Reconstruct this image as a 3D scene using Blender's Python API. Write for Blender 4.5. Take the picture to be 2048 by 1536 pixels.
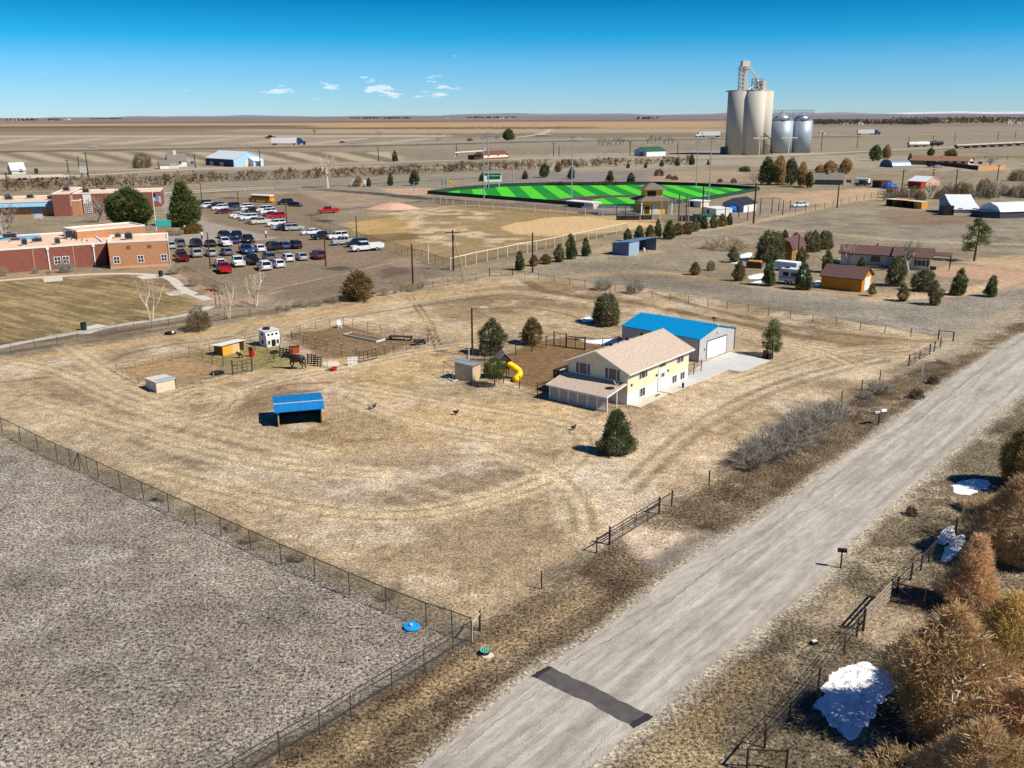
import bpy, bmesh, math, random
import numpy as np
from mathutils import Vector, Matrix, Euler
for o in list(bpy.data.objects): bpy.data.objects.remove(o)
scene = bpy.context.scene
COL = scene.collection
R = math.radians
rnd = random.Random(7)

# ---------------------------------------------------------------- camera
CAM_H = 32.0
FOC = 1850.0                      # focal length in pixels of a 2048 px wide frame
PITCH = math.atan((768 - 230) / FOC)
ROLL = math.atan(9 / 2048)
cam_d = bpy.data.cameras.new('camera')
cam = bpy.data.objects.new('camera', cam_d); COL.objects.link(cam)
cam_d.sensor_width = 36.0
cam_d.lens = FOC / 2048 * 36.0
cam_d.clip_start = 0.5; cam_d.clip_end = 60000
cam.matrix_world = Matrix.Translation((0, 0, CAM_H)) @ Matrix.Rotation(R(90) - PITCH, 4, 'X') @ Matrix.Rotation(-ROLL, 4, 'Z')
scene.camera = cam
scene.render.resolution_x = 1024; scene.render.resolution_y = 768

# ---------------------------------------------------------------- sky and sun
SUN_AZ = R(-25)                   # measured from +X towards +Y
SUN_EL = R(47)
world = bpy.data.worlds.new('World'); scene.world = world; world.use_nodes = True
def build_sky():
    nt = world.node_tree; N = nt.nodes; L = nt.links
    for n in list(N): N.remove(n)
    out = N.new('ShaderNodeOutputWorld'); bg = N.new('ShaderNodeBackground')
    sky = N.new('ShaderNodeTexSky'); sky.sky_type = 'NISHITA'; sky.sun_disc = False
    sky.sun_elevation = SUN_EL; sky.sun_rotation = R(90) - SUN_AZ
    sky.altitude = 1600; sky.air_density = 1.0; sky.dust_density = 0.3; sky.ozone_density = 3.0
    geo = N.new('ShaderNodeNewGeometry'); sep = N.new('ShaderNodeSeparateXYZ')
    vm = N.new('ShaderNodeVectorMath'); vm.operation = 'SCALE'; vm.inputs['Scale'].default_value = -1.0
    L.new(geo.outputs['Incoming'], vm.inputs[0]); L.new(vm.outputs[0], sep.inputs[0])
    # clear dry air: deeper blue with height above the horizon
    ramp = N.new('ShaderNodeValToRGB'); cr = ramp.color_ramp
    cr.elements[0].position = 0.0; cr.elements[0].color = (0.74, 1.04, 1.42, 1)
    cr.elements[1].position = 0.60; cr.elements[1].color = (0.16, 0.52, 0.95, 1)
    e = cr.elements.new(0.05); e.color = (0.38, 0.92, 1.38, 1)
    e = cr.elements.new(0.075); e.color = (0.075, 0.80, 1.24, 1)
    e = cr.elements.new(0.112); e.color = (0.008, 0.55, 0.92, 1)
    L.new(sep.outputs['Z'], ramp.inputs[0])
    mul = N.new('ShaderNodeMixRGB'); mul.blend_type = 'MULTIPLY'; mul.inputs[0].default_value = 1.0
    L.new(sky.outputs[0], mul.inputs[1]); L.new(ramp.outputs[0], mul.inputs[2])
    # low fair-weather clouds in a band just above the horizon
    az = N.new('ShaderNodeMath'); az.operation = 'ARCTAN2'
    L.new(sep.outputs['X'], az.inputs[0]); L.new(sep.outputs['Y'], az.inputs[1])
    comb = N.new('ShaderNodeCombineXYZ'); L.new(az.outputs[0], comb.inputs[0])
    zs = N.new('ShaderNodeMath'); zs.operation = 'MULTIPLY'; zs.inputs[1].default_value = 3.6
    L.new(sep.outputs['Z'], zs.inputs[0]); L.new(zs.outputs[0], comb.inputs[1])
    def noise(scale, det, ro, off):
        n = N.new('ShaderNodeTexNoise'); n.inputs['Scale'].default_value = scale
        n.inputs['Detail'].default_value = det; n.inputs['Roughness'].default_value = ro
        a = N.new('ShaderNodeVectorMath'); a.inputs[1].default_value = off
        L.new(comb.outputs[0], a.inputs[0]); L.new(a.outputs[0], n.inputs['Vector'])
        return n.outputs['Fac']
    def mr(src, a, b, c=0.0, d=1.0):
        m = N.new('ShaderNodeMapRange'); m.interpolation_type = 'SMOOTHSTEP'
        for i, v in enumerate((a, b, c, d)): m.inputs[1 + i].default_value = v
        L.new(src, m.inputs[0]); return m.outputs[0]
    def mth(op, a, b):
        m = N.new('ShaderNodeMath'); m.operation = op
        for i, v in enumerate((a, b)):
            if isinstance(v, (int, float)): m.inputs[i].default_value = v
            else: L.new(v, m.inputs[i])
        return m.outputs[0]
    z = sep.outputs['Z']
    # a bank of cloud lies where the bank noise along the azimuth is high
    bank = N.new('ShaderNodeMath'); bank.operation = 'ADD'; bank.inputs[1].default_value = 0.15
    L.new(az.outputs[0], bank.inputs[0])
    ab = N.new('ShaderNodeMath'); ab.operation = 'ABSOLUTE'; L.new(bank.outputs[0], ab.inputs[0])
    bankw = mr(ab.outputs[0], 0.06, 0.17, 1.0, 0.0)
    bandz = mth('MULTIPLY', mr(z, 0.010, 0.020), mr(z, 0.026, 0.046, 1.0, 0.0))
    n1 = noise(34, 4, 0.58, (3.1, 7.7, 1.2))
    thr = mth('ADD', n1, mth('MULTIPLY', mth('MULTIPLY', bankw, bandz), 0.20))
    c1 = mth('MULTIPLY', mr(thr, 0.70, 0.80), mr(z, 0.006, 0.014))
    c1 = mth('MULTIPLY', c1, mr(z, 0.05, 0.075, 1.0, 0.0))
    tops = noise(34, 4, 0.58, (3.1, 7.66, 1.2))
    lit = mr(mth('SUBTRACT', n1, tops), -0.02, 0.06, 0.25, 1.0)
    ccol = N.new('ShaderNodeMixRGB'); ccol.inputs[1].default_value = (3.0, 5.0, 7.6, 1); ccol.inputs[2].default_value = (11.0, 11.6, 12.0, 1)
    L.new(lit, ccol.inputs[0])
    mix = N.new('ShaderNodeMixRGB'); L.new(mth('MULTIPLY', c1, 0.6), mix.inputs[0])
    L.new(mul.outputs[0], mix.inputs[1]); L.new(ccol.outputs[0], mix.inputs[2])
    L.new(mix.outputs[0], bg.inputs['Color']); bg.inputs['Strength'].default_value = 0.072
    L.new(bg.outputs[0], out.inputs['Surface'])
build_sky()
sun_d = bpy.data.lights.new('sun', 'SUN'); sun_d.energy = 5.0; sun_d.angle = R(0.5); sun_d.color = (1.0, 0.93, 0.82)
sun = bpy.data.objects.new('sun', sun_d); COL.objects.link(sun)
sv = Vector((math.cos(SUN_EL) * math.cos(SUN_AZ), math.cos(SUN_EL) * math.sin(SUN_AZ), math.sin(SUN_EL)))
sun.rotation_euler = sv.to_track_quat('Z', 'Y').to_euler(); sun.location = (60, -40, 90)
vs = scene.view_settings
vs.view_transform = 'Standard'; vs.look = 'None'; vs.gamma = 1.0; vs.exposure = 0.3; vs.use_curve_mapping = False

# ---------------------------------------------------------------- surveying helpers: a sighted point on the ground -> its place
_c, _s = math.cos(ROLL), math.sin(ROLL)
def G(px, py, z=0.0):
    u = px - 1024; v = py - 768
    u, v = _c * u - _s * v, _s * u + _c * v
    dx = u / FOC; dy = math.cos(PITCH) - v / FOC * math.sin(PITCH); dz = -math.sin(PITCH) - v / FOC * math.cos(PITCH)
    t = (z - CAM_H) / dz
    return Vector((dx * t, dy * t, z))
def HGT(px, py, pty):
    """height of a thing standing at (px,py) whose top is sighted at row pty"""
    g = G(px, py); lo, hi = 0.0, 140.0
    for _ in range(40):
        m = (lo + hi) / 2
        Y = g.y * math.cos(PITCH) - (m - CAM_H) * math.sin(PITCH); Z = -(g.y * math.sin(PITCH) + (m - CAM_H) * math.cos(PITCH))
        row = 768 - _s * FOC * g.x / Y + _c * FOC * Z / Y
        if row > pty: lo = m
        else: hi = m
    return (lo + hi) / 2
def lin(r, g, b, k=1.0):
    f = lambda c: ((c / 255 + 0.055) / 1.055) ** 2.4 if c > 10 else c / 255 / 12.92
    return (f(r) * k, f(g) * k, f(b) * k)

# ---------------------------------------------------------------- materials
MATS = {}
def mat(name, col=None, rough=0.85, var=0.12, scale=3.0, bump=0.0, metal=0.0, spec=0.3, stretch=None, island=0.0, col2=None, trans=0.0, detail=4.0):
    if name in MATS: return MATS[name]
    m = bpy.data.materials.new(name); m.use_nodes = True; nt = m.node_tree; N = nt.nodes; L = nt.links
    b = N['Principled BSDF']; b.inputs['Roughness'].default_value = rough; b.inputs['Metallic'].default_value = metal
    b.inputs['Specular IOR Level'].default_value = spec
    tc = N.new('ShaderNodeTexCoord'); mp = N.new('ShaderNodeMapping')
    L.new(tc.outputs['Object'], mp.inputs[0])
    if stretch: mp.inputs['Scale'].default_value = stretch
    n = N.new('ShaderNodeTexNoise'); n.inputs['Scale'].default_value = scale; n.inputs['Detail'].default_value = detail
    L.new(mp.outputs[0], n.inputs['Vector'])
    mx = N.new('ShaderNodeMixRGB')
    c2 = col2 if col2 else tuple(max(0, min(1, c * (1 + var))) for c in col)
    c1 = col if col2 else tuple(c * (1 - var) for c in col)
    mx.inputs[1].default_value = (*c1, 1); mx.inputs[2].default_value = (*c2, 1)
    mr = N.new('ShaderNodeMapRange'); mr.inputs[1].default_value = 0.3; mr.inputs[2].default_value = 0.7
    L.new(n.outputs['Fac'], mr.inputs[0]); L.new(mr.outputs[0], mx.inputs[0])
    csock = mx.outputs[0]
    if island:
        g = N.new('ShaderNodeNewGeometry'); mm = N.new('ShaderNodeMapRange')
        mm.inputs[3].default_value = 1 - island; mm.inputs[4].default_value = 1 + island
        L.new(g.outputs['Random Per Island'], mm.inputs[0])
        vv = N.new('ShaderNodeVectorMath'); vv.operation = 'SCALE'
        L.new(csock, vv.inputs[0]); L.new(mm.outputs[0], vv.inputs['Scale']); csock = vv.outputs[0]
    L.new(csock, b.inputs['Base Color'])
    if bump:
        bp = N.new('ShaderNodeBump'); bp.inputs['Strength'].default_value = bump; bp.inputs['Distance'].default_value = 0.05
        L.new(n.outputs['Fac'], bp.inputs['Height']); L.new(bp.outputs[0], b.inputs['Normal'])
    if trans:
        b.inputs['Subsurface Weight'].default_value = 0
    MATS[name] = m; return m
def S(name, r, g, b, k=0.85, **kw):
    return mat(name, lin(r, g, b, k), **kw)

# ---------------------------------------------------------------- mesh builder
class MB:
    def __init__(s): s.v = []; s.f = []
    def add(s, vs_, fs):
        o = len(s.v); s.v += [tuple(p) for p in vs_]; s.f += [tuple(i + o for i in f) for f in fs]; return s
    def box(s, x0, x1, y0, y1, z0, z1):
        return s.add([(x0,y0,z0),(x1,y0,z0),(x1,y1,z0),(x0,y1,z0),(x0,y0,z1),(x1,y0,z1),(x1,y1,z1),(x0,y1,z1)],
                     [(0,3,2,1),(4,5,6,7),(0,1,5,4),(1,2,6,5),(2,3,7,6),(3,0,4,7)])
    def bar(s, a, b, w, h=None, up=(0, 0, 1)):
        a = Vector(a); b = Vector(b); h = h or w; d = (b - a).normalized(); up = Vector(up)
        if abs(d.dot(up)) > 0.98: up = Vector((1, 0, 0))
        x = d.cross(up).normalized(); y = x.cross(d).normalized(); vs_ = []
        for p in (a, b):
            for i, j in ((-1, -1), (1, -1), (1, 1), (-1, 1)): vs_.append(p + x * i * w / 2 + y * j * h / 2)
        return s.add(vs_, [(0,1,2,3),(7,6,5,4),(0,4,5,1),(1,5,6,2),(2,6,7,3),(3,7,4,0)])
    def tube(s, pts, r, n=6, caps=True):
        pts = [Vector(p) for p in pts]; rs = r if isinstance(r, (list, tuple)) else [r] * len(pts); o = len(s.v); ref = None
        for i, p in enumerate(pts):
            d = (pts[min(i + 1, len(pts) - 1)] - pts[max(i - 1, 0)]).normalized()
            if ref is None or abs(d.dot(ref)) > 0.95: ref = Vector((0, 0, 1)) if abs(d.z) < 0.9 else Vector((1, 0, 0))
            x = d.cross(ref).normalized(); y = x.cross(d)
            for k in range(n):
                a = 2 * math.pi * k / n; s.v.append(tuple(p + (x * math.cos(a) + y * math.sin(a)) * rs[i]))
        for i in range(len(pts) - 1):
            for k in range(n):
                a = o + i * n + k; b = o + i * n + (k + 1) % n; s.f.append((a, b, b + n, a + n))
        if caps:
            s.f.append(tuple(o + k for k in range(n))[::-1]); e = o + (len(pts) - 1) * n; s.f.append(tuple(e + k for k in range(n)))
        return s
    def lathe(s, prof, n=16, c=(0, 0)):
        o = len(s.v)
        for r, z in prof:
            for k in range(n):
                a = 2 * math.pi * k / n; s.v.append((c[0] + r * math.cos(a), c[1] + r * math.sin(a), z))
        for i in range(len(prof) - 1):
            for k in range(n):
                a = o + i * n + k; b = o + i * n + (k + 1) % n; s.f.append((a, b, b + n, a + n))
        s.f.append(tuple(o + k for k in range(n))[::-1]); e = o + (len(prof) - 1) * n; s.f.append(tuple(e + k for k in range(n)))
        return s
    def prism(s, poly, h0, h1, axis='z'):
        """polygon extruded; axis z: poly is (x,y); axis x: poly is (y,z); axis y: poly is (x,z)"""
        n = len(poly); vs_ = []
        for h in (h0, h1):
            for a, b in poly:
                vs_.append((a, b, h) if axis == 'z' else (h, a, b) if axis == 'x' else (a, h, b))
        fs = [tuple(range(n))[::-1], tuple(range(n, 2 * n))]
        for i in range(n): j = (i + 1) % n; fs.append((i, j, n + j, n + i))
        return s.add(vs_, fs)
    def quad(s, *p):
        return s.add(p, [tuple(range(len(p)))])
    def ball(s, c, rx, ry=None, rz=None, n=8, m=6):
        ry = ry or rx; rz = rz or rx; o = len(s.v)
        for i in range(m + 1):
            t = math.pi * i / m
            for k in range(n):
                a = 2 * math.pi * k / n
                s.v.append((c[0] + rx * math.sin(t) * math.cos(a), c[1] + ry * math.sin(t) * math.sin(a), c[2] + rz * math.cos(t)))
        for i in range(m):
            for k in range(n):
                a = o + i * n + k; b = o + i * n + (k + 1) % n; s.f.append((a, a + n, b + n, b))
        return s
    def mesh(s, name, m, smooth=False, fix=True):
        me = bpy.data.meshes.new(name); me.from_pydata(s.v, [], s.f)
        if fix and len(s.f) < 6000:
            bm = bmesh.new(); bm.from_mesh(me); bmesh.ops.recalc_face_normals(bm, faces=bm.faces); bm.to_mesh(me); bm.free()
        if smooth: me.polygons.foreach_set('use_smooth', [True] * len(me.polygons))
        if m: me.materials.append(m)
        return me
    def build(s, name, m, parent=None, smooth=False):
        return link(name, s.mesh(name, m, smooth), parent)
def link(name, me, parent=None):
    o = bpy.data.objects.new(name, me); COL.objects.link(o)
    if parent is not None: o.parent = parent
    return o
def tag(o, label=None, cat=None, group=None, kind=None):
    if label: o['label'] = label
    if cat: o['category'] = cat
    if group: o['group'] = group
    if kind: o['kind'] = kind
    return o
def thing(name, label, cat, loc=(0, 0, 0), rz=0.0, group=None, sc=1.0):
    o = bpy.data.objects.new(name, None); COL.objects.link(o); o.empty_display_size = 0.2
    o.location = loc; o.rotation_euler = (0, 0, rz)
    o.scale = (sc,) * 3 if isinstance(sc, (int, float)) else sc
    return tag(o, label, cat, group)
def copy_tree(o, parent=None, kids=None):
    kids = kids if kids is not None else o.children
    c = o.copy(); COL.objects.link(c); c.parent = parent
    for ch in list(o.children): copy_tree(ch, c)
    return c
def struct(name, mb, m, parent=None):
    o = mb.build(name, m, parent)
    if parent is None: o['kind'] = 'structure'
    return o
def smoothmesh(me):
    me.polygons.foreach_set('use_smooth', [True] * len(me.polygons))
# ================================================================ GROUND: one sheet to the horizon, soil and grass cover painted per vertex
def grid_lines():
    ys = [-30.0, -10.0, 5.0, 15.0]; y = 20.0
    while y < 26000:
        ys.append(y); y += max(0.40, y * y / 59200 * 1.05) if y > 30 else 1.0
    xs = [0.0]; x = 0.0
    while x < 16000:
        x += 0.40 if x < 68 else 0.40 * (1 + (x - 68) * 0.022)
        xs.append(x)
    xs = [-v for v in xs[:0:-1]] + xs
    return np.array(xs), np.array(ys)
GX, GY = grid_lines()
PX, PY = np.meshgrid(GX, GY); PX = PX.ravel(); PY = PY.ravel()
NV = len(PX)
_lat = np.random.RandomState(3).rand(256, 256).astype(np.float32)
def vnoise(x, y):
    xi = np.floor(x).astype(np.int64); yi = np.floor(y).astype(np.int64); fx = x - xi; fy = y - yi
    fx = fx * fx * (3 - 2 * fx); fy = fy * fy * (3 - 2 * fy)
    a = _lat[xi & 255, yi & 255]; b = _lat[(xi + 1) & 255, yi & 255]; c = _lat[xi & 255, (yi + 1) & 255]; d = _lat[(xi + 1) & 255, (yi + 1) & 255]
    return (a * (1 - fx) + b * fx) * (1 - fy) + (c * (1 - fx) + d * fx) * fy
def fbm(x, y, sc, oc=4, gain=0.55, off=0.0):
    r = 0; a = 1.0; t = 0
    for i in range(oc):
        r = r + a * vnoise(x / sc + off + i * 17.3, y / sc - off + i * 9.1); t += a; a *= gain; sc /= 2.03
    return r / t
N_BIG = fbm(PX, PY, 22.0, 5); N_MID = fbm(PX, PY, 5.0, 5, off=40); N_FINE = fbm(PX, PY, 1.6, 3, off=80)
RGB = np.zeros((NV, 3)); AMT = np.full(NV, 0.7)
def sst(a, b, v):
    t = np.clip((v - a) / (b - a + 1e-9), 0, 1); return t * t * (3 - 2 * t)
def w2(pts): return np.array([(G(*p).x, G(*p).y) for p in pts])
def segdist(x, y, P, closed):
    d = np.full(len(x), 1e9); n = len(P)
    for i in range(n if closed else n - 1):
        a = P[i]; b = P[(i + 1) % n]; e = b - a; L2 = e @ e + 1e-9
        t = np.clip(((x - a[0]) * e[0] + (y - a[1]) * e[1]) / L2, 0, 1)
        d = np.minimum(d, np.hypot(x - a[0] - t * e[0], y - a[1] - t * e[1]))
    return d
def inpoly(x, y, P):
    r = np.zeros(len(x), bool); n = len(P); j = n - 1
    for i in range(n):
        xi, yi = P[i]; xj, yj = P[j]
        c = ((yi > y) != (yj > y)) & (x < (xj - xi) * (y - yi) / (yj - yi + 1e-12) + xi); r ^= c; j = i
    return r
def blend(idx, w, col, amt, var=0.10):
    c = np.array(col); w = np.clip(w, 0, 1)[:, None]
    shade = (1 + var * 2 * (N_MID[idx] - 0.5) + var * 1.2 * (N_BIG[idx] - 0.5))[:, None]
    RGB[idx] = RGB[idx] * (1 - w) + c * shade * w
    if amt is not None: AMT[idx] = AMT[idx] * (1 - w[:, 0]) + amt * w[:, 0]
def zone(pts, col, amt=None, feather=1.0, jag=1.0, op=1.0, var=0.22, world=False, mask=None):
    P = np.array(pts) if world else w2(pts); m = feather + jag + 1
    idx = np.where((PX > P[:, 0].min() - m) & (PX < P[:, 0].max() + m) & (PY > P[:, 1].min() - m) & (PY < P[:, 1].max() + m))[0]
    if len(idx) == 0: return
    x, y = PX[idx], PY[idx]
    d = segdist(x, y, P, True) * np.where(inpoly(x, y, P), 1, -1) + (N_MID[idx] - 0.5) * 4 * jag
    w = sst(-feather, feather, d) * op
    if mask is not None: w = w * mask(idx)
    blend(idx, w, lin(*col, 0.73), amt, var)
def stroke(pts, width, col, amt=None, feather=0.5, jag=0.3, op=0.8, var=0.2, world=False):
    P = np.array(pts) if world else w2(pts)
    # smooth the polyline
    for _ in range(2):
        if len(P) > 2: P = np.vstack([P[:1]] + [np.array([a * .75 + b * .25, a * .25 + b * .75]) for a, b in zip(P[:-1], P[1:])] + [P[-1:]])
    m = width + feather + jag + 1
    idx = np.where((PX > P[:, 0].min() - m) & (PX < P[:, 0].max() + m) & (PY > P[:, 1].min() - m) & (PY < P[:, 1].max() + m))[0]
    if len(idx) == 0: return
    d = segdist(PX[idx], PY[idx], P, False) + (N_MID[idx] - 0.5) * 2 * jag
    w = (1 - sst(width / 2 - feather / 2, width / 2 + feather / 2, d)) * op * (0.55 + 0.9 * N_FINE[idx])
    blend(idx, w, lin(*col, 0.73), amt, var)
def streaky(ang, lx, ly, off=0.0):
    c, s = math.cos(ang), math.sin(ang); return fbm((PX * c + PY * s) / lx, (-PX * s + PY * c) / ly, 1.0, 4, off=off)

# --- base: dry grey-tan prairie
blend(np.arange(NV), np.ones(NV), lin(156, 142, 117, 0.73), 0.7, 0.35)
# --- far plains in long strips
def band(ya, yb, col, x0=-400, x1=2448, op=1.0, amt=0.1, tilt=0, feather=None):
    ga = G(1024, ya).y; gb = G(1024, yb).y
    def yy(x, y): return max(y + (1024 - x) / 1024 * tilt, 230.7 + (1024 - x) * 9 / 2048)
    xm = [x0 + (x1 - x0) * k / 4 for k in range(5)]
    zone([(x, yy(x, ya)) for x in xm] + [(x, yy(x, yb)) for x in xm[::-1]], col, amt, feather or min(abs(ga - gb) * 0.06, 120), min(abs(ga - gb) * 0.12, 120), op, 0.08)
band(230.6, 241, (142, 133, 128), tilt=4.5)
band(237, 241.5, (152, 134, 118), x1=1100, tilt=4.5)
band(240.5, 243.5, (120, 102, 90), tilt=4.5, x0=120)
band(243, 249, (170, 150, 126), tilt=4.0)
band(246, 250, (196, 166, 126), tilt=4.0, x1=1460)
band(249.5, 254, (118, 98, 82), tilt=3.0, x1=700)
band(250, 256, (196, 160, 118), tilt=3.0, x0=620, x1=1500)
band(254, 258, (110, 90, 70), tilt=2.5, x0=560, x1=1180, op=.8)
band(253, 262, (140, 122, 104), tilt=3, x1=600)
band(258, 268, (184, 163, 134), tilt=2, x0=430, x1=1500)
band(262, 275, (156, 141, 121), tilt=2, x1=600)
band(266, 276, (142, 130, 112), tilt=1.5, x0=600, x1=1500)
band(244, 258, (150, 134, 116), tilt=3, x0=1480)
band(256, 268, (160, 147, 128), tilt=3, x0=1480)
band(270, 274, (196, 178, 152), tilt=1, x1=900)
band(275, 289, (168, 153, 132), tilt=0, x1=700)
band(276, 300, (160, 148, 128), tilt=-2, x0=700)
# mown hay strips left of the highway interchange
for k in range(14):
    t0 = -330 + k * 88; sh = 1.0 + 0.1 * rnd.random()
    zone([(t0, 304), (t0 + 46, 304), (t0 + 46 + 104, 328), (t0 + 98, 328)], (198, 182, 154), 0.15, 2.0, 1.5, 0.8 if t0 < 760 else 0.0, 0.1)
    zone([(t0 + 46, 304), (t0 + 88, 304), (t0 + 190, 328), (t0 + 150, 328)], (132, 118, 98), 0.15, 2.0, 1.5, 0.8 if t0 < 700 else 0.0, 0.1)
for k in range(8):
    t0 = -200 + k * 130
    zone([(t0, 289), (t0 + 130, 276), (t0 + 170, 276), (t0 + 60, 289)], (206, 190, 162), 0.1, 3.0, 2.0, 0.55, 0.1)
band(322, 352, (158, 144, 122), tilt=3, x0=-400, x1=1500, op=.9)
band(330, 337, (186, 170, 146), tilt=5, x1=1100, op=.8)
zone([(800, 300), (1450, 285), (1450, 312), (800, 335)], (150, 140, 118), 0.4, 6, 6, 0.8)
zone([(1000, 312), (1480, 300), (1620, 306), (2048, 322), (2048, 345), (1500, 335), (1100, 345)], (176, 164, 142), 0.3, 6, 6, 0.8)
# grounds north of the ball fields, mown dry grass
zone([(420, 362), (1500, 330), (1500, 372), (900, 388), (420, 390)], (154, 144, 124), 0.25, 4, 3, 0.9)
stroke([(300, 392), (700, 370), (1030, 352), (1480, 342), (2100, 330)], 5, (118, 110, 100), 0.1, 2, 1, 0.9)
stroke([(420, 366), (900, 350), (1400, 335), (2100, 340)], 4, (178, 168, 148), 0.1, 2, 1, 0.8)
zone([(1000, 345), (1330, 340), (1330, 372), (960, 372)], (150, 138, 134), 0.2, 3, 2, 0.8)          # mulch bank behind the turf
zone([(1300, 345), (1480, 340), (1500, 362), (1300, 366)], (186, 160, 132), 0.2, 4, 3, 0.8)
zone([(760, 378), (930, 374), (950, 384), (800, 392)], (206, 172, 146), 0.1, 2, 1, 0.9)             # playground chips
stroke([(640, 380), (740, 386), (850, 397), (900, 402)], 9, (84, 80, 76), 0.05, 2, 1, 0.9)
stroke([(650, 420), (760, 410), (830, 403)], 8, (96, 90, 84), 0.05, 2, 1, 0.85)
zone([(480, 382), (640, 380), (840, 400), (760, 412), (660, 420), (560, 398)], (178, 156, 130), 0.25, 3, 2, 0.7)
zone([(860, 398), (1110, 410), (1250, 428), (1180, 432), (840, 408)], (150, 132, 116), 0.2, 2, 1, 0.9)
zone([(1240, 425), (1340, 432), (1480, 430), (1600, 395), (1640, 420), (1480, 456), (1320, 452)], (156, 142, 124), 0.3, 3, 2, 0.8)
zone([(1530, 388), (1760, 376), (1760, 400), (1590, 412)], (206, 176, 140), 0.3, 4, 3, 0.8)
# old ball field: golden outfield, pale bare blotches, raked dirt infield
zone([(700, 440), (900, 407), (1240, 430), (1400, 440), (1250, 462), (910, 536), (780, 505)], (166, 142, 100), 0.5, 2, 2, 0.95)
zone([(700, 448), (820, 425), (830, 460), (760, 480), (700, 462)], (196, 164, 108), 0.4, 3, 3, 0.9)
zone([(720, 470), (840, 464), (840, 478), (740, 486)], (112, 92, 60), 0.3, 2, 1.5, 0.7)
for (cx, cy, w, h) in ((880, 425, 60, 9), (960, 430, 70, 8), (850, 445, 40, 8), (900, 465, 60, 10), (880, 480, 50, 9), (1010, 484, 50, 7), (950, 470, 40, 7), (820, 428, 40, 5)):
    zone([(cx - w, cy), (cx - w * .4, cy - h), (cx + w * .5, cy - h * .8), (cx + w, cy), (cx + w * .3, cy + h), (cx - w * .5, cy + h)], (214, 192, 162), 0.5, 2.5, 3.5, 0.75, mask=lambda i: sst(.42, .58, N_MID[i]))
zone([(998, 455), (1030, 446), (1090, 436), (1180, 431), (1290, 436), (1330, 444), (1310, 452), (1240, 464), (1100, 472), (1030, 468)], (222, 190, 138), 0.08, .8, .5, 1, 0.06)
stroke([(800, 436), (905, 408), (1040, 416), (1230, 432)], 3, (206, 186, 152), 0.2, 1.5, 0.6, 0.8)
# parking lot
zone([(395, 400), (600, 386), (690, 420), (620, 445), (720, 480), (800, 510), (880, 545), (740, 555), (560, 578), (470, 560), (350, 536), (335, 470), (420, 440)], (146, 128, 106), 0.12, 2, .8, 1, 0.14)
zone([(300, 400), (350, 392), (400, 440), (500, 462), (552, 476), (480, 484), (330, 500), (330, 470), (370, 450)], (172, 162, 148), 0.05, 1.5, .4, 1, 0.06)
zone([(300, 476), (360, 466), (500, 470), (548, 476), (500, 482), (330, 498)], (176, 166, 150), 0.05, 1, .3, 1, 0.05)
for (cx, cy, w, h) in ((650, 442, 30, 3.5), (680, 537, 32, 6), (620, 430, 16, 2), (460, 396, 30, 2), (500, 432, 20, 2), (560, 506, 40, 3)):
    zone([(cx - w, cy), (cx, cy - h), (cx + w, cy), (cx, cy + h)], (84, 78, 74), 0.05, 1.0, 1.0, 0.8)
stroke([(545, 578), (700, 545), (900, 498)], 0.8, (190, 172, 146), 0.05, .5, .2, 0.7)
stroke([(500, 552), (640, 520), (720, 505)], 0.4, (186, 170, 146), 0.05, .4, .2, 0.5)
zone([(540, 582), (740, 548), (860, 530), (900, 550), (700, 590), (560, 600)], (138, 122, 102), 0.45, 2, 2, 0.9)
zone([(750, 540), (800, 530), (830, 545), (770, 556)], (96, 84, 72), 0.3, 1.2, 1, 0.6)
zone([(780, 520), (850, 508), (840, 530), (790, 536)], (176, 152, 126), 0.3, 1.5, 1.5, 0.7)
# school lawn, striped by mowing
zone([(-300, 560), (60, 552), (260, 547), (330, 556), (400, 600), (360, 632), (200, 655), (0, 690), (-300, 750)], (146, 126, 90), 0.55, 1.2, .6, 1, 0.4)
S1 = streaky(R(-38), 9.0, 0.8, 5)
zone([(-300, 560), (60, 552), (260, 547), (330, 556), (400, 600), (360, 632), (200, 655), (0, 690), (-300, 750)], (190, 166, 120), None, 1.2, .6, 0.75, 0.2, mask=lambda i: sst(.48, .6, S1[i]))
zone([(100, 605), (180, 585), (330, 575), (390, 600), (300, 620), (120, 640)], (104, 100, 60), None, 3, 3, 0.5, 0.3, mask=lambda i: sst(.45, .6, N_BIG[i]))
zone([(-300, 545), (0, 548), (200, 545), (345, 534), (345, 545), (260, 550), (0, 562), (-300, 575)], (186, 152, 122), 0.4, .8, .6, 0.9)
zone([(340, 540), (420, 570), (480, 595), (560, 580), (520, 610), (400, 615), (360, 560)], (186, 160, 134), 0.4, 1.2, 1, 0.9)
# the homestead: bare sandy paddock
PROP = [(-60, 818), (300, 975), (620, 1115), (945, 1250), (1085, 1176), (1190, 1096), (1340, 1004), (1420, 966), (1640, 825), (1725, 778), (1830, 715), (1905, 680), (1690, 640), (1300, 578), (1050, 548), (1000, 550), (800, 578), (570, 622), (400, 658), (200, 690), (-60, 742)]
zone(PROP, (192, 169, 136), 0.58, .9, .5, 1, 0.42)
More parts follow.
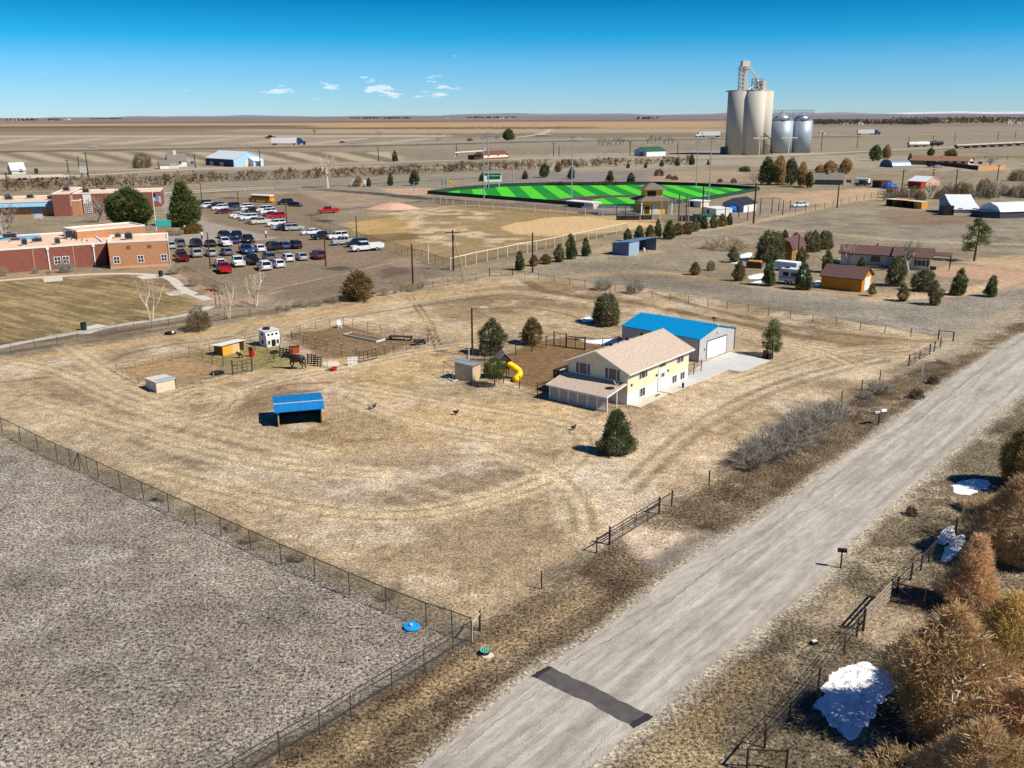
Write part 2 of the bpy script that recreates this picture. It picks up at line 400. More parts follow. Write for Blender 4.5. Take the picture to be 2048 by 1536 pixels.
# worn hollows and wheel-churned darker soil
for pts, col, op in (
    ([(330, 790), (440, 765), (560, 760), (640, 790), (540, 830), (420, 840)], (128, 104, 76), .65),
    ([(640, 930), (900, 900), (1180, 880), (1200, 920), (1060, 980), (800, 1010), (640, 1000)], (142, 126, 108), .55),
    ([(760, 990), (1050, 960), (1100, 1080), (980, 1170), (800, 1100)], (134, 116, 94), .55),
    ([(450, 990), (700, 940), (820, 1060), (640, 1080)], (176, 160, 138), .6),
    ([(240, 860), (560, 880), (620, 960), (420, 1000), (200, 900)], (200, 182, 156), .7),
    ([(700, 700), (880, 690), (900, 760), (760, 800), (660, 770)], (204, 176, 126), .7),
    ([(820, 590), (1100, 560), (1300, 600), (1200, 640), (900, 640)], (142, 118, 88), .6),
    ([(1000, 610), (1180, 620), (1230, 660), (1090, 670), (960, 650)], (196, 170, 132), .7),
    ([(1440, 640), (1700, 668), (1820, 690), (1760, 712), (1500, 690)], (136, 112, 82), .7),
    ([(1560, 690), (1640, 684), (1660, 712), (1560, 716)], (206, 184, 148), .7),
    ([(1480, 745), (1700, 715), (1830, 705), (1700, 760), (1500, 800), (1400, 840), (1330, 820)], (212, 190, 156), .75),
    ([(1120, 960), (1230, 930), (1300, 1000), (1200, 1070), (1110, 1040)], (218, 206, 186), .8),
    ([(880, 780), (1090, 800), (1160, 860), (980, 860), (800, 830)], (206, 178, 130), .7),
    ([(640, 830), (800, 830), (900, 870), (700, 900), (600, 880)], (172, 148, 104), .6),
    ([(560, 850), (660, 845), (660, 880), (560, 885)], (134, 104, 58), .6),
    ([(0, 800), (250, 830), (420, 900), (300, 930), (0, 840)], (196, 174, 140), .6)):
    zone(pts, col, None, 2.5, 2.5, op, 0.2)
DK = fbm(PX, PY, 3.2, 5, 0.72, off=140)
zone(PROP, (122, 102, 78), None, .5, .5, 0.45, 0.2, mask=lambda i: sst(.56, .68, DK[i]))
LT = fbm(PX, PY, 4.5, 5, 0.72, off=190)
zone(PROP, (230, 214, 188), None, .5, .5, 0.5, 0.2, mask=lambda i: sst(.56, .70, LT[i]))
# brown yard inside the house fence
zone([(1010, 750), (1000, 712), (1090, 678), (1170, 672), (1240, 690), (1240, 720), (1120, 770), (1100, 790), (1040, 770)], (138, 110, 78), 0.2, .8, .5, 1, 0.12)
# pens
zone([(232, 740), (395, 700), (470, 745), (325, 775)], (176, 146, 106), 0.35, .8, .5, .9)
zone([(380, 712), (490, 690), (600, 705), (600, 735), (480, 745)], (150, 136, 84), 0.6, 1.2, 1, .8)
zone([(470, 705), (560, 695), (580, 720), (520, 730)], (152, 150, 92), 0.7, 1.2, 1, .6)
zone([(560, 670), (690, 652), (840, 685), (760, 715), (640, 715)], (132, 108, 78), 0.8, 1, 1, .9)
# wheel tracks
for pts, w, col, op in (
    ([(-40, 730), (250, 690), (480, 655), (720, 612), (1010, 568)], 3.2, (206, 174, 124), .8),
    ([(-40, 770), (180, 745), (260, 700), (480, 672), (760, 622), (1000, 590)], 0.9, (120, 96, 66), .6),
    ([(0, 690), (200, 668), (390, 640)], 3.0, (110, 92, 66), .7),
    ([(90, 745), (180, 800), (420, 880), (640, 925)], 0.8, (150, 126, 92), .6),
    ([(60, 760), (160, 815), (400, 900), (620, 945)], 0.8, (150, 126, 92), .6),
    ([(700, 800), (880, 850), (1060, 880), (1200, 880)], 0.7, (140, 116, 78), .6),
    ([(690, 815), (870, 870), (1060, 896), (1180, 905)], 0.7, (140, 116, 78), .6),
    ([(740, 760), (900, 800), (1100, 830), (1180, 870)], 0.7, (150, 122, 82), .5),
    ([(1900, 690), (1760, 728), (1560, 760), (1420, 812), (1310, 890), (1230, 960), (1180, 1040)], 4.0, (216, 198, 168), .65),
    ([(1840, 706), (1600, 760), (1440, 835), (1330, 925), (1270, 985)], 0.9, (142, 118, 88), .6),
    ([(1820, 700), (1580, 752), (1420, 822), (1310, 905), (1250, 965)], 0.9, (142, 118, 88), .6),
    ([(1240, 1010), (1180, 1090), (1310, 1085), (1390, 1080)], 3.6, (224, 200, 172), .8),
    ([(1050, 560), (1100, 590), (1250, 600), (1480, 650), (1760, 700)], 2.6, (126, 100, 70), .7),
    ([(1300, 585), (1500, 640), (1700, 672), (1880, 684)], 2.0, (120, 100, 76), .6),
    ([(940, 620), (1060, 612), (1180, 640), (1240, 680)], 1.0, (128, 104, 76), .6),
    ([(900, 600), (1100, 596), (1230, 620)], 1.2, (128, 106, 78), .5),
    ([(815, 595), (850, 640), (868, 690), (875, 705)], 0.35, (110, 86, 58), .9),
    ([(826, 595), (862, 640), (880, 690), (890, 705)], 0.35, (110, 86, 58), .9),
    ([(300, 800), (420, 770), (520, 745), (620, 740), (760, 720), (860, 700), (960, 690)], 2.2, (208, 178, 128), .6),
    ([(330, 850), (430, 810), (540, 770), (660, 765)], 0.8, (124, 100, 72), .7),
    ([(350, 865), (450, 825), (540, 790), (640, 780)], 0.8, (124, 100, 72), .6)):
    stroke(pts, w, col, None, w * .6, w * .25, op)
for i in range(26):
    a = rnd.uniform(60, 900); b = rnd.uniform(820, 1080); L_ = rnd.uniform(80, 240); sl = rnd.uniform(.28, .46)
    if b > 850 + (a * .43) - 40 or b > 1100: continue
    stroke([(a, b), (a + L_ * .5, b + L_ * sl * .45), (a + L_, b + L_ * sl)], rnd.uniform(.25, .6), rnd.choice(((132, 110, 82), (218, 202, 174))), None, .4, .3, .5)
def track(pts, op=.5):
    P = [G(*p) for p in pts]
    for k_ in range(2): P = [P[0]] + [q for a, b in zip(P[:-1], P[1:]) for q in (a * .75 + b * .25, a * .25 + b * .75)] + [P[-1]]
    for off, w, c, o2 in ((0, 3.4, (220, 198, 160), .65), (-.8, .5, (128, 106, 78), op), (.8, .5, (128, 106, 78), op)):
        Q = []
        for i, p in enumerate(P): d = (P[min(i + 1, len(P) - 1)] - P[max(i - 1, 0)]).normalized(); Q.append((p.x - d.y * off, p.y + d.x * off))
        stroke(Q, w, c, None, w * .4, .12, o2, .2, True)
for pts in ([(-30, 715), (120, 740), (210, 790), (400, 850), (640, 905)], [(130, 690), (190, 730), (300, 800), (430, 800), (520, 770), (640, 745), (800, 710), (930, 690)], [(60, 800), (300, 870), (520, 930), (760, 950)], [(700, 790), (800, 840), (960, 870), (1100, 890), (1190, 885)], [(690, 770), (860, 800), (1040, 830), (1150, 850), (1180, 900), (1100, 960), (960, 1000)], [(420, 690), (700, 625), (980, 580), (1100, 590), (1240, 620)], [(820, 640), (930, 665), (1000, 650), (1120, 640), (1230, 665)], [(1240, 640), (1420, 640), (1600, 690), (1760, 715), (1850, 712)], [(1480, 760), (1560, 735), (1680, 700), (1800, 695)], [(980, 900), (1090, 935), (1160, 1000), (1170, 1060)], [(300, 940), (520, 1000), (760, 1040), (960, 1010), (1090, 960)], [(1380, 650), (1520, 675), (1640, 700), (1700, 730)], [(330, 800), (400, 770), (470, 790), (430, 830), (340, 840)]): track(pts)
for pts in ([(-60, 304.5), (420, 297.5), (800, 291), (1050, 284)], [(1050, 283.5), (1407, 279), (1700, 273)]): stroke(pts, 42, (104, 94, 82), .1, 10, 4, .8)
# field outside the chain-link fence: matted grey grass
FLD = [(-80, 850), (300, 1000), (620, 1140), (900, 1268), (870, 1320), (700, 1420), (440, 1560), (200, 1900), (-900, 1900), (-600, 900)]
zone(FLD, (160, 150, 136), 1.0, .7, .5, 1, 0.35)
FD = fbm(PX, PY, 5.5, 5, 0.7, off=240)
zone(FLD, (104, 96, 88), None, .7, .5, .35, 0.2, mask=lambda i: sst(.50, .66, FD[i]))
zone(FLD, (184, 177, 167), None, .7, .5, .4, 0.2, mask=lambda i: sst(.54, .7, LT[i]))
# roadside verges
VERGE_L = [(945, 1262), (1085, 1182), (1190, 1104), (1340, 1010), (1425, 970), (1640, 835), (1730, 785), (1910, 700), (2048, 600), (2300, 450), (2300, 560), (2048, 668), (1903, 760), (1716, 893), (1536, 1030), (1350, 1142), (1312, 1168), (1208, 1260), (1097, 1332), (985, 1412), (840, 1540), (560, 1800), (250, 1800), (440, 1540), (700, 1420), (880, 1315)]
zone(VERGE_L, (122, 106, 84), 0.95, .6, .4, 1, 0.45)
zone(VERGE_L, (80, 66, 50), None, .5, .4, .65, 0.2, mask=lambda i: sst(.46, .6, DK[i]))
zone(VERGE_L, (192, 174, 146), None, .5, .4, .45, 0.2, mask=lambda i: sst(.55, .68, LT[i]))
stroke([(700, 1600), (985, 1395), (1090, 1325), (1208, 1248), (1303, 1170)], 1.6, (98, 80, 58), None, 1, .5, .7)
stroke([(600, 1560), (860, 1380), (1040, 1280), (1180, 1190)], 1.8, (186, 160, 122), None, 1.4, .8, .5)
stroke([(1300, 1105), (1270, 1060), (1320, 1080), (1390, 1085)], 3, (226, 202, 176), .3, 1.4, .8, .8)
stroke([(1310, 1130), (1400, 1085), (1420, 1075)], 2.0, (140, 130, 120), .2, 1.0, .4, .8)
zone([(1860, 700), (2048, 585), (2048, 640), (1900, 715), (1850, 722)], (180, 166, 142), 0.4, 1, .8, .8)
VERGE_R = [(1180, 1540), (1265, 1468), (1350, 1376), (1500, 1272), (1650, 1154), (1866, 937), (2048, 783), (2500, 500), (3200, 700), (3200, 1900), (900, 1900)]
zone(VERGE_R, (124, 112, 92), 0.95, .6, .4, 1, 0.45)
zone(VERGE_R, (86, 74, 56), None, .5, .4, .6, 0.2, mask=lambda i: sst(.48, .62, DK[i]))
zone(VERGE_R, (196, 182, 152), None, .5, .4, .5, 0.2, mask=lambda i: sst(.54, .68, LT[i]))
zone([(1200, 1560), (1310, 1440), (1500, 1300), (1560, 1330), (1480, 1420), (1420, 1560)], (168, 144, 108), None, 1.2, .8, .6)
zone([(1590, 1230), (1680, 1160), (1740, 1190), (1850, 1230), (1780, 1300), (1690, 1260), (1640, 1260)], (192, 172, 144), 0.5, 1, .6, .85)
# dusty gravel shoulders
for off_, c3 in ((0, (206, 194, 172)),):
    stroke([(840, 1534), (928, 1460), (1052, 1358), (1208, 1260), (1303, 1187), (1350, 1143), (1512, 1043), (1661, 940), (1791, 843), (1903, 760), (2048, 668)], 1.5, c3, .6, 1.2, .5, .75)
    stroke([(1176, 1530), (1265, 1464), (1309, 1432), (1395, 1348), (1500, 1266), (1650, 1150), (1691, 1088), (1866, 933), (2048, 779)], 1.7, c3, .6, 1.4, .6, .75)
# neighbour's pasture on the right
zone([(1060, 546), (1300, 575), (1690, 637), (1905, 676), (2100, 570), (2100, 540), (1900, 600), (1600, 590), (1300, 545), (1100, 530)], (156, 148, 132), 0.8, 1.2, .8, 1, 0.4)
zone([(1040, 545), (1180, 500), (1330, 470), (1490, 440), (1700, 410), (2100, 420), (2100, 520), (1700, 470), (1500, 480), (1420, 530), (1300, 560), (1100, 545)], (160, 148, 126), 0.6, 3, 2, .9, 0.35)
zone([(1540, 440), (1780, 420), (2100, 430), (2100, 500), (1850, 485), (1600, 455)], (150, 140, 120), 0.9, 3, 2, .9, 0.45)
stroke([(1440, 445), (1600, 462), (1830, 484), (2100, 490)], 3.0, (190, 176, 150), .2, 1.5, .6, .8)
stroke([(1060, 560), (1300, 540), (1420, 560), (1640, 590), (1900, 590), (2048, 570)], 4.0, (196, 168, 130), .3, 2.5, 1.2, .7)
stroke([(1740, 600), (1900, 590), (1990, 570), (2100, 540)], 4.0, (216, 184, 146), .2, 2, .8, .8)
zone([(1860, 540), (1920, 528), (2100, 545), (2100, 562), (1960, 560), (1880, 552)], (208, 168, 138), 0.1, .8, .4, .8, .1)
zone([(1880, 520), (2048, 510), (2100, 520), (2100, 545), (1930, 530)], (206, 178, 140), 0.3, 2, 1.5, .8)
zone([(1200, 540), (1480, 560), (1500, 590), (1240, 570)], (126, 112, 94), 0.7, 2, 2, .5)
zone([(1760, 420), (1990, 425), (1990, 445), (1780, 450)], (146, 122, 98), 0.3, 2, 1.5, .7)
zone([(1190, 495), (1320, 490), (1330, 505), (1210, 515)], (184, 162, 130), 0.3, 2, 1.5, .8)
stroke([(870, 560), (1000, 548), (1180, 505), (1260, 480)], 3.5, (190, 168, 134), .3, 2, 1, .7)
stroke([(1260, 478), (1400, 460), (1480, 450), (1600, 425), (1730, 395)], 4, (206, 180, 142), .2, 2, 1, .75)
stroke([(0, 706), (200, 680), (390, 648), (560, 618), (820, 572)], 2.2, (120, 100, 74), .7, 1.6, .6, .7)

def ground_mat():
    m = bpy.data.materials.new('ground_soil'); m.use_nodes = True; nt = m.node_tree; N = nt.nodes; L = nt.links
    b = N['Principled BSDF']; b.inputs['Roughness'].default_value = 0.95; b.inputs['Specular IOR Level'].default_value = 0.1
    at = N.new('ShaderNodeAttribute'); at.attribute_name = 'cover'
    g = N.new('ShaderNodeNewGeometry')
    def noise(sc, det, ro, st=None, dist=0.0):
        n = N.new('ShaderNodeTexNoise'); n.inputs['Scale'].default_value = sc; n.inputs['Detail'].default_value = det; n.inputs['Roughness'].default_value = ro
        n.inputs['Distortion'].default_value = dist
        if st:
            mp = N.new('ShaderNodeMapping'); mp.inputs['Scale'].default_value = st; mp.inputs['Rotation'].default_value = (0, 0, R(20)); L.new(g.outputs['Position'], mp.inputs[0]); L.new(mp.outputs[0], n.inputs['Vector'])
        else: L.new(g.outputs['Position'], n.inputs['Vector'])
        return n.outputs['Fac']
    def mr(src, a, b_, c, d):
        k = N.new('ShaderNodeMapRange')
        for i, v in enumerate((a, b_, c, d)): k.inputs[1 + i].default_value = v
        L.new(src, k.inputs[0]); return k.outputs[0]
    def mth(op, *a):
        k = N.new('ShaderNodeMath'); k.operation = op
        for i, v in enumerate(a):
            if isinstance(v, (int, float)): k.inputs[i].default_value = v
            else: L.new(v, k.inputs[i])
        return k.outputs[0]
    clump = noise(4.4, 3, 0.75); fine = noise(13.0, 2, 0.75); mid = noise(0.9, 5, 0.78)
    f1 = mr(clump, 0.37, 0.63, 0.08, 1.95)
    f2 = mr(fine, 0.33, 0.67, 0.3, 1.7)
    f3 = mr(mid, 0.33, 0.67, 0.62, 1.36)
    k = mth('MULTIPLY', f1, f2)
    a = at.outputs['Alpha']
    mixf = N.new('ShaderNodeMix'); L.new(a, mixf.inputs[0]); L.new(mr(fine, 0.3, 0.7, 0.9, 1.08), mixf.inputs[2]); L.new(k, mixf.inputs[3])
    tot = mth('MULTIPLY', mixf.outputs[0], f3)
    sc = N.new('ShaderNodeVectorMath'); sc.operation = 'SCALE'; L.new(at.outputs['Color'], sc.inputs[0]); L.new(tot, sc.inputs['Scale'])
    L.new(sc.outputs[0], b.inputs['Base Color'])
    bp = N.new('ShaderNodeBump'); bp.inputs['Distance'].default_value = 0.10
    L.new(mth('MULTIPLY', a, 0.9), bp.inputs['Strength']); L.new(clump, bp.inputs['Height'])
    L.new(bp.outputs[0], b.inputs['Normal'])
    return m
GROUND_MAT = ground_mat()
def build_ground():
    nx, ny = len(GX), len(GY)
    co = np.empty((NV, 3), np.float32); co[:, 0] = PX; co[:, 1] = PY
    # the plain swells a little towards the skyline
    far = np.clip((PY - 5000) / 15000, 0, 1); co[:, 2] = far * far * (14 + 36 * (fbm(PX, PY, 5200.0, 3, off=11) - 0.5))
    me = bpy.data.meshes.new('ground'); me.vertices.add(NV); me.vertices.foreach_set('co', co.ravel())
    i = np.arange(nx - 1)[None, :] + np.arange(ny - 1)[:, None] * nx; i = i.ravel()
    q = np.stack([i, i + 1, i + nx + 1, i + nx], 1).astype(np.int32); nf = len(q)
    me.loops.add(nf * 4); me.loops.foreach_set('vertex_index', q.ravel())
    me.polygons.add(nf); me.polygons.foreach_set('loop_start', np.arange(0, nf * 4, 4, dtype=np.int32)); me.polygons.foreach_set('loop_total', np.full(nf, 4, np.int32))
    me.update(calc_edges=True)
    at = me.color_attributes.new('cover', 'FLOAT_COLOR', 'POINT')
    at.data.foreach_set('color', np.concatenate([np.clip(RGB, 0, 1), AMT[:, None]], 1).astype(np.float32).ravel())
    me.materials.append(GROUND_MAT)
    o = link('ground', me); o['kind'] = 'structure'
    return o
build_ground()
# ================================================================ ROADS, PATHS, PADS, TURF
def resample(P, n):
    P = [Vector(p) for p in P]; d = [0.0]
    for a, b in zip(P[:-1], P[1:]): d.append(d[-1] + (b - a).length)
    out = []
    for i in range(n):
        t = d[-1] * i / (n - 1); k = 0
        while k < len(d) - 2 and d[k + 1] < t: k += 1
        out.append(P[k].lerp(P[k + 1], (t - d[k]) / max(1e-6, d[k + 1] - d[k])))
    return out
def smooth_line(P, it=2):
    P = [Vector(p) for p in P]
    for _ in range(it):
        P = [P[0]] + [q for a, b in zip(P[:-1], P[1:]) for q in (a * .75 + b * .25, a * .25 + b * .75)] + [P[-1]]
    return P
def strip(left, right, n, m, z, jit=0.0, seed=1):
    r = random.Random(seed); L_ = resample(left, n); R_ = resample(right, n); mb = MB()
    for i in range(n):
        e0 = r.uniform(-jit, jit) / max(.1, (R_[i] - L_[i]).length); e1 = r.uniform(-jit, jit) / max(.1, (R_[i] - L_[i]).length)
        for j in range(m + 1):
            t = j / m; t = t + (e0 if j == 0 else e1 if j == m else 0); p = L_[i].lerp(R_[i], t); mb.v.append((p.x, p.y, z))
    for i in range(n - 1):
        for j in range(m):
            a = i * (m + 1) + j; mb.f.append((a, a + 1, a + m + 2, a + m + 1))
    return mb
def ribbon(pts, width, z, n=40, jit=0.0, world=False, seed=2):
    P = smooth_line(pts if world else [G(*p) for p in pts]); P = resample(P, n); A = []; B = []
    for i, p in enumerate(P):
        d = (P[min(i + 1, n - 1)] - P[max(i - 1, 0)]).normalized(); s = Vector((-d.y, d.x, 0)); A.append(p + s * width / 2); B.append(p - s * width / 2)
    return strip(A, B, n, 1, z, jit, seed)
def flat(pts, z, world=False, thick=0.0):
    P = [Vector(p) for p in pts] if world else [G(*p) for p in pts]
    if thick: return MB().prism([(p.x, p.y) for p in P], z - thick, z)
    return MB().quad(*[(p.x, p.y, z) for p in P])
ROAD_ANG = R(49.5)
def road_mat(name, c1, c2, dark, ang):
    m = bpy.data.materials.new(name); m.use_nodes = True; nt = m.node_tree; N = nt.nodes; L = nt.links
    b = N['Principled BSDF']; b.inputs['Roughness'].default_value = 0.9; b.inputs['Specular IOR Level'].default_value = 0.25
    g = N.new('ShaderNodeNewGeometry')
    rot = N.new('ShaderNodeVectorRotate'); rot.rotation_type = 'Z_AXIS'; rot.inputs['Angle'].default_value = -ang; L.new(g.outputs['Position'], rot.inputs['Vector'])
    def noise(sc, st, det=4, ro=.6):
        mp = N.new('ShaderNodeMapping'); mp.inputs['Scale'].default_value = st; L.new(rot.outputs[0], mp.inputs[0])
        n = N.new('ShaderNodeTexNoise'); n.inputs['Scale'].default_value = sc; n.inputs['Detail'].default_value = det; n.inputs['Roughness'].default_value = ro; L.new(mp.outputs[0], n.inputs['Vector']); return n.outputs['Fac']
    def mr(src, a, b_, c, d):
        k = N.new('ShaderNodeMapRange')
        for i, v in enumerate((a, b_, c, d)): k.inputs[1 + i].default_value = v
        L.new(src, k.inputs[0]); return k.outputs[0]
    st = noise(1.3, (0.05, 1, 1)); pt = noise(0.5, (0.4, 1, 1)); gr = noise(14, (1, 1, 1), 2, .7); fl = noise(2.2, (.35, 1, 1), 3, .7)
    mx = N.new('ShaderNodeMixRGB'); mx.inputs[1].default_value = (*c1, 1); mx.inputs[2].default_value = (*c2, 1); L.new(mr(st, .35, .65, 0, 1), mx.inputs[0])
    m2 = N.new('ShaderNodeMixRGB'); m2.inputs[2].default_value = (*dark, 1); L.new(mr(pt, .5, .72, 0, .55), m2.inputs[0]); L.new(mx.outputs[0], m2.inputs[1])
    k = N.new('ShaderNodeMath'); k.operation = 'MULTIPLY'; L.new(mr(gr, .3, .7, .7, 1.3), k.inputs[0]); L.new(mr(fl, .3, .7, .82, 1.16), k.inputs[1])
    s = N.new('ShaderNodeVectorMath'); s.operation = 'SCALE'; L.new(m2.outputs[0], s.inputs[0]); L.new(k.outputs[0], s.inputs['Scale']); L.new(s.outputs[0], b.inputs['Base Color'])
    bp = N.new('ShaderNodeBump'); bp.inputs['Strength'].default_value = .25; bp.inputs['Distance'].default_value = .02; L.new(gr, bp.inputs['Height']); L.new(bp.outputs[0], b.inputs['Normal'])
    return m
M_ROAD = road_mat('worn_asphalt', lin(168, 160, 148, .76), lin(206, 198, 184, .76), lin(142, 134, 124, .76), ROAD_ANG)
RL = [(560, 1770), (840, 1530), (928, 1457), (1052, 1355), (1097, 1330), (1208, 1257), (1303, 1184), (1350, 1140), (1512, 1040), (1661, 937), (1791, 840), (1903, 757), (2048, 665), (2260, 540)]
RR = [(930, 1770), (1176, 1533), (1265, 1466), (1309, 1434), (1395, 1350), (1500, 1268), (1570, 1221), (1650, 1152), (1691, 1090), (1776, 1015), (1866, 935), (1971, 842), (2048, 781), (2330, 585)]
road = struct('road', strip([G(*p) for p in RL], [G(*p) for p in RR], 420, 8, 0.012, 0.13), M_ROAD)
# resurfaced strip of black asphalt across the road
M_PATCH = S('fresh_asphalt', 92, 86, 86, rough=.9, var=.22, scale=1.6, bump=.2)
M_PATCHE = S('tar_edge', 52, 50, 50, rough=.85, var=.2, scale=3)
pq = [G(1062, 1352), G(1096, 1332), G(1200, 1381), G(1306, 1434), G(1268, 1456), G(1180, 1408)]
def jag_poly(P, n, j, seed):
    r = random.Random(seed); out = []
    for i, a in enumerate(P):
        b = P[(i + 1) % len(P)]
        for k in range(n): q = a.lerp(b, k / n); out.append(Vector((q.x + r.uniform(-j, j), q.y + r.uniform(-j, j), 0)))
    return out
struct('asphalt_patch', flat(jag_poly(pq, 8, .07, 3), .018, True), M_PATCH, road)
struct('tar_edge', flat(jag_poly([G(1062, 1352), G(1096, 1332), G(1104, 1336), G(1072, 1357)], 4, .06, 4), .022, True), M_PATCHE, road)
struct('tar_edge', flat(jag_poly([G(1292, 1427), G(1306, 1434), G(1268, 1457), G(1258, 1450)], 4, .06, 5), .022, True), M_PATCHE, road)
# cracks run with the lanes
M_CRACK = S('crack_dirt', 112, 105, 97, rough=.95, var=.2)
def crack(pts, w, seed):
    r = random.Random(seed); P = resample([G(*p) for p in pts], max(8, int(8 + 30 * len(pts) / 4))); A = []; B = []
    for i, p in enumerate(P):
        d = (P[min(i + 1, len(P) - 1)] - P[max(i - 1, 0)]).normalized(); s = Vector((-d.y, d.x, 0)); o = s * r.uniform(-.10, .10); ww = w * r.uniform(.2, .8)
        A.append(p + o + s * ww / 2); B.append(p + o - s * ww / 2)
    struct('crack', strip(A, B, len(P) * 2, 1, .017), M_CRACK, road)
for i, (pts, w) in enumerate((
    ([(884, 1536), (990, 1446), (1100, 1364)], .07), ([(1130, 1330), (1250, 1262), (1345, 1200), (1430, 1130), (1500, 1090)], .11), ([(1180, 1283), (1250, 1240), (1310, 1206)], .06),
    ([(860, 1532), (960, 1450), (1075, 1366)], .05), ([(1160, 1536), (1210, 1476), (1244, 1440)], .06), ([(1310, 1425), (1370, 1370)], .05),
    ([(1536, 1052), (1580, 1036), (1640, 1010), (1700, 965), (1745, 936)], .09), ([(1612, 1000), (1630, 975), (1650, 968)], .10), ([(1655, 965), (1680, 942), (1690, 944)], .08),
    ([(1536, 1065), (1590, 1077)], .06), ([(1655, 1040), (1690, 1016)], .05), ([(1700, 950), (1730, 925), (1800, 878)], .05), ([(1830, 845), (1900, 790), (1990, 715), (2048, 675)], .12),
    ([(1850, 840), (1920, 785), (2040, 690)], .08), ([(1900, 890), (1910, 870)], .05), ([(1500, 1090), (1560, 1040), (1600, 1010)], .07), ([(1380, 1210), (1480, 1130), (1540, 1090)], .05), ([(1040, 1475), (1130, 1405)], .04), ([(1220, 1345), (1330, 1265), (1400, 1212)], .04))):
    crack(pts, w, i)
# --- roads far out
M_FROAD = S('pale_road', 190, 176, 156, rough=.9, var=.08, scale=.05)
M_FROAD2 = S('grey_road', 150, 142, 132, rough=.9, var=.08, scale=.05)
M_RAIL = S('rail_ballast', 96, 86, 80, rough=.95, var=.2, scale=.1)
struct('interstate_road', ribbon([(-300, 303), (-50, 300), (420, 293), (800, 287), (1050, 280.5), (1407, 276), (1622, 271.5), (2048, 267), (2300, 264)], 13, .05, 60), M_FROAD)
struct('interstate_road', ribbon([(-300, 297), (-50, 294.5), (420, 288.5), (800, 283), (1050, 277.5), (1407, 272.8), (1622, 269), (2048, 264.8), (2300, 262)], 11, .04, 60), M_FROAD2)
struct('frontage_road', ribbon([(-200, 366), (150, 352), (420, 336), (800, 324), (1000, 318), (1300, 312), (1480, 314), (1700, 304), (2048, 287), (2300, 278)], 8, .02, 60), M_FROAD)
struct('railway_track', ribbon([(-200, 376), (0, 366), (420, 349.5), (800, 334), (1100, 324), (1480, 318.5), (1640, 310), (1900, 298), (2048, 291), (2300, 282)], 4, .024, 60), M_RAIL)
struct('gravel_road', ribbon([(1000, 277.5), (1060, 272), (1090, 266), (1100, 259)], 12, .03, 20), M_FROAD)
# --- concrete
M_CONC = S('concrete', 206, 206, 200, rough=.9, var=.05, scale=1.2, bump=.1)
M_CONC2 = S('sidewalk_concrete', 208, 200, 184, rough=.9, var=.07, scale=1.0, bump=.1)
struct('school_path', ribbon([(-200, 580), (0, 561), (132, 551), (242, 546.5), (308, 549.5), (343, 556), (360, 574), (373, 583), (417, 600)], 2.0, .02, 60), M_CONC2)
struct('school_path', ribbon([(-150, 732), (0, 693), (154, 665), (220, 653), (308, 640), (372, 631), (425, 612)], 1.9, .02, 50), M_CONC2)
struct('path_pad', flat([(86, 556), (124, 550.5), (126, 561.5), (88, 565)], .024), M_CONC2)
struct('path_pad', flat([(160, 657), (195, 648), (222, 653), (180, 668), (158, 668)], .024), M_CONC2)
struct('path_pad', flat([(272, 553), (310, 548), (318, 556), (285, 559)], .024), M_CONC2)
struct('path_pad', flat([(330, 586), (365, 579), (373, 588), (340, 592)], .024), M_CONC2)
# --- artificial turf baseball field
def turf_mat():
    m = bpy.data.materials.new('striped_turf'); m.use_nodes = True; nt = m.node_tree; N = nt.nodes; L = nt.links
    b = N['Principled BSDF']; b.inputs['Roughness'].default_value = .8; b.inputs['Specular IOR Level'].default_value = .2
    g = N.new('ShaderNodeNewGeometry'); a = G(1088.9, 374.6); c = G(1118, 395); d = (c - a).normalized()
    a2 = G(1113.6, 374.6); nrm = Vector((-d.y, d.x, 0)); wd = abs((a2 - a).dot(nrm))
    dt = N.new('ShaderNodeVectorMath'); dt.operation = 'DOT_PRODUCT'; dt.inputs[1].default_value = nrm; L.new(g.outputs['Position'], dt.inputs[0])
    def mth(op, x, y):
        k = N.new('ShaderNodeMath'); k.operation = op
        for i, v in enumerate((x, y)):
            if isinstance(v, (int, float)): k.inputs[i].default_value = v
            else: L.new(v, k.inputs[i])
        return k.outputs[0]
    s = mth('SUBTRACT', dt.outputs['Value'], a.dot(nrm)); s = mth('DIVIDE', s, 2 * wd); s = mth('FRACT', mth('ADD', s, 100.0), 0.0); s = mth('GREATER_THAN', s, 0.5)
    n = N.new('ShaderNodeTexNoise'); n.inputs['Scale'].default_value = .3; L.new(g.outputs['Position'], n.inputs['Vector'])
    mx = N.new('ShaderNodeMixRGB'); mx.inputs[1].default_value = (0.075, 0.52, 0.020, 1); mx.inputs[2].default_value = (0.012, 0.22, 0.022, 1); L.new(s, mx.inputs[0])
    k = N.new('ShaderNodeMapRange'); k.inputs[1].default_value = .3; k.inputs[2].default_value = .7; k.inputs[3].default_value = .9; k.inputs[4].default_value = 1.1; L.new(n.outputs['Fac'], k.inputs[0])
    sc = N.new('ShaderNodeVectorMath'); sc.operation = 'SCALE'; L.new(mx.outputs[0], sc.inputs[0]); L.new(k.outputs[0], sc.inputs['Scale']); L.new(sc.outputs[0], b.inputs['Base Color'])
    return m
TURF = [(866, 388), (920, 380.5), (1010, 373.5), (1100, 371), (1212, 370.5), (1303, 369.5), (1386, 372), (1450, 375.5), (1508, 380.5), (1470, 388), (1415, 398), (1340, 408), (1272, 414), (1200, 416), (1160, 411), (1037, 401), (950, 394.5)]
M_TRACK = S('warning_track', 74, 66, 66, rough=.95, var=.1, scale=.3)
ctr = G(1180, 391)
struct('warning_track', flat([ctr + (G(*p) - ctr) * 1.045 for p in TURF], .012, True), M_TRACK)
struct('turf_field', flat(TURF, .02), turf_mat())
M_SKIN = S('brown_infield', 88, 68, 66, rough=.95, var=.12, scale=.3)
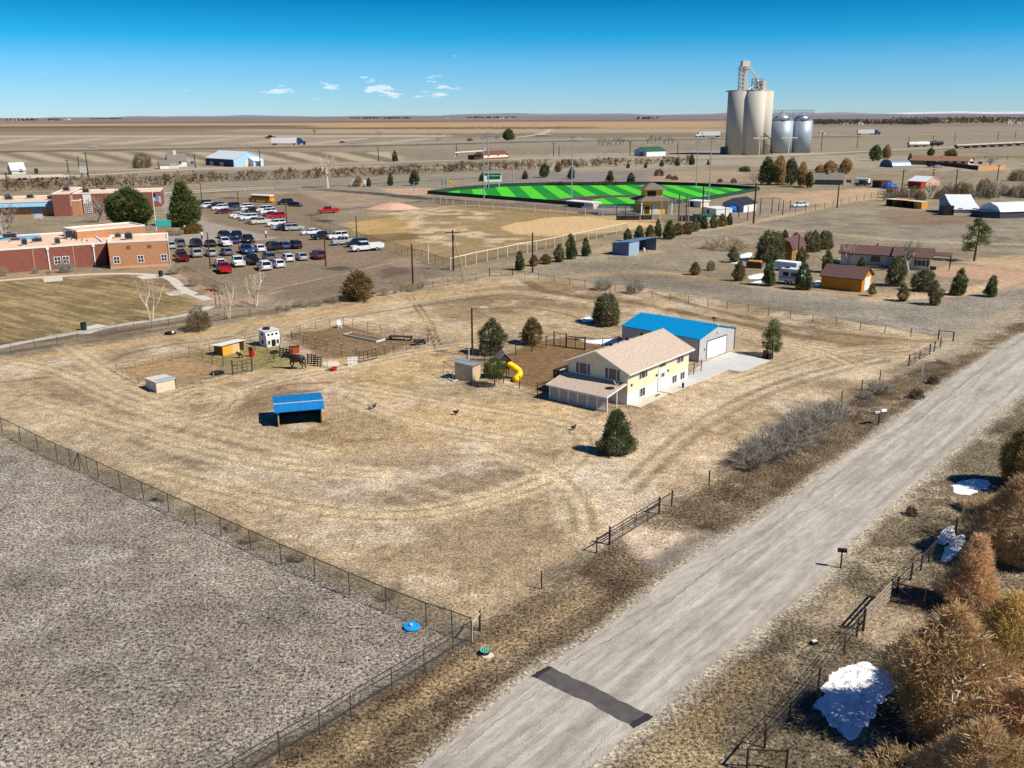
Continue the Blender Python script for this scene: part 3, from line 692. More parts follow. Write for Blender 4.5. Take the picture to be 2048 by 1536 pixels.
struct('brown_infield', flat([(1096, 400), (1137, 395.5), (1188, 391.5), (1239, 390.3), (1300, 391), (1352, 395), (1362, 402), (1330, 404), (1290, 396.5), (1239, 394.5), (1207, 396), (1175, 401.5), (1165, 409), (1130, 407)], .026), M_SKIN)
M_MULCH = S('mulch', 150, 140, 136, rough=.95, var=.2, scale=.4)
M_SNOW = S('snow', 250, 252, 255, .92, rough=.7, var=.12, scale=1.2)
def snow(pts, z=.03, seed=1, n=4, j=.15):
    S0 = resample(smooth_line([G(*p) for p in pts] + [G(*pts[0])], 2), len(pts) * n + 1)[:-1]; c = sum(S0, Vector()) / len(S0); P = [p + (p - c).normalized() * (float(fbm(np.array([p.x]), np.array([p.y]), .7, 3, .7, seed)[0]) - .5) * 5 * j for p in S0]; mb = MB(); rings = 5; k = len(P)
    for q in range(rings):
        t = 1 - q / rings
        for p, p0 in zip(P, S0): v = c + ((p if q == 0 else p0 * .6 + p * .4) - c) * t; mb.v.append((v.x, v.y, .006 + z * (1 - t ** 4) * (.6 + .8 * float(vnoise(np.array([v.x * 1.7]), np.array([v.y * 1.7]))[0]))))
    mb.v.append((c.x, c.y, .006 + z))
    for q in range(rings - 1):
        for i in range(k): a = q * k + i; b_ = q * k + (i + 1) % k; mb.f.append((a, b_, b_ + k, a + k))
    for i in range(k): mb.f.append(((rings - 1) * k + i, (rings - 1) * k + (i + 1) % k, rings * k))
    o = mb.build('snow_patch', M_SNOW, None, True); o['kind'] = 'structure'; return o
snow([(1690, 1340), (1728, 1323), (1745, 1335), (1790, 1345), (1800, 1370), (1770, 1400), (1745, 1440), (1720, 1470), (1700, 1483), (1672, 1455), (1640, 1430), (1626, 1405), (1650, 1380), (1655, 1355)], .006, 5, 9, .2)
snow([(1895, 1052), (1912, 1050), (1910, 1075), (1890, 1090), (1868, 1088)], .006, 6, 8, .2)
snow([(1905, 1072), (1930, 1070), (1930, 1085), (1908, 1110), (1900, 1125), (1880, 1125), (1890, 1098)], .006, 7, 8, .2)
snow([(1902, 970), (1925, 962), (1955, 955), (1985, 965), (1960, 985), (1925, 992), (1905, 985)], .006, 8, 8, .2)
for i, pts in enumerate(([(1480, 510), (1505, 502), (1505, 512), (1484, 524)], [(1494, 553), (1530, 544), (1532, 556), (1500, 560)], [(1500, 566), (1530, 558), (1530, 572)], [(1462, 522), (1482, 522), (1480, 527), (1460, 527)],
    [(1605, 498), (1630, 495), (1640, 502), (1615, 505)], [(1670, 522), (1690, 512), (1705, 517), (1690, 528)], [(1630, 562), (1642, 560), (1642, 572), (1628, 572)], [(1160, 637), (1185, 632), (1190, 642), (1168, 646)], [(1150, 679), (1245, 678), (1246, 686), (1190, 690)])):
    snow(pts, .08, 20 + i, 3, .15)
# skyline: low swells 15 to 20 km away, some still under snow
def swell(name, y, h, xs, m, seed, x0=-9000, x1=9000):
    r = random.Random(seed); n = 120; mb = MB()
    ph = [r.uniform(0, 6.28) for _ in range(5)]
    def hh(x): return h * (0.55 + 0.18 * math.sin(x / 900 + ph[0]) + 0.14 * math.sin(x / 2100 + ph[1]) + 0.10 * math.sin(x / 370 + ph[2]) + .06 * math.sin(x / 170 + ph[3]))
    for i in range(n + 1):
        x = x0 + (x1 - x0) * i / n
        for dy, k in ((-1800, -0.02), (-900, .45), (0, 1.0), (1500, .6), (3000, -.1)): mb.v.append((x, y + dy, hh(x) * k))
    for i in range(n):
        for j in range(4): a = i * 5 + j; mb.f.append((a, a + 5, a + 6, a + 1))
    o = mb.build(name, m, None, True); o['kind'] = 'structure'; return o
M_HILL = S('far_hills', 134, 134, 146, rough=1, var=.1, scale=.0008)
M_HILLS = S('snowy_hills', 206, 216, 230, .8, rough=1, var=.08, scale=.002, stretch=(1, .3, 1))
swell('hill', 19000, 74, 0, M_HILL, 4)
swell('snowy_hill', 21500, 78, 0, M_HILLS, 9, 1400, 14000)
# ================================================================ PLANTS
def DEPTH(g): return g.y * math.cos(PITCH) + CAM_H * math.sin(PITCH)
def leaf_mesh(name, clumps, nleaf, L, W, m, seed, up=0.3, spread=1.0, tri=False):
    """clumps: (centre, outward dir, radius). One small blade per leaf spray"""
    rs = np.random.RandomState(seed); n = len(clumps) * nleaf
    C = np.repeat(np.array([c[0] for c in clumps]), nleaf, 0); D = np.repeat(np.array([c[1] for c in clumps]), nleaf, 0); Rr = np.repeat(np.array([c[2] for c in clumps]), nleaf)[:, None]
    off = rs.normal(size=(n, 3)); off /= np.linalg.norm(off, axis=1)[:, None] + 1e-9; off *= Rr * rs.rand(n, 1) ** 0.5
    B = C + off
    d = D * 0.7 + off / (Rr + 1e-6) * 0.6 + rs.normal(size=(n, 3)) * 0.55 * spread + np.array([0, 0, up]); d /= np.linalg.norm(d, axis=1)[:, None] + 1e-9
    s = np.cross(d, rs.normal(size=(n, 3))); s /= np.linalg.norm(s, axis=1)[:, None] + 1e-9
    l = L * rs.uniform(.6, 1.3, (n, 1)); w = W * rs.uniform(.6, 1.3, (n, 1))
    v0 = B - s * w * .5; v1 = B + s * w * .5; v2 = B + d * l + s * w * .22; v3 = B + d * l - s * w * .22
    co = np.stack([v0, v1, v2, v3], 1).reshape(-1, 3)
    me = bpy.data.meshes.new(name); me.vertices.add(4 * n); me.vertices.foreach_set('co', co.astype(np.float32).ravel())
    me.loops.add(4 * n); me.loops.foreach_set('vertex_index', np.arange(4 * n, dtype=np.int32))
    me.polygons.add(n); me.polygons.foreach_set('loop_start', np.arange(0, 4 * n, 4, dtype=np.int32)); me.polygons.foreach_set('loop_total', np.full(n, 4, np.int32))
    me.update(calc_edges=True); me.materials.append(m); return me
def env_clumps(shape, H, Rm, z0, n, r, seed, lobes=9, inner=.45, lump=.28):
    """clump centres through an uneven crown; shape(t) is the relative radius at relative height t"""
    q = random.Random(seed); LB = [(q.uniform(0, 6.283), q.random(), q.uniform(.5, 1.0)) for _ in range(lobes)]; out = []
    GP = [(q.uniform(0, 6.283), q.random()) for _ in range(max(3, lobes // 2))]
    while len(out) < n:
        t = q.random() ** 1.15; a = q.uniform(0, 6.283); rr = shape(t)
        if q.random() > rr * .85 + .2: continue
        k = 1 - lump * .6
        for la, lt, ls in LB:
            da = abs((a - la + math.pi) % (2 * math.pi) - math.pi)
            k += lump * ls * math.exp(-(da / .5) ** 2 - ((t - lt) / .16) ** 2)
        gap = any(abs((a - ga + math.pi) % (2 * math.pi) - math.pi) < .22 and abs(t - gt) < .05 for ga, gt in GP)
        if gap and q.random() < .8: continue
        f = inner + (1 - inner) * q.random() ** .45
        rad = Rm * rr * k * f
        p = (math.cos(a) * rad, math.sin(a) * rad, z0 + t * (H - z0) * (0.97 + .06 * q.random())); d = Vector((math.cos(a), math.sin(a), .25 + .8 * t)).normalized()
        out.append((p, tuple(d), r * q.uniform(.7, 1.3)))
    return out
M_BARK = S('bark', 92, 74, 58, rough=.95, var=.25, scale=6, bump=.4, stretch=(4, 4, .6))
M_PALEBARK = S('pale_bark', 206, 192, 170, rough=.9, var=.18, scale=5, stretch=(3, 3, .7))
M_GREYTWIG = S('grey_twigs', 164, 155, 140, rough=.95, var=.2, scale=3, island=.25)
M_TANTWIG = S('tan_twigs', 188, 168, 138, rough=.95, var=.18, scale=3, island=.25)
M_BROWNTWIG = S('brown_twigs', 104, 84, 70, rough=.95, var=.25, scale=3, island=.3)
def foliage(name, c1, c2, island=.35, scale=.9):
    m = mat(name, lin(*c1, 1.15), rough=.8, scale=scale, island=island, col2=lin(*c2, 1.15), spec=.15, detail=2); nt = m.node_tree; N = nt.nodes; b = N['Principled BSDF']
    tr = N.new('ShaderNodeBsdfTranslucent'); mx = N.new('ShaderNodeMixShader'); mx.inputs[0].default_value = .4
    nt.links.new(b.inputs['Base Color'].links[0].from_socket, tr.inputs[0]); nt.links.new(b.outputs[0], mx.inputs[1]); nt.links.new(tr.outputs[0], mx.inputs[2]); nt.links.new(mx.outputs[0], N['Material Output'].inputs['Surface']); return m
M_DARKGREEN = foliage('dark_needles', (58, 68, 44), (116, 124, 80))
M_PINE = foliage('pine_needles', (62, 76, 42), (128, 134, 80))
M_JUNIPER = foliage('juniper_needles', (78, 80, 56), (140, 134, 98))
M_OLIVE = foliage('olive_juniper', (96, 84, 52), (160, 138, 90))
M_RUSSET = foliage('russet_juniper', (146, 120, 86), (202, 172, 126), .4, .6)
M_ORANGE = foliage('orange_juniper', (178, 144, 106), (226, 190, 146), .35, .5)
M_GOLDEN = foliage('golden_juniper', (148, 128, 74), (212, 180, 114), .4, .6)
M_BROWNHEDGE = foliage('brown_hedge', (88, 70, 56), (136, 110, 84), .4, .12)
M_SHRUB = foliage('dull_shrub', (96, 84, 62), (140, 124, 94), .35)
M_MOUND = foliage('mound_juniper', (96, 78, 34), (142, 116, 58), .3)
cone = lambda t: (1 - t) ** .6 * min(1, (t + .12) * 4)
egg = lambda t: max(.05, math.sin(math.pi * min(1, (t * .86 + .14)) ** .8)) ** .75
dome = lambda t: math.sqrt(max(0.0, 1 - (t * .97) ** 2)) * min(1, .75 + t * 2)
ovoid = lambda t: (math.sin(math.pi * (0.12 + .86 * t)) ** .8) * (1.08 - .35 * t)
PROTO = {}
def branchy(z0, H, Rm, n, seed, r0, shape, mb):
    q = random.Random(seed)
    for i in range(n):
        t = q.random(); a = q.uniform(0, 6.283); z = z0 + t * (H - z0) * .9; rr = Rm * shape(t) * .8
        mb.tube([(0, 0, z - .1 * H * .3), (math.cos(a) * rr * .5, math.sin(a) * rr * .5, z + .02 * H), (math.cos(a) * rr, math.sin(a) * rr, z + .07 * H)], [r0 * .4, r0 * .25, r0 * .1], 4, False)
def make_tree(key, H, Rm, z0, shape, nc, nl, L, W, m, cr, seed, trunk_r=.12, bark=None, lump=.28, inner=.45, up=.3, limbs=10):
    root = thing(key, '', 'tree'); PROTO[key] = (root, H, Rm)
    mb = MB(); mb.tube([(0, 0, -.1), (0.02 * H, 0, H * .35), (-.01 * H, .01 * H, H * .7), (0, 0, H * .93)], [trunk_r, trunk_r * .75, trunk_r * .45, trunk_r * .12], 7)
    branchy(z0, H, Rm, limbs, seed, trunk_r, shape, mb)
    mb.build('trunk', bark or M_BARK, root)
    link('crown', leaf_mesh(key + '_crown', env_clumps(shape, H, Rm, z0, nc, cr, seed, lump=lump, inner=inner), nl, L, W, m, seed, up), root)
    return root
make_tree('juniper_tree', 4.5, 2.0, .15, egg, 300, 11, .38, .12, M_JUNIPER, .28, 11, lump=.55)
make_tree('green_juniper', 5.0, 1.9, .15, cone, 290, 11, .38, .12, M_DARKGREEN, .28, 12, lump=.55)
make_tree('dome_juniper', 4.5, 2.2, .05, dome, 400, 11, .4, .11, M_JUNIPER, .28, 13, lump=.35)
make_tree('olive_juniper', 4.2, 2.1, .1, ovoid, 320, 11, .4, .12, M_OLIVE, .28, 14, lump=.5)
make_tree('yard_spruce', 5.0, 2.2, .1, lambda t: (1 - t) ** .42 * min(1, .75 + t * 1.5), 640, 13, .34, .07, M_DARKGREEN, .24, 15, lump=.5, inner=.5)
make_tree('tall_conifer', 13, 4.3, .6, lambda t: (1 - t) ** .62 * min(1, (t + .2) * 3), 900, 11, .75, .30, M_PINE, .75, 16, trunk_r=.3, lump=.4)
make_tree('broad_conifer', 12, 5.2, .6, ovoid, 900, 11, .75, .30, M_PINE, .75, 17, trunk_r=.3, lump=.45)
make_tree('young_pine', 4.5, 1.6, .7, cone, 190, 13, .36, .06, M_PINE, .26, 18, trunk_r=.09, lump=.5, inner=.3)
make_tree('round_pine', 4.2, 2.2, 1.2, ovoid, 240, 14, .42, .06, M_PINE, .34, 19, trunk_r=.12, lump=.45, limbs=16)
make_tree('brown_conifer', 9, 4.0, .8, ovoid, 520, 10, .7, .24, M_RUSSET, .6, 21, trunk_r=.22, lump=.5)
make_tree('bare_bush', 3.2, 2.0, .05, dome, 340, 8, .42, .05, M_SHRUB, .3, 22, lump=.3)
make_tree('low_shrub', 1.2, 1.0, .02, dome, 130, 8, .28, .05, M_BROWNTWIG, .2, 23, lump=.3, limbs=4, trunk_r=.04)
make_tree('mound_shrub', 1.4, 2.4, .02, dome, 260, 9, .3, .10, M_MOUND, .26, 24, lump=.2, limbs=4, trunk_r=.04)
make_tree('plain_tree', 6, 2.6, .5, ovoid, 240, 8, .6, .24, M_DARKGREEN, .45, 25, lump=.4)
# open ponderosa: foliage in plates at the ends of long limbs
def make_ponderosa():
    H, seed = 11.0, 31; q = random.Random(seed); root = thing('ponderosa_pine', '', 'tree'); PROTO['ponderosa_pine'] = (root, H, 4.6); mb = MB(); cl = []
    mb.tube([(0, 0, -.1), (.1, 0, 3), (.3, .1, 6.5), (.2, 0, 10.2)], [.32, .26, .17, .05], 8)
    for i in range(34):
        t = (i + .5) / 34; z = 2.6 + t * 8; a = q.uniform(0, 6.283); l = (4.6 * (1 - t) ** .55 + .5) * q.uniform(.6, 1.1)
        if i < 2: a = math.pi + q.uniform(-.2, .2); l = 5.4
        e = Vector((math.cos(a) * l, math.sin(a) * l, z + l * .12)); mb.tube([(.15, 0, z - .2), tuple(e * .55 + Vector((0, 0, z * .45))), tuple(e)], [.09, .06, .02], 4)
        for k in range(13):
            f = q.uniform(.45, 1.05); p = Vector((.15, 0, z - .2)).lerp(e, f) + Vector((q.gauss(0, .45), q.gauss(0, .45), q.gauss(.1, .22))); cl.append((tuple(p), (math.cos(a) * .5, math.sin(a) * .5, .7), .36))
    mb.build('trunk', M_BARK, root); link('crown', leaf_mesh('ponderosa_crown', cl, 12, .55, .09, M_PINE, 31, .4), root)
make_ponderosa()
# leafless trees and bushes: forking limbs
def grow(mb, p, d, l, r, depth, q, spread=.55, gravity=0.0, nmin=2, nmax=3, sides=4, fall=.72):
    e = p + d * l + Vector((q.gauss(0, .05), q.gauss(0, .05), 0)) * l; mid = p.lerp(e, .5) + Vector((q.gauss(0, .06), q.gauss(0, .06), q.gauss(0, .03))) * l
    mb.tube([p, mid, e], [r, r * .82, r * .62], sides if depth < 2 else 3, False)
    if depth <= 0: return
    for i in range(q.randint(nmin, nmax)):
        nd = (d + Vector((q.gauss(0, spread), q.gauss(0, spread), q.gauss(.12 + gravity, spread * .5)))).normalized(); f = q.uniform(.55, 1.0)
        grow(mb, p.lerp(e, f), nd, l * fall * q.uniform(.75, 1.15), r * .58, depth - 1, q, spread, gravity, nmin, nmax, 3, fall)
def make_bare(key, H, l0, r0, depth, stems, spread, m, seed, grav=0.1, nmax=3, base_spread=.25, fall=.72, nmin=2):
    q = random.Random(seed); root = thing(key, '', 'tree'); mb = MB(); tr = MB()
    for s in range(stems):
        a = q.uniform(0, 6.283); d = Vector((math.cos(a) * base_spread * (stems > 1), math.sin(a) * base_spread * (stems > 1), 1)).normalized(); p = Vector((math.cos(a), math.sin(a), 0)) * (.12 * (stems > 1)); p.z = -.08
        e = p + d * l0; tr.tube([p, p.lerp(e, .5), e], [r0, r0 * .85, r0 * .7], 6, False)
        for i in range(q.randint(nmin + 1, nmax + 1)):
            nd = (d + Vector((q.gauss(0, spread), q.gauss(0, spread), .1))).normalized(); grow(mb, p.lerp(e, q.uniform(.6, 1)), nd, l0 * fall * q.uniform(.8, 1.2), r0 * .6, depth, q, spread, grav, nmin, nmax, 4, fall)
    zs = max(v[2] for v in mb.v)
    for b_ in (mb, tr): b_.v = [(x * H / zs, y * H / zs, z * H / zs) for x, y, z in b_.v]
    tr.build('trunk', m, root); mb.build('branches', m, root); PROTO[key] = (root, H, H * .4); return root
make_bare('bare_cottonwood', 10, 2.6, .34, 5, 1, .5, M_PALEBARK, 41, .06)
make_bare('pale_sapling', 6, 1.4, .10, 4, 2, .33, M_PALEBARK, 42, .28, base_spread=.2)
make_bare('grey_bush', 1.8, .5, .03, 4, 9, .5, M_GREYTWIG, 43, .1, base_spread=.7)
make_bare('tan_bush', 1.8, .5, .03, 3, 9, .45, M_TANTWIG, 44, .2, base_spread=.6)
make_bare('grey_tree', 7, 1.6, .16, 5, 2, .5, M_GREYTWIG, 45, .12, base_spread=.3)
for k_, m_, n_ in (('grey_bush', M_GREYTWIG, 46), ('tan_bush', M_TANTWIG, 47)):
    link('twigs', leaf_mesh(k_ + '_twigs', env_clumps(dome, 1.75, .95, .1, 150, .22, n_, lump=.4), 9, .36, .016, m_, n_, .9), PROTO[k_][0])
USED = set()
def tree(kind, px, py, top, label, group=None, width=None, name=None, rot=None, cat='tree', h=None, g=None):
    """stand a plant of a kind on a sighted spot; its top row and width in the photograph give its size"""
    root, H, Rm = PROTO[kind]; g = g if g is not None else G(px, py); h = h or HGT(px, py, top); sz = h / H
    sw = (width * DEPTH(g) / FOC / (2 * Rm)) if width else sz
    o = root if kind not in USED else copy_tree(root); USED.add(kind)
    o.location = g; o.rotation_euler = (rnd.uniform(-.06, .06), rnd.uniform(-.06, .06), rot if rot is not None else rnd.uniform(0, 6.28)); k_ = rnd.uniform(.88, 1.12); o.scale = (sw * k_, sw / k_, sz)
    o.name = name or kind
    for k_ in ('label', 'category', 'group'):
        if k_ in o: del o[k_]
    return tag(o, label, cat, group)
# --- homestead
tree('yard_spruce', 1233, 906, 822, 'dark green bushy spruce standing in front of the lattice carport', width=72)
tree('dome_juniper', 1212, 648, 590, 'dense rounded olive-green juniper beside the blue-roofed garage', width=66)
tree('juniper_tree', 981, 708, 640, 'broad grey-green juniper right beside the yard utility pole', width=60)
tree('olive_juniper', 1065, 688, 636, 'brownish rounded juniper behind the brown yard fence posts', width=52)
tree('young_pine', 1545, 712, 640, 'small open pine beside the concrete garage apron', width=50)
tree('round_pine', 989, 772, 716, 'round low pine between chicken coop and yellow tube slide', width=52)
tree('olive_juniper', 715, 600, 542, 'big rusty-green juniper at the edge of the car park', width=72)
tree('bare_bush', 398, 660, 618, 'dark leafless rounded bush beside the school path', cat='bush', width=56, name='bush')
# --- right roadside: bronze winter junipers
make_tree('bronze_juniper', 6.0, 3.0, .2, ovoid, 1200, 16, .27, .04, M_RUSSET, .26, 51, trunk_r=.2, lump=.7, inner=.3, limbs=40, bark=M_PALEBARK)
make_tree('orange_cedar', 6.5, 2.6, .2, lambda t: (1 - t) ** .55 * min(1, (t + .3) * 2.4), 1100, 16, .27, .04, M_ORANGE, .26, 52, trunk_r=.18, lump=.7, inner=.25, limbs=36, bark=M_PALEBARK)
make_tree('golden_cedar', 6.0, 3.0, .2, ovoid, 1200, 16, .27, .04, M_GOLDEN, .26, 53, trunk_r=.2, lump=.65, inner=.3, limbs=36, bark=M_PALEBARK)
make_tree('dark_cedar', 5.5, 2.4, .2, ovoid, 800, 12, .36, .06, M_OLIVE, .30, 54, trunk_r=.14, lump=.5, inner=.3, limbs=26)
tree('bronze_juniper', 1890, 1480, 1225, 'large bronze-brown juniper overhanging the big snow patch', rot=1.0, width=350)
tree('bronze_juniper', 1950, 1690, 1450, 'brown juniper below the large bronze one at the verge fence', rot=3.0, width=340)
tree('golden_cedar', 1990, 1400, 1195, 'golden-green juniper behind the bronze juniper by the snow', rot=2.0, width=290)
tree('orange_cedar', 2050, 1600, 1370, 'bright orange-brown juniper at the near end of the roadside row', rot=.3, width=330)
tree('orange_cedar', 1940, 1215, 1075, 'orange feathery juniper beside the split snow patches', rot=1.2, width=170)
tree('bronze_juniper', 2030, 1125, 955, 'tall rust-brown juniper behind the orange feathery juniper', rot=2.2, width=220)
tree('dark_cedar', 2075, 1040, 900, 'dark juniper between the rust-brown and the dark brown-green ones', rot=1.5, width=130)
tree('dark_cedar', 2040, 975, 850, 'dark brown-green juniper beside the far roadside snow patch', rot=.5, width=120)
# --- leafless brush along the roadside fence
BR = 'grey leafless brush growing along the roadside fence posts'
for i, (px, py, top, w) in enumerate(((1500, 935, 888, 50), (1528, 920, 868, 60), (1560, 902, 850, 66), (1590, 885, 838, 62), (1612, 868, 815, 70), (1640, 850, 806, 60), (1668, 838, 802, 44))):
    tree('grey_bush', px, py, top, BR, 'grey brush along the roadside fence', cat='bush', name='roadside_bush', width=w * 1.0)
for px, py, top, w in ((1755, 785, 762, 36), (1730, 796, 782, 20)):
    tree('grey_bush', px, py, top, 'small grey bush at the foot of the driveway fence posts', 'small bushes by the driveway fence', cat='bush', name='small_bush', width=w)
tree('low_shrub', 1866, 767, 753, 'small dark tumbleweed on the verge nearest the white sign post', cat='bush', name='tumbleweed', width=22)
tree('low_shrub', 1832, 797, 780, 'small dark tumbleweed on the verge nearest the white mailboxes', cat='bush', name='tumbleweed', width=26)
tree('low_shrub', 1822, 1030, 1015, 'low dark tumbleweed across the road from the grey brush', cat='bush', name='tumbleweed', width=24)
# weeds along the chain-link fence
for px, py in ((334, 992), (470, 1052), (505, 1075), (600, 1112), (778, 1190), (790, 1180)):
    tree('tan_bush', px, py + 8, py - 14, 'dry weed tangled in the long chain-link fence', 'weeds along the chain-link fence', cat='weed', name='dry_weed', width=26)
# --- school side
tree('broad_conifer', 262, 452, 378, 'broad dark conifer standing between the two school buildings', width=100)
tree('tall_conifer', 372, 452, 365, 'tall pointed conifer beside the school entrance sign', width=68)
tree('pale_sapling', 304, 642, 555, 'slim white-barked bare tree by the lower school path', width=52)
tree('pale_sapling', 512, 612, 540, 'spreading white-barked bare tree at the car park corner', width=66, name='bare_tree')
tree('pale_sapling', 458, 636, 566, 'bushy white-barked bare tree beside the school bike racks', width=44, name='bare_tree')
tree('grey_tree', 8, 475, 400, 'grey leafless tree in front of the orange school wing', width=64)
tree('grey_tree', 195, 445, 392, 'grey leafless tree in front of the school entrance tower', width=60)
for px, py, top, w in ((388, 466, 450, 40), (368, 468, 456, 24)):
    tree('mound_shrub', px, py, top, 'low spreading olive juniper bush below the pointed conifer', 'low juniper bushes by the school sign', cat='bush', name='juniper_bush', width=w)
for px, py, top in ((345, 470, 456), (352, 471, 458), (360, 471, 459), (338, 471, 459)):
    tree('tan_bush', px, py, top, 'dry tan bush in the bed around the school sign', 'dry bushes around the school sign', cat='bush', name='dry_bush')
for px, py, top in ((70, 547, 535), (97, 548, 540), (5, 552, 535)):
    tree('grey_bush', px, py, top, 'small leafless bush against the red brick school wall', 'bushes along the school wall', cat='bush', name='wall_bush')
for px, py, top in ((390, 572, 548), (405, 590, 576), (445, 588, 570), (352, 548, 528)):
    tree('tan_bush', px, py, top, 'leafless bush along the chain-link fence of the car park', 'bushes along the car park fence', cat='bush', name='fence_bush')
tree('grey_bush', 131, 545, 520, 'thin leafless tree in front of the red brick wall between downspouts', cat='tree', name='wall_tree')
for i in range(16):
    px = 560 + i * 19 + rnd.uniform(-6, 6); py = 622 - i * 2.9 + rnd.uniform(-3, 2)
    tree('tan_bush', px, py, py - rnd.uniform(9, 17), 'dry tan weed clump along the back fence of the paddock', 'dry weeds along the back fence', cat='weed', name='dry_weed')
# --- behind the paddock and ball fields
JR = 'juniper in the row along the old ball field fence'
for i, (px, py, top, w, k) in enumerate(((1255, 482, 458, 24, 'green_juniper'), (1278, 478, 452, 26, 'green_juniper'), (1300, 478, 450, 24, 'olive_juniper'), (1316, 474, 440, 22, 'green_juniper'), (1338, 478, 442, 34, 'green_juniper'), (1356, 470, 446, 24, 'olive_juniper'),
        (1374, 468, 444, 26, 'olive_juniper'), (1390, 463, 436, 22, 'juniper_tree'), (1408, 458, 432, 22, 'green_juniper'), (1428, 456, 430, 22, 'juniper_tree'), (1444, 453, 428, 20, 'olive_juniper'), (1458, 450, 426, 16, 'green_juniper'))):
    tree(k, px, py, top, {'green_juniper': 'dark green ', 'olive_juniper': 'olive-brown ', 'juniper_tree': 'grey-green '}[k] + JR, 'junipers along the old ball field', width=w, name='row_juniper')
for px, py, top, w, k, lb in ((1040, 540, 503, 30, 'green_juniper', 'dark juniper beside the wooden corner gate'), (1068, 532, 510, 22, 'olive_juniper', 'low olive juniper beside the utility pole by the corner gate'), (1092, 528, 508, 26, 'olive_juniper', 'low round olive juniper between two darker junipers'),
        (1118, 524, 490, 26, 'juniper_tree', 'pale green pointed juniper beside the tallest dark juniper'), (1143, 518, 470, 32, 'green_juniper', 'tallest dark green juniper of the clump by the white rail fence'), (1172, 512, 477, 26, 'green_juniper', 'dark juniper at the end of the clump by the white rail fence')):
    tree(k, px, py, top, lb, width=w)
# neighbour's yard
for px, py, top, w, k, lb in (
    (1538, 522, 464, 62, 'dome_juniper', 'huge round dark juniper beside the barn-shaped shed'), (1570, 478, 460, 18, 'green_juniper', 'small pointed juniper behind the barn-shaped shed'), (1592, 478, 465, 16, 'olive_juniper', 'small olive juniper behind the barn-shaped shed'),
    (1622, 503, 463, 40, 'dome_juniper', 'round dark juniper right of the barn-shaped shed'), (1650, 498, 462, 34, 'dome_juniper', 'round green juniper behind the other round juniper by the shed'),
    (1468, 525, 495, 22, 'juniper_tree', 'thin juniper beside the snow-covered trailer'), (1477, 562, 522, 24, 'olive_juniper', 'sparse olive juniper in front of the snowy trailer'),
    (1538, 571, 514, 36, 'green_juniper', 'dark juniper left of the white camper trailer'), (1606, 579, 528, 42, 'green_juniper', 'dense juniper right of the white camper trailer'),
    (1602, 528, 496, 26, 'juniper_tree', 'juniper in front of the barn-shaped shed and pole'), (1655, 545, 502, 36, 'green_juniper', 'dark juniper beside the orange garage roof'),
    (1722, 540, 515, 22, 'green_juniper', 'small juniper between orange garage and ranch house'), (1790, 572, 516, 40, 'juniper_tree', 'upright juniper in front of the ranch house windows'),
    (1846, 582, 540, 46, 'dome_juniper', 'round green juniper in front of the ranch house corner'), (1806, 602, 566, 26, 'olive_juniper', 'small yellowish juniper nearest the orange garage door'), (1870, 610, 564, 32, 'juniper_tree', 'grey-green juniper closest to the neighbour pasture fence'),
    (1916, 590, 538, 40, 'green_juniper', 'dark dense juniper beside the reddish driveway'), (1980, 593, 552, 34, 'green_juniper', 'dark juniper at the end of the reddish driveway'), (1390, 550, 524, 22, 'olive_juniper', 'small olive juniper alone in the pasture'), (1421, 541, 522, 18, 'bare_bush', 'round leafless bush alone in the pasture')):
    tree(k, px, py, top, lb, width=w)
tree('ponderosa_pine', 1948, 522, 437, 'tall open ponderosa pine beside the ranch house', rot=.4, width=62)
tree('grey_tree', 1818, 542, 478, 'pale bare tree in front of the ranch house', width=48, name='bare_tree')
tree('pale_sapling', 1695, 530, 478, 'thin pale bare tree at the end of the ranch house', width=26, name='bare_tree')
tree('young_pine', 1742, 592, 566, 'little thin pine in front of the orange garage door', width=22)
for px, py, top, w in ((1208, 580, 556, 26), (1268, 586, 560, 26)):
    tree('grey_bush', px, py, top, 'leafless bush just behind the paddock wire fence', 'leafless bushes behind the paddock fence', cat='bush', name='leafless_bush', width=w)
# mid distance right
for px, py, top, w, k, lb in ((1750, 322, 292, 26, 'plain_tree', 'dark pine beside the ribbed arched hut'), (1772, 318, 290, 22, 'brown_conifer', 'brown conifer between dark pine and arched hut'), (1819, 328, 307, 12, 'green_juniper', 'small conifer behind the ribbed arched hut'),
    (1861, 312, 297, 16, 'plain_tree', 'rounded tree behind the brown-roofed ranch house left end'), (1902, 312, 299, 26, 'dome_juniper', 'round bush behind the brown-roofed ranch house middle'),
    (1532, 370, 318, 34, 'plain_tree', 'tall dark tree in the grove near the elevator'), (1556, 370, 314, 36, 'brown_conifer', 'rusty conifer in the grove near the elevator'), (1580, 370, 320, 34, 'plain_tree', 'green-brown tree right of the rusty conifer'), (1604, 374, 326, 30, 'brown_conifer', 'brown conifer at the right end of the elevator grove'), (1618, 376, 345, 20, 'plain_tree', 'small green tree beside the grey ranch house'),
    (1508, 372, 345, 18, 'grey_tree', 'leafless tree at the left end of the elevator grove'), (1490, 343, 333, 26, 'dome_juniper', 'low round bush near the elevator road'), (1690, 348, 318, 30, 'brown_conifer', 'russet tree behind the grey ranch house gable'), (1660, 345, 322, 34, 'brown_conifer', 'russet tree behind the grey ranch house roof'), (1640, 345, 330, 26, 'brown_conifer', 'russet bush behind the grey ranch house chimney')):
    tree(k, px, py, top, lb, width=w)
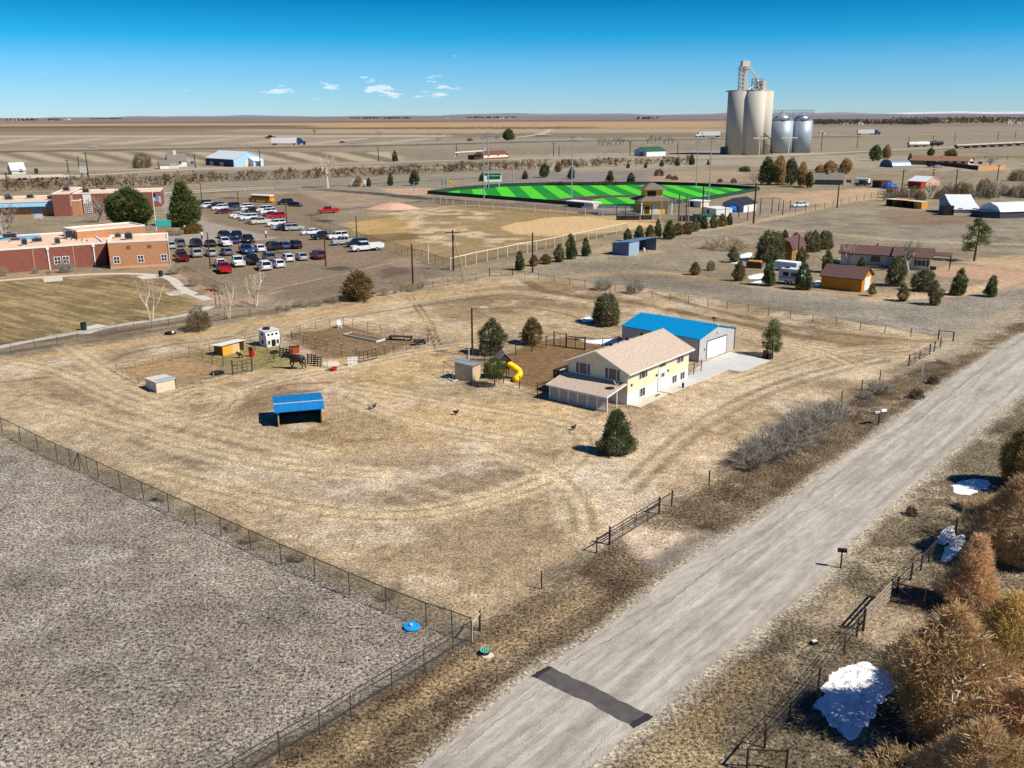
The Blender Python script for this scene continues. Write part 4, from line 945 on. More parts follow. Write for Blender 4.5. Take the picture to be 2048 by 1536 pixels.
for i in range(20):
    px = 1770 + i * 15 + rnd.uniform(-5, 5); py = 398 - (px - 1770) * .02 + rnd.uniform(-4, 4)
    tree('grey_tree' if i % 3 == 0 else 'bare_bush', px, py, py - rnd.uniform(16, 34), 'grey-brown leafless thicket tree behind the blue barn' if i % 3 == 0 else 'grey-brown bush in the thicket behind the blue barn', 'thicket trees behind the blue barn' if i % 3 == 0 else 'thicket bushes behind the blue barn', width=rnd.uniform(22, 34), name='thicket_tree' if i % 3 == 0 else 'thicket_bush', cat='tree' if i % 3 == 0 else 'bush')
tree('grey_tree', 1978, 398, 358, 'big pale leafless tree behind the white-roofed long shed', width=40, name='bare_tree')
tree('grey_tree', 1985, 332, 314, 'leafless tree by the brown ranch house fence', width=30, name='bare_tree')
tree('bare_bush', 2040, 362, 340, 'dark bush mass at the paddock edge beyond the thicket', width=46, cat='bush')
# mid distance: park trees round the turf
for px, py, top, w, k, lb in ((717, 373, 352, 16, 'brown_conifer', 'russet juniper by the white trailer'), (738, 373, 356, 16, 'green_juniper', 'green juniper by the white trailer'), (781, 371, 347, 16, 'green_juniper', 'lone pine left of the park playground'), (828, 371, 342, 22, 'plain_tree', 'broad pine left of the park playground'),
    (790, 323, 302, 16, 'green_juniper', 'lone dark conifer beside the frontage road'), (966, 362, 346, 20, 'green_juniper', 'dark juniper beside the green scoreboard'), (1050, 358, 342, 18, 'green_juniper', 'round juniper behind the turf outfield, by the path'), (1089, 355, 328, 24, 'plain_tree', 'tall dark juniper behind the turf outfield'), (1116, 344, 326, 14, 'olive_juniper', 'slim juniper behind the turf outfield'), (1142, 358, 335, 20, 'green_juniper', 'dark juniper right beside a tall field light pole'),
    (1220, 363, 342, 22, 'green_juniper', 'dark spreading juniper on the mulch bank'), (1262, 366, 346, 22, 'green_juniper', 'dark juniper at the right of the mulch bank'), (1256, 336, 327, 10, 'green_juniper', 'small juniper by the park road'), (1291, 336, 326, 10, 'green_juniper', 'small round juniper by the park road'), (1323, 333, 320, 12, 'green_juniper', 'dark small juniper along the park road'), (1355, 332, 315, 14, 'green_juniper', 'dark juniper near the end of the hedge'), (1384, 330, 310, 16, 'green_juniper', 'dark round juniper at the end of the hedge'), (1416, 330, 320, 8, 'green_juniper', 'tiny conifer beside the elevator road'),
    (655, 376, 302, 62, 'bare_cottonwood', 'big pale leafless cottonwood by the park drive'), (627, 268, 256, 16, 'grey_tree', 'lone leafless tree in the golden field'), (757, 271, 262, 14, 'grey_tree', 'leafless tree standing by the highway'), (1017, 281, 259, 26, 'plain_tree', 'lone dark tree beside the overpass'), (875, 283, 274, 10, 'grey_tree', 'small leafless bush beside the interstate'), (940, 282, 276, 14, 'bare_bush', 'grey bush clump by the interstate left of the dark tree'), (995, 283, 268, 18, 'grey_tree', 'leafless tree right beside the lone dark tree'),
    (284, 336, 308, 40, 'bare_bush', 'dark brown tree mass beside the white farmhouse')):
    tree(k, px, py, top, lb, width=w)
for i, px in enumerate((1085, 1098, 1108, 1119, 1125, 1145, 1152, 1162, 1168, 1180, 1187, 1198, 1211, 1232, 1245, 1280, 1300)):
    py = 370.5 - (px > 1240) * .6; tree('low_shrub', px, py, py - rnd.uniform(3, 7), 'small dark shrub planted on the mulch bank', 'shrubs on the mulch bank', cat='shrub', name='planted_shrub')
for px, py, top in ((1338, 358, 350), (1350, 360, 352), (1440, 365, 358), (1467, 366, 358), (1318, 352, 340)):
    tree('low_shrub', px, py, top, 'small young tree beside the turf field path', 'young trees beside the turf path', name='young_tree')
for px in range(1196, 1262, 9): tree('grey_tree', px, 292 - (px - 1196) * .06, 275 + rnd.uniform(-3, 4), 'leafless tree in the grove left of the green-roofed shed', 'grove left of the green-roofed shed', name='grove_tree', width=16)
for px in range(1296, 1346, 8): tree('grey_tree', px, 287, 270 + rnd.uniform(-4, 6), 'leafless tree just behind the green-roofed shed', 'trees behind the green-roofed shed', name='shed_tree', width=13)
# far windbreak of brown brush: a single mass
def hedge(name, top_pts, label, seed, m, depth=9.0, h=4.5, dens=1.1, leaf=(1.1, .30), cat=None):
    q = random.Random(seed); P = resample([G(*p) for p in top_pts], 200); cl = []; L_ = sum((b - a).length for a, b in zip(P[:-1], P[1:]))
    for i in range(int(L_ * dens)):
        p = P[q.randrange(200)] + Vector((q.uniform(-L_ / 200, L_ / 200), q.uniform(0, depth), 0)); hh = h * (0.55 + .6 * vnoise(np.array([p.x / 7.0]), np.array([p.y / 9.0]))[0])
        if hh < h * .78 and q.random() < .6: continue
        for k in range(3): cl.append(((p.x + q.uniform(-1, 1), p.y, q.uniform(.1, 1) * hh), (0, -.2, .9), .8))
    o = link(name, leaf_mesh(name, cl, 5, leaf[0], leaf[1], m, seed, .7)); tag(o, label, cat, None, 'stuff'); return o
hedge('windbreak_brush', [(-250, 392), (0, 384), (300, 374), (420, 366), (700, 355), (900, 345), (1100, 338), (1390, 328)], 'long brown leafless windbreak hedge across the fields', 61, M_BROWNHEDGE, 14, 5.0, 2.6)
hedge('far_wood', [(1620, 250), (1700, 249), (1850, 250), (1870, 248)], 'dark belt of trees around the far farmstead', 62, foliage('far_wood', (88, 84, 76), (124, 116, 98), .3, .03), 160, 13, 1.2, (4, 2.0))
hedge('far_wood', [(1830, 249), (1900, 248), (1980, 247.5), (2060, 247)], 'dark belt of tall trees beyond the railway', 63, MATS['far_wood'], 200, 19, 1.2, (4, 2.0))
for i, (a, b, y) in enumerate(((700, 820, 238.0), (930, 1030, 236.5), (10, 70, 241.6), (95, 118, 241.4), (1275, 1320, 239), (180, 240, 238.5))):
    hedge('far_shelterbelt', [(a, y), ((a + b) / 2, y), (b, y)], ('thin dark shelterbelt on the skyline left of centre', 'thin dark shelterbelt on the skyline right of centre', 'dark trees around the white skyline farm', 'dark trees beside the second skyline farm', 'dark shelterbelt left of the grain elevator', 'faint shelterbelt on the far left skyline')[i], 70 + i, MATS['far_wood'], 60, 14, .12, (9, 5))
# ================================================================ BUILDINGS
def lined(name, col, axis, spacing, width=.12, dark=.75, rough=.7, metal=0.0, var=.06, scale=1.5, axis2=None, sp2=1.0):
    """boards, ribs or courses: a thin darker joint every `spacing` metres along an object axis"""
    if name in MATS: return MATS[name]
    m = mat(name, col, rough=rough, metal=metal, var=var, scale=scale); nt = m.node_tree; N = nt.nodes; L = nt.links; b = N['Principled BSDF']
    src = b.inputs['Base Color'].links[0].from_socket
    tc = N.new('ShaderNodeTexCoord'); sp = N.new('ShaderNodeSeparateXYZ'); L.new(tc.outputs['Object'], sp.inputs[0])
    def mth(op, x, y):
        k = N.new('ShaderNodeMath'); k.operation = op
        for i, v in enumerate((x, y)):
            if isinstance(v, (int, float)): k.inputs[i].default_value = v
            else: L.new(v, k.inputs[i])
        return k.outputs[0]
    j = mth('LESS_THAN', mth('FRACT', mth('ADD', mth('DIVIDE', sp.outputs['XYZ'.index(axis)], spacing), 500.0), 0), width)
    if axis2: j = mth('MAXIMUM', j, mth('LESS_THAN', mth('FRACT', mth('ADD', mth('DIVIDE', sp.outputs['XYZ'.index(axis2)], sp2), 500.0), 0), width * spacing / sp2))
    k = mth('SUBTRACT', 1.0, mth('MULTIPLY', j, 1 - dark)); s = N.new('ShaderNodeVectorMath'); s.operation = 'SCALE'; L.new(src, s.inputs[0]); L.new(k, s.inputs['Scale']); L.new(s.outputs[0], b.inputs['Base Color'])
    bp = N.new('ShaderNodeBump'); bp.inputs['Distance'].default_value = .02; bp.inputs['Strength'].default_value = .5; L.new(k, bp.inputs['Height']); L.new(bp.outputs[0], b.inputs['Normal'])
    return m
M_WHITE = S('white_paint', 236, 236, 232, rough=.6, var=.04, scale=1)
M_OFFWHITE = S('off_white', 222, 214, 196, rough=.7, var=.06)
M_DARK = S('dark_steel', 48, 46, 46, rough=.6, var=.2)
M_BLACK = S('black_paint', 28, 28, 30, rough=.5, var=.2)
M_GREYM = S('grey_metal', 168, 170, 172, rough=.45, metal=.3, var=.1)
M_GALV = S('galvanised', 190, 194, 198, rough=.4, metal=.5, var=.12, scale=4)
M_WOOD = S('weathered_wood', 112, 92, 74, rough=.9, var=.25, scale=4, stretch=(1, 1, 4))
M_DKWOOD = S('dark_post_wood', 70, 54, 44, rough=.95, var=.25, scale=5)
M_GLASS = S('window_glass', 46, 46, 50, rough=.12, var=.15, spec=.6)
M_CURTAIN = S('blind_glass', 92, 84, 80, rough=.3, var=.2, spec=.5)
M_RUBBER = S('black_rubber', 34, 32, 32, rough=.9, var=.2)
M_RED = S('red_plastic', 196, 36, 44, rough=.5, var=.08)
M_YELLOW = S('yellow_plastic', 252, 206, 22, rough=.4, var=.06)
M_BLUETARP = S('blue_tarp', 20, 96, 196, rough=.5, var=.12)
class Wall:
    """places openings on the four walls of a box L x W"""
    def __init__(s, root, L_, W): s.r = root; s.L = L_; s.W = W
    def P(s, side, a, z, d):
        return {'front': (a, -d, z), 'back': (a, s.W + d, z), 'left': (-d, a, z), 'right': (s.L + d, a, z)}[side]
    def rect(s, mb, side, a0, a1, z0, z1, d0, d1):
        p = s.P(side, a0, z0, d0); q = s.P(side, a1, z1, d1)
        return mb.box(*sorted((p[0], q[0])), *sorted((p[1], q[1])), *sorted((p[2], q[2])))
    def window(s, side, a, z, w, h, cols=2, rows=1, fm=None, gm=None, fw=.07, name='window', label=None, proud=.05, split=None):
        fr = MB(); xs = [a + w * i / cols for i in range(cols + 1)] if not split else [a + w * t for t in split]
        s.rect(fr, side, a - fw, a + w + fw, z - fw, z, .003, proud); s.rect(fr, side, a - fw, a + w + fw, z + h, z + h + fw, .003, proud)
        for x in (a - fw / 2, a + w + fw / 2): s.rect(fr, side, x - fw / 2, x + fw / 2, z, z + h, .003, proud)
        for x in xs[1:-1]: s.rect(fr, side, x - fw * .4, x + fw * .4, z, z + h, .003, proud - .008)
        for i in range(1, rows): s.rect(fr, side, a, a + w, z + h * i / rows - fw * .4, z + h * i / rows + fw * .4, .003, proud - .014)
        o = fr.build(name, fm or M_WHITE, s.r)
        if label: o['label'] = label
        for i in range(len(xs) - 1):
            for j in range(rows):
                g = MB(); s.rect(g, side, xs[i] + fw * .3, xs[i + 1] - fw * .3, z + h * j / rows + .02, z + h * (j + 1) / rows - .02, .004, .016); g.build('pane', gm or M_GLASS, o)
        return o
    def panel(s, name, side, a0, a1, z0, z1, m, d0=.003, d1=.04, label=None):
        o = s.rect(MB(), side, a0, a1, z0, z1, d0, d1).build(name, m, s.r)
        if label: o['label'] = label
        return o
def gable_parts(root, L_, W, h, rh, wall_m, roof_m, over=.35, trim=None, axis='x', roof_t=.12, x0=0.0, y0=0.0, z0=0.0, wall_name='wall', roof_name='roof', fascia=True):
    """walls with gable ends + two roof slopes; ridge along x or y"""
    if axis == 'x':
        MB().prism([(y0, z0), (y0 + W, z0), (y0 + W, h - roof_t), (y0 + W / 2, rh - roof_t), (y0, h - roof_t)], x0, x0 + L_, 'x').build(wall_name, wall_m, root)
        half = W / 2
    else:
        MB().prism([(x0, z0), (x0 + L_, z0), (x0 + L_, h - roof_t), (x0 + L_ / 2, rh - roof_t), (x0, h - roof_t)], y0, y0 + W, 'y').build(wall_name, wall_m, root)
        half = L_ / 2
    sl = (rh - h) / half; e = over
    def P(t, s):  # t along ridge, s across from -half-e .. half+e
        z = rh - abs(s) * sl
        return (t, y0 + W / 2 + s, z) if axis == 'x' else (x0 + L_ / 2 + s, t, z)
    a0, a1 = ((x0 - e, x0 + L_ + e) if axis == 'x' else (y0 - e, y0 + W + e)); roofs = []
    for sg in (-1, 1):
        top = [P(a0, 0), P(a1, 0), P(a1, sg * (half + e)), P(a0, sg * (half + e))]; bot = [(x, y, z - roof_t) for x, y, z in top]
        mb = MB(); mb.add(top + bot, [(0, 1, 2, 3), (7, 6, 5, 4), (0, 4, 5, 1), (1, 5, 6, 2), (2, 6, 7, 3), (3, 7, 4, 0)]); roofs.append(mb.build(roof_name, roof_m, root))
    if fascia and trim:
        for t in (a0 - .015, a1 + .015):
            mb = MB()
            for sg in (-1, 1): mb.bar(Vector(P(t, 0)) - Vector((0, 0, roof_t * .6)), Vector(P(t, sg * (half + e))) - Vector((0, 0, roof_t * .6)), .03, roof_t * 1.5)
            mb.build('fascia', trim, root)
        for sg in (-1, 1):
            p0 = Vector(P(a0, sg * (half + e + .03))); p1 = Vector(P(a1, sg * (half + e + .03))); MB().bar(p0 - Vector((0, 0, roof_t * .6)), p1 - Vector((0, 0, roof_t * .6)), .05, roof_t * 1.3).build('gutter', trim, root)
    return roofs
def site(A, B):
    a = G(*A); b = G(*B); return a, math.atan2(b.y - a.y, b.x - a.x), (b - a).length
def bld(name, label, cat, A, B, group=None):
    a, rz, L_ = site(A, B); return thing(name, label, cat, a, rz, group), L_

# ---------------------------------------------------------------- the yellow bi-level house
SID_Y = lined('yellow_siding', lin(244, 234, 196, .8), 'Z', .2, .10, .82, .6)
SHING = mat('tan_shingles', lin(168, 148, 128, .85), rough=.95, var=.2, scale=7, bump=.3, col2=lin(218, 200, 180, .85), detail=3)
HOUSE = thing('house', 'pale yellow bi-level house with white base and tan shingle roof', 'house', G(1254, 811), R(50.8))
def build_house():
    r = HOUSE; L_, W = 14.2, 8.3
    MB().box(.02, L_ - .02, .02, W - .02, 0, 1.45).build('lower_wall', M_WHITE, r)
    MB().prism([(0, 1.45), (W, 1.45), (W, 3.93), (W / 2, 5.73), (0, 3.93)], 0, L_, 'x').build('upper_wall', SID_Y, r)
    dummy = MB(); sl = (5.85 - 4.05) / (W / 2); e = .5
    for sg in (-1, 1):
        def P(t, s): return (t, W / 2 + s, 5.85 - abs(s) * sl)
        top = [P(-e, 0), P(L_ + e, 0), P(L_ + e, sg * (W / 2 + e)), P(-e, sg * (W / 2 + e))]; bot = [(x, y, z - .1) for x, y, z in top]
        o = MB().add(top + bot, [(0, 1, 2, 3), (7, 6, 5, 4), (0, 4, 5, 1), (1, 5, 6, 2), (2, 6, 7, 3), (3, 7, 4, 0)]).build('roof', SHING, r)
        if sg == 1:
            for x in (3.6, 7.2, 10.6): MB().box(x, x + .32, W / 2 + .5, W / 2 + .8, 5.4, 5.92).build('roof_vent', M_DKWOOD, o)
            MB().tube([(6.2, W / 2 + 1.2, 5.1), (6.2, W / 2 + 1.2, 6.25)], .07, 6).build('vent_pipe', M_DARK, o)
            MB().tube([(2.6, W / 2 + .9, 5.2), (2.6, W / 2 + .9, 5.95)], .05, 6).build('vent_pipe', M_GREYM, o)
        MB().bar((-e, W / 2 + sg * (W / 2 + e + .03), 5.85 - (W / 2 + e) * sl - .05), (L_ + e, W / 2 + sg * (W / 2 + e + .03), 5.85 - (W / 2 + e) * sl - .05), .06, .16).build('gutter', M_WHITE, r)
    for t in (-e - .02, L_ + e + .02):
        mb = MB()
        for sg in (-1, 1): mb.bar((t, W / 2, 5.78), (t, W / 2 + sg * (W / 2 + e), 5.78 - (W / 2 + e) * sl), .04, .2)
        mb.build('fascia', M_WHITE, r)
    w = Wall(r, L_, W)
    w.window('front', 2.45, 2.55, 1.75, 1.15, 3, split=(0, .25, .75, 1)); w.window('front', 11.2, 2.6, 1.6, 1.05, 2, gm=M_CURTAIN)
    w.window('front', 6.95, 2.95, 1.5, .8, 1, gm=M_CURTAIN, fw=.12)
    w.window('front', 2.75, .35, 1.05, .98, 2); w.window('front', 10.25, .3, 1.0, .9, 2); w.window('front', 12.25, .3, 1.0, .9, 2)
    w.window('left', 5.15, 2.72, 2.05, 1.3, 3, split=(0, .22, .76, 1), gm=M_CURTAIN, fw=.11); w.window('left', 1.05, 2.72, 2.05, 1.3, 3, split=(0, .22, .76, 1), gm=M_CURTAIN, fw=.11)
    w.panel('entry_surround', 'front', 6.75, 8.65, .12, 2.72, M_WHITE, .022, .08)
    d = w.panel('front_door', 'front', 7.2, 8.2, .22, 2.4, S('door_white', 226, 230, 236, rough=.5, var=.03), .085, .13)
    MB().box(7.35, 8.05, -.14, -.131, 1.75, 2.2).build('door_light', M_CURTAIN, d); MB().ball((8.08, -.16, 1.2), .05).build('door_knob', M_GREYM, d)
    for x, z in ((.75, 2.15), (6.3, 2.1), (9.0, 2.1)):
        o = MB().box(x - .06, x + .06, -.16, -.03, z, z + .26).build('wall_lamp', M_DKWOOD, r)
    w.panel('gable_vent', 'left', 3.85, 4.5, 4.85, 5.05, M_OFFWHITE, .022, .05)
    # carport / lean-to
    cp = MB().add([(-3.75, .35, 1.82), (.0, .15, 2.6), (.0, 8.65, 2.6), (-3.75, 8.75, 1.82), (-3.75, .35, 1.72), (.0, .15, 2.5), (.0, 8.65, 2.5), (-3.75, 8.75, 1.72)], [(0, 1, 2, 3), (7, 6, 5, 4), (0, 4, 5, 1), (1, 5, 6, 2), (2, 6, 7, 3), (3, 7, 4, 0)]).build('carport_roof', SHING, r)
    mb = MB(); mb.bar((-3.78, .32, 1.74), (-3.78, 8.78, 1.74), .05, .17); mb.bar((-3.78, .32, 1.74), (0, .12, 2.52), .05, .17); mb.bar((-3.78, 8.78, 1.74), (0, 8.68, 2.52), .05, .17); mb.build('carport_fascia', M_WHITE, r)
    ys = [.5 + i * (8.0 / 6) for i in range(7)]
    for y in ys: MB().box(-3.46, -3.34, y - .06, y + .06, 0, 1.85).build('post', M_WHITE, r)
    MB().box(-1.5, -1.4, .45, .55, 0, 2.2).build('post', M_WHITE, r)
    lat = MB(); w_, h_ = 8.0 / 6 - .12, 1.72
    sp = .17
    k = -h_
    while k < w_:
        for sg in (0, 1):
            a = Vector((0, max(0, k), max(0, -k))); t = min(w_ - a.y, h_ - a.z); b = a + Vector((0, t, t))
            if t > .05:
                if sg: a.y = w_ - a.y; b.y = w_ - b.y
                lat.bar(a + Vector((.012 * sg, 0, 0)), b + Vector((.012 * sg, 0, 0)), .03, .012, up=(1, 0, 0))
        k += sp
    lat.bar((0, 0, .03), (0, w_, .03), .03, .06); lat.bar((0, 0, h_), (0, w_, h_), .03, .06)
    me = lat.mesh('lattice_panel', M_WHITE)
    for i in range(6):
        o = link('lattice_panel', me, r); o.location = (-3.4, ys[i] + .06, .04)
    # back deck
    dk = MB().box(1.0, 5.5, W + .05, W + 3.0, 1.0, 1.15).build('deck', M_WOOD, r)
    for i in range(24):
        y = W + .08; x = 1.0 + 4.5 * i / 23; MB().box(x - .03, x + .03, W + 2.92, W + 3.0, 1.15, 2.1).build('baluster', M_DKWOOD, dk)
    for i in range(15): y = W + .2 + 2.75 * i / 14; MB().box(.96, 1.04, y - .03, y + .03, 1.15, 2.1).build('baluster', M_DKWOOD, dk)
    MB().box(.94, 5.5, W + 2.9, W + 3.02, 2.1, 2.16).build('hand_rail', M_DKWOOD, dk); MB().box(.94, 1.06, W + .1, W + 2.9, 2.101, 2.161).build('hand_rail', M_DKWOOD, dk)
    for x in (1.1, 3.2, 5.3): MB().box(x - .08, x + .08, W + 2.7, W + 2.86, 0, 1.0).build('deck_post', M_DKWOOD, dk)
    MB().box(1.05, 5.4, W + .1, W + 2.9, .05, .12).build('deck_base', M_DARK, dk)
build_house()
def local(root, x, y, z=0.0):
    c, s = math.cos(root.rotation_euler.z), math.sin(root.rotation_euler.z); return Vector((root.location.x + c * x - s * y, root.location.y + s * x + c * y, z))
# pads and walk in front of the house (concrete)
def lpad(name, pts, z, m, thick=.1): o = MB().prism([(local(HOUSE, *p).x, local(HOUSE, *p).y) for p in pts], z - thick, z).build(name, m); o['kind'] = 'structure'
lpad('entry_pad', [(.1, -1.6), (6.8, -1.5), (6.8, -.03), (.1, -.03)], .08, M_CONC2)
lpad('entry_step', [(6.82, -1.9), (10.0, -1.9), (10.0, -.03), (6.82, -.03)], .16, M_CONC2)
flatpts = [(1357, 781), (1455, 740.5), (1482, 744.5), (1541, 722), (1460, 704.5), (1405, 727), (1376, 752), (1340, 771)]
MBp = flat(flatpts, .07, thick=.09); o = MBp.build('driveway_apron', M_CONC); o['kind'] = 'structure'
for A_, B_ in (((1425, 737), (1455, 740)), ((1436, 715), (1510, 733)), ((1415, 724), (1500, 712)), ((1392, 746), (1412, 752))):
    a, b = G(*A_), G(*B_); MB().bar((a.x, a.y, .072), (b.x, b.y, .072), .04, .006).build('joint', S('joint', 150, 150, 146), o)
# dish and clutter
t = thing('satellite_dish', 'round grey satellite dish on the carport roof', 'satellite dish', local(HOUSE, -1.6, .9, 2.25), R(50.8))
mb = MB().lathe([(.02, 0), (.2, .02), (.36, .08), (.42, .13), (.40, .135), (.34, .09), (.02, .012)], 20); me = mb.mesh('reflector', M_GREYM, True); o = link('reflector', me, t); o.location = (-.05, -.15, .62); o.rotation_euler = (R(62), 0, R(35))
MB().tube([(0, 0, 0), (0, 0, .45), (-.03, -.06, .6)], .03, 6).build('mast', M_GREYM, t); MB().tube([(-.05, -.15, .45), (-.0, -.55, .6)], .015, 5).build('feed_arm', M_GREYM, t); MB().box(-.05, .05, -.62, -.52, .55, .66).build('receiver', M_WHITE, t)
for i, (x, y) in enumerate(((1.5, 9.5), (2.6, 10.2), (3.8, 9.4))):
    t = thing('patio_chair', 'dark patio chair on the back deck', 'chair', local(HOUSE, x, y, 1.15), R(20 + 60 * i), 'patio chairs on the back deck')
    MB().box(-.25, .25, -.25, .25, .38, .44).build('seat', M_DARK, t); MB().box(-.25, .25, .2, .26, .44, .95).build('backrest', M_DARK, t)
    for a in (-.22, .22):
        for b in (-.22, .22): MB().box(a - .02, a + .02, b - .02, b + .02, 0, .38).build('leg', M_DARK, t)
t = thing('grill_table', 'white-topped table on the back deck', 'table', local(HOUSE, 2.0, 10.4, 1.15), R(50)); MB().box(-.5, .5, -.35, .35, .85, .92).build('table_top', M_OFFWHITE, t)
for a in (-.42, .42):
    for b in (-.28, .28): MB().box(a - .03, a + .03, b - .03, b + .03, 0, .85).build('leg', M_DARK, t)
for x in (5.0, 5.5):
    t = thing('doormat_pot', 'small dark pot on the front entry pad', 'pot', local(HOUSE, x, -.9, .08), 0, 'pots on the entry pad'); MB().lathe([(.09, 0), (.13, .16), (.11, .17), (.08, .1)], 10).build('pot', M_DARK, t)
t = thing('planter', 'dark slim planter at the corner of the entry step', 'planter', local(HOUSE, 9.8, -1.75, .16), 0); MB().lathe([(.12, 0), (.16, .5), (.13, .5), (.12, .4)], 10).build('tub', M_DARK, t); MB().ball((0, 0, .55), .15, .15, .12).build('plant', M_DARKGREEN, t)

# ---------------------------------------------------------------- blue-roofed metal garage
BLUE_ROOF = lined('blue_ribbed_roof', lin(8, 142, 200, .9), 'Y', .3, .15, .8, .45, .0, .04)
GREY_PANEL = lined('grey_wall_panel', lin(196, 196, 194, .85), 'X', .3, .12, .9, .6, axis2='Y', sp2=.3)
g0 = G(1388, 727); ga = R(47.5); g0 = g0 + Vector((math.cos(ga), math.sin(ga), 0)) * 1.0
GAR = thing('metal_garage', 'grey metal garage with bright blue ribbed roof', 'garage', g0, ga)
def build_garage():
    r = GAR; L_, W = 9.5, 12.6; gable_parts(r, L_, W, 3.2, 4.3, GREY_PANEL, BLUE_ROOF, .12, S('blue_trim', 6, 120, 196), 'y', .08)
    w = Wall(r, L_, W)
    d = w.panel('overhead_door', 'front', 2.1, 7.2, .02, 2.45, M_WHITE, .003, .05)
    for i in range(1, 5): MB().box(2.1, 7.2, -.056, -.052, i * .49 - .01, i * .49 + .01).build('door_seam', M_OFFWHITE, d)
    fr = MB(); w.rect(fr, 'front', 2.0, 2.1, .02, 2.55, .003, .07); w.rect(fr, 'front', 7.2, 7.3, .02, 2.55, .003, .07); w.rect(fr, 'front', 2.1, 7.2, 2.45, 2.55, .003, .07); fr.build('door_frame', M_DARK, r)
    for x in (0, L_): MB().box(x - .06, x + .06, -.065, -.004, 0, 3.15).build('corner_trim', M_DARK, r)
    MB().ball((4.75, -.12, 3.35), .14).build('gable_lamp', M_WHITE, r); MB().box(1.4, 1.55, -.1, -.003, 1.4, 1.6).build('keypad', M_DARK, r)
    MB().box(4.6, 4.9, -.06, .2, 4.3, 4.42).build('ridge_cap', M_WHITE, r)
build_garage()
t = thing('weather_vane', 'dark weather vane on the garage ridge', 'weather vane', local(GAR, 4.75, .6, 4.3), 0)
MB().tube([(0, 0, 0), (0, 0, .95)], .025, 6).build('rod', M_DARK, t); mb = MB(); mb.bar((-.35, 0, .5), (.35, 0, .5), .03); mb.bar((0, -.35, .5), (0, .35, .5), .03); mb.build('compass_arms', M_DARK, t)
MB().prism([(-.35, .8), (.1, .75), (.35, .85), (.1, .95), (-.1, 1.1), (-.35, .98)], -.012, .012, 'y').build('pointer', M_DARK, t)
t = thing('trash_bin', 'dark wheeled bin beside the small pine', 'bin', G(1531, 716), .3); mb = MB(); mb.box(-.28, .28, -.3, .3, .05, .95); mb.build('tub', M_DKWOOD, t); MB().box(-.31, .31, -.33, .33, .951, 1.02).build('lid', M_DARK, t); MB().tube([(-.32, .3, .08), (.32, .3, .08)], .09, 8).build('wheels', M_RUBBER, t)
t = thing('trash_bin', 'second dark bin squeezed against the pine trunk', 'bin', G(1540, 718), .1); mb = MB(); mb.box(-.28, .28, -.3, .3, .05, .8); mb.build('tub', M_DARK, t); MB().box(-.31, .31, -.33, .33, .801, .86).build('lid', M_DKWOOD, t)

# ---------------------------------------------------------------- the school
BRICK_O = mat('orange_brick', lin(178, 124, 88, .85), rough=.9, var=.15, scale=2.2, col2=lin(206, 154, 114, .85), bump=.15, stretch=(.6, .6, 2.5))
BRICK_R = mat('red_brick', lin(126, 74, 62, .85), rough=.9, scale=2.2, col2=lin(160, 102, 86, .85), bump=.15, stretch=(.6, .6, 2.5))
ROOF_T = mat('tan_membrane', lin(220, 184, 152, .88), rough=.95, scale=.5, col2=lin(236, 206, 176, .88), bump=.05)
M_COPING = S('white_coping', 240, 234, 224, rough=.7, var=.04)
M_BLUEROOF = lined('pale_blue_metal', lin(126, 190, 220, .85), 'X', .6, .1, .8, .5)
def flatroof(root, L_, W, h, m, x0=0, y0=0, par=.35, name='wall', roof=ROOF_T, cop=.28):
    MB().box(x0, x0 + L_, y0, y0 + W, 0, h).build(name, m, root)
    MB().box(x0 + cop * .9, x0 + L_ - cop * .9, y0 + cop * .9, y0 + W - cop * .9, h + .002, h + .06).build('roof', roof, root)
    mb = MB(); mb.box(x0 - .05, x0 + L_ + .05, y0 - .05, y0 + cop, h, h + par); mb.box(x0 - .05, x0 + L_ + .05, y0 + W - cop, y0 + W + .05, h, h + par); mb.box(x0 - .05, x0 + cop, y0 + cop, y0 + W - cop, h, h + par - .004); mb.box(x0 + L_ - cop, x0 + L_ + .05, y0 + cop, y0 + W - cop, h, h + par - .004); mb.build('parapet', M_COPING, root)
def hvac(name, label, g, rz, sx, sy, sz, z, group=None):
    t = thing(name, label, 'air conditioner', (g[0], g[1], z), rz, group); MB().box(-sx / 2, sx / 2, -sy / 2, sy / 2, .15, sz).build('cabinet', M_GREYM, t)
    MB().box(-sx * .42, sx * .42, -sy / 2 - .03, -sy / 2 - .002, .3, sz - .1).build('louvre', M_DARK, t); MB().box(-sx * .45, sx * .45, -sy * .45, sy * .45, 0, .15).build('curb', M_OFFWHITE, t); MB().lathe([(min(sx, sy) * .35, sz + .001), (min(sx, sy) * .35, sz + .1), (.05, sz + .1)], 12).build('fan', M_DARK, t)
SR = thing('school_wing', 'orange brick flat-roofed school wing with three small windows', 'school', G(*(1297 / 5.851, 350 + 1100 / 5.851)), R(20.0))
flatroof(SR, 12.4, 13.0, 5.6, BRICK_O); w = Wall(SR, 12.4, 13.0)
for a in (.86, 5.77, 10.6): w.window('front', a, 1.2, 1.1, 1.35, 2, 2, fw=.13)
for a in (3.6, 7.9): w.panel('vent_grille', 'front', a, a + .9, 4.1, 4.9, BRICK_R, .003, .03)
w.panel('base_course', 'front', 0, 12.4, 0, .5, S('sandstone', 214, 168, 132), .004, .05)
MB().tube([(12.3, -.12, 0), (12.3, -.12, 5.4)], .07, 6).build('downspout', M_WHITE, SR)
SL = thing('school_wing', 'long red brick school wing with white downspouts', 'school', G(-60, 350 + 1180 / 5.851), R(31))
flatroof(SL, 27.0, 26.0, 4.8, BRICK_R); w = Wall(SL, 27, 26)
for a in (16.4, 18.1): w.window('front', a, 1.15, 1.15, 1.4, 2, 2, fw=.13)
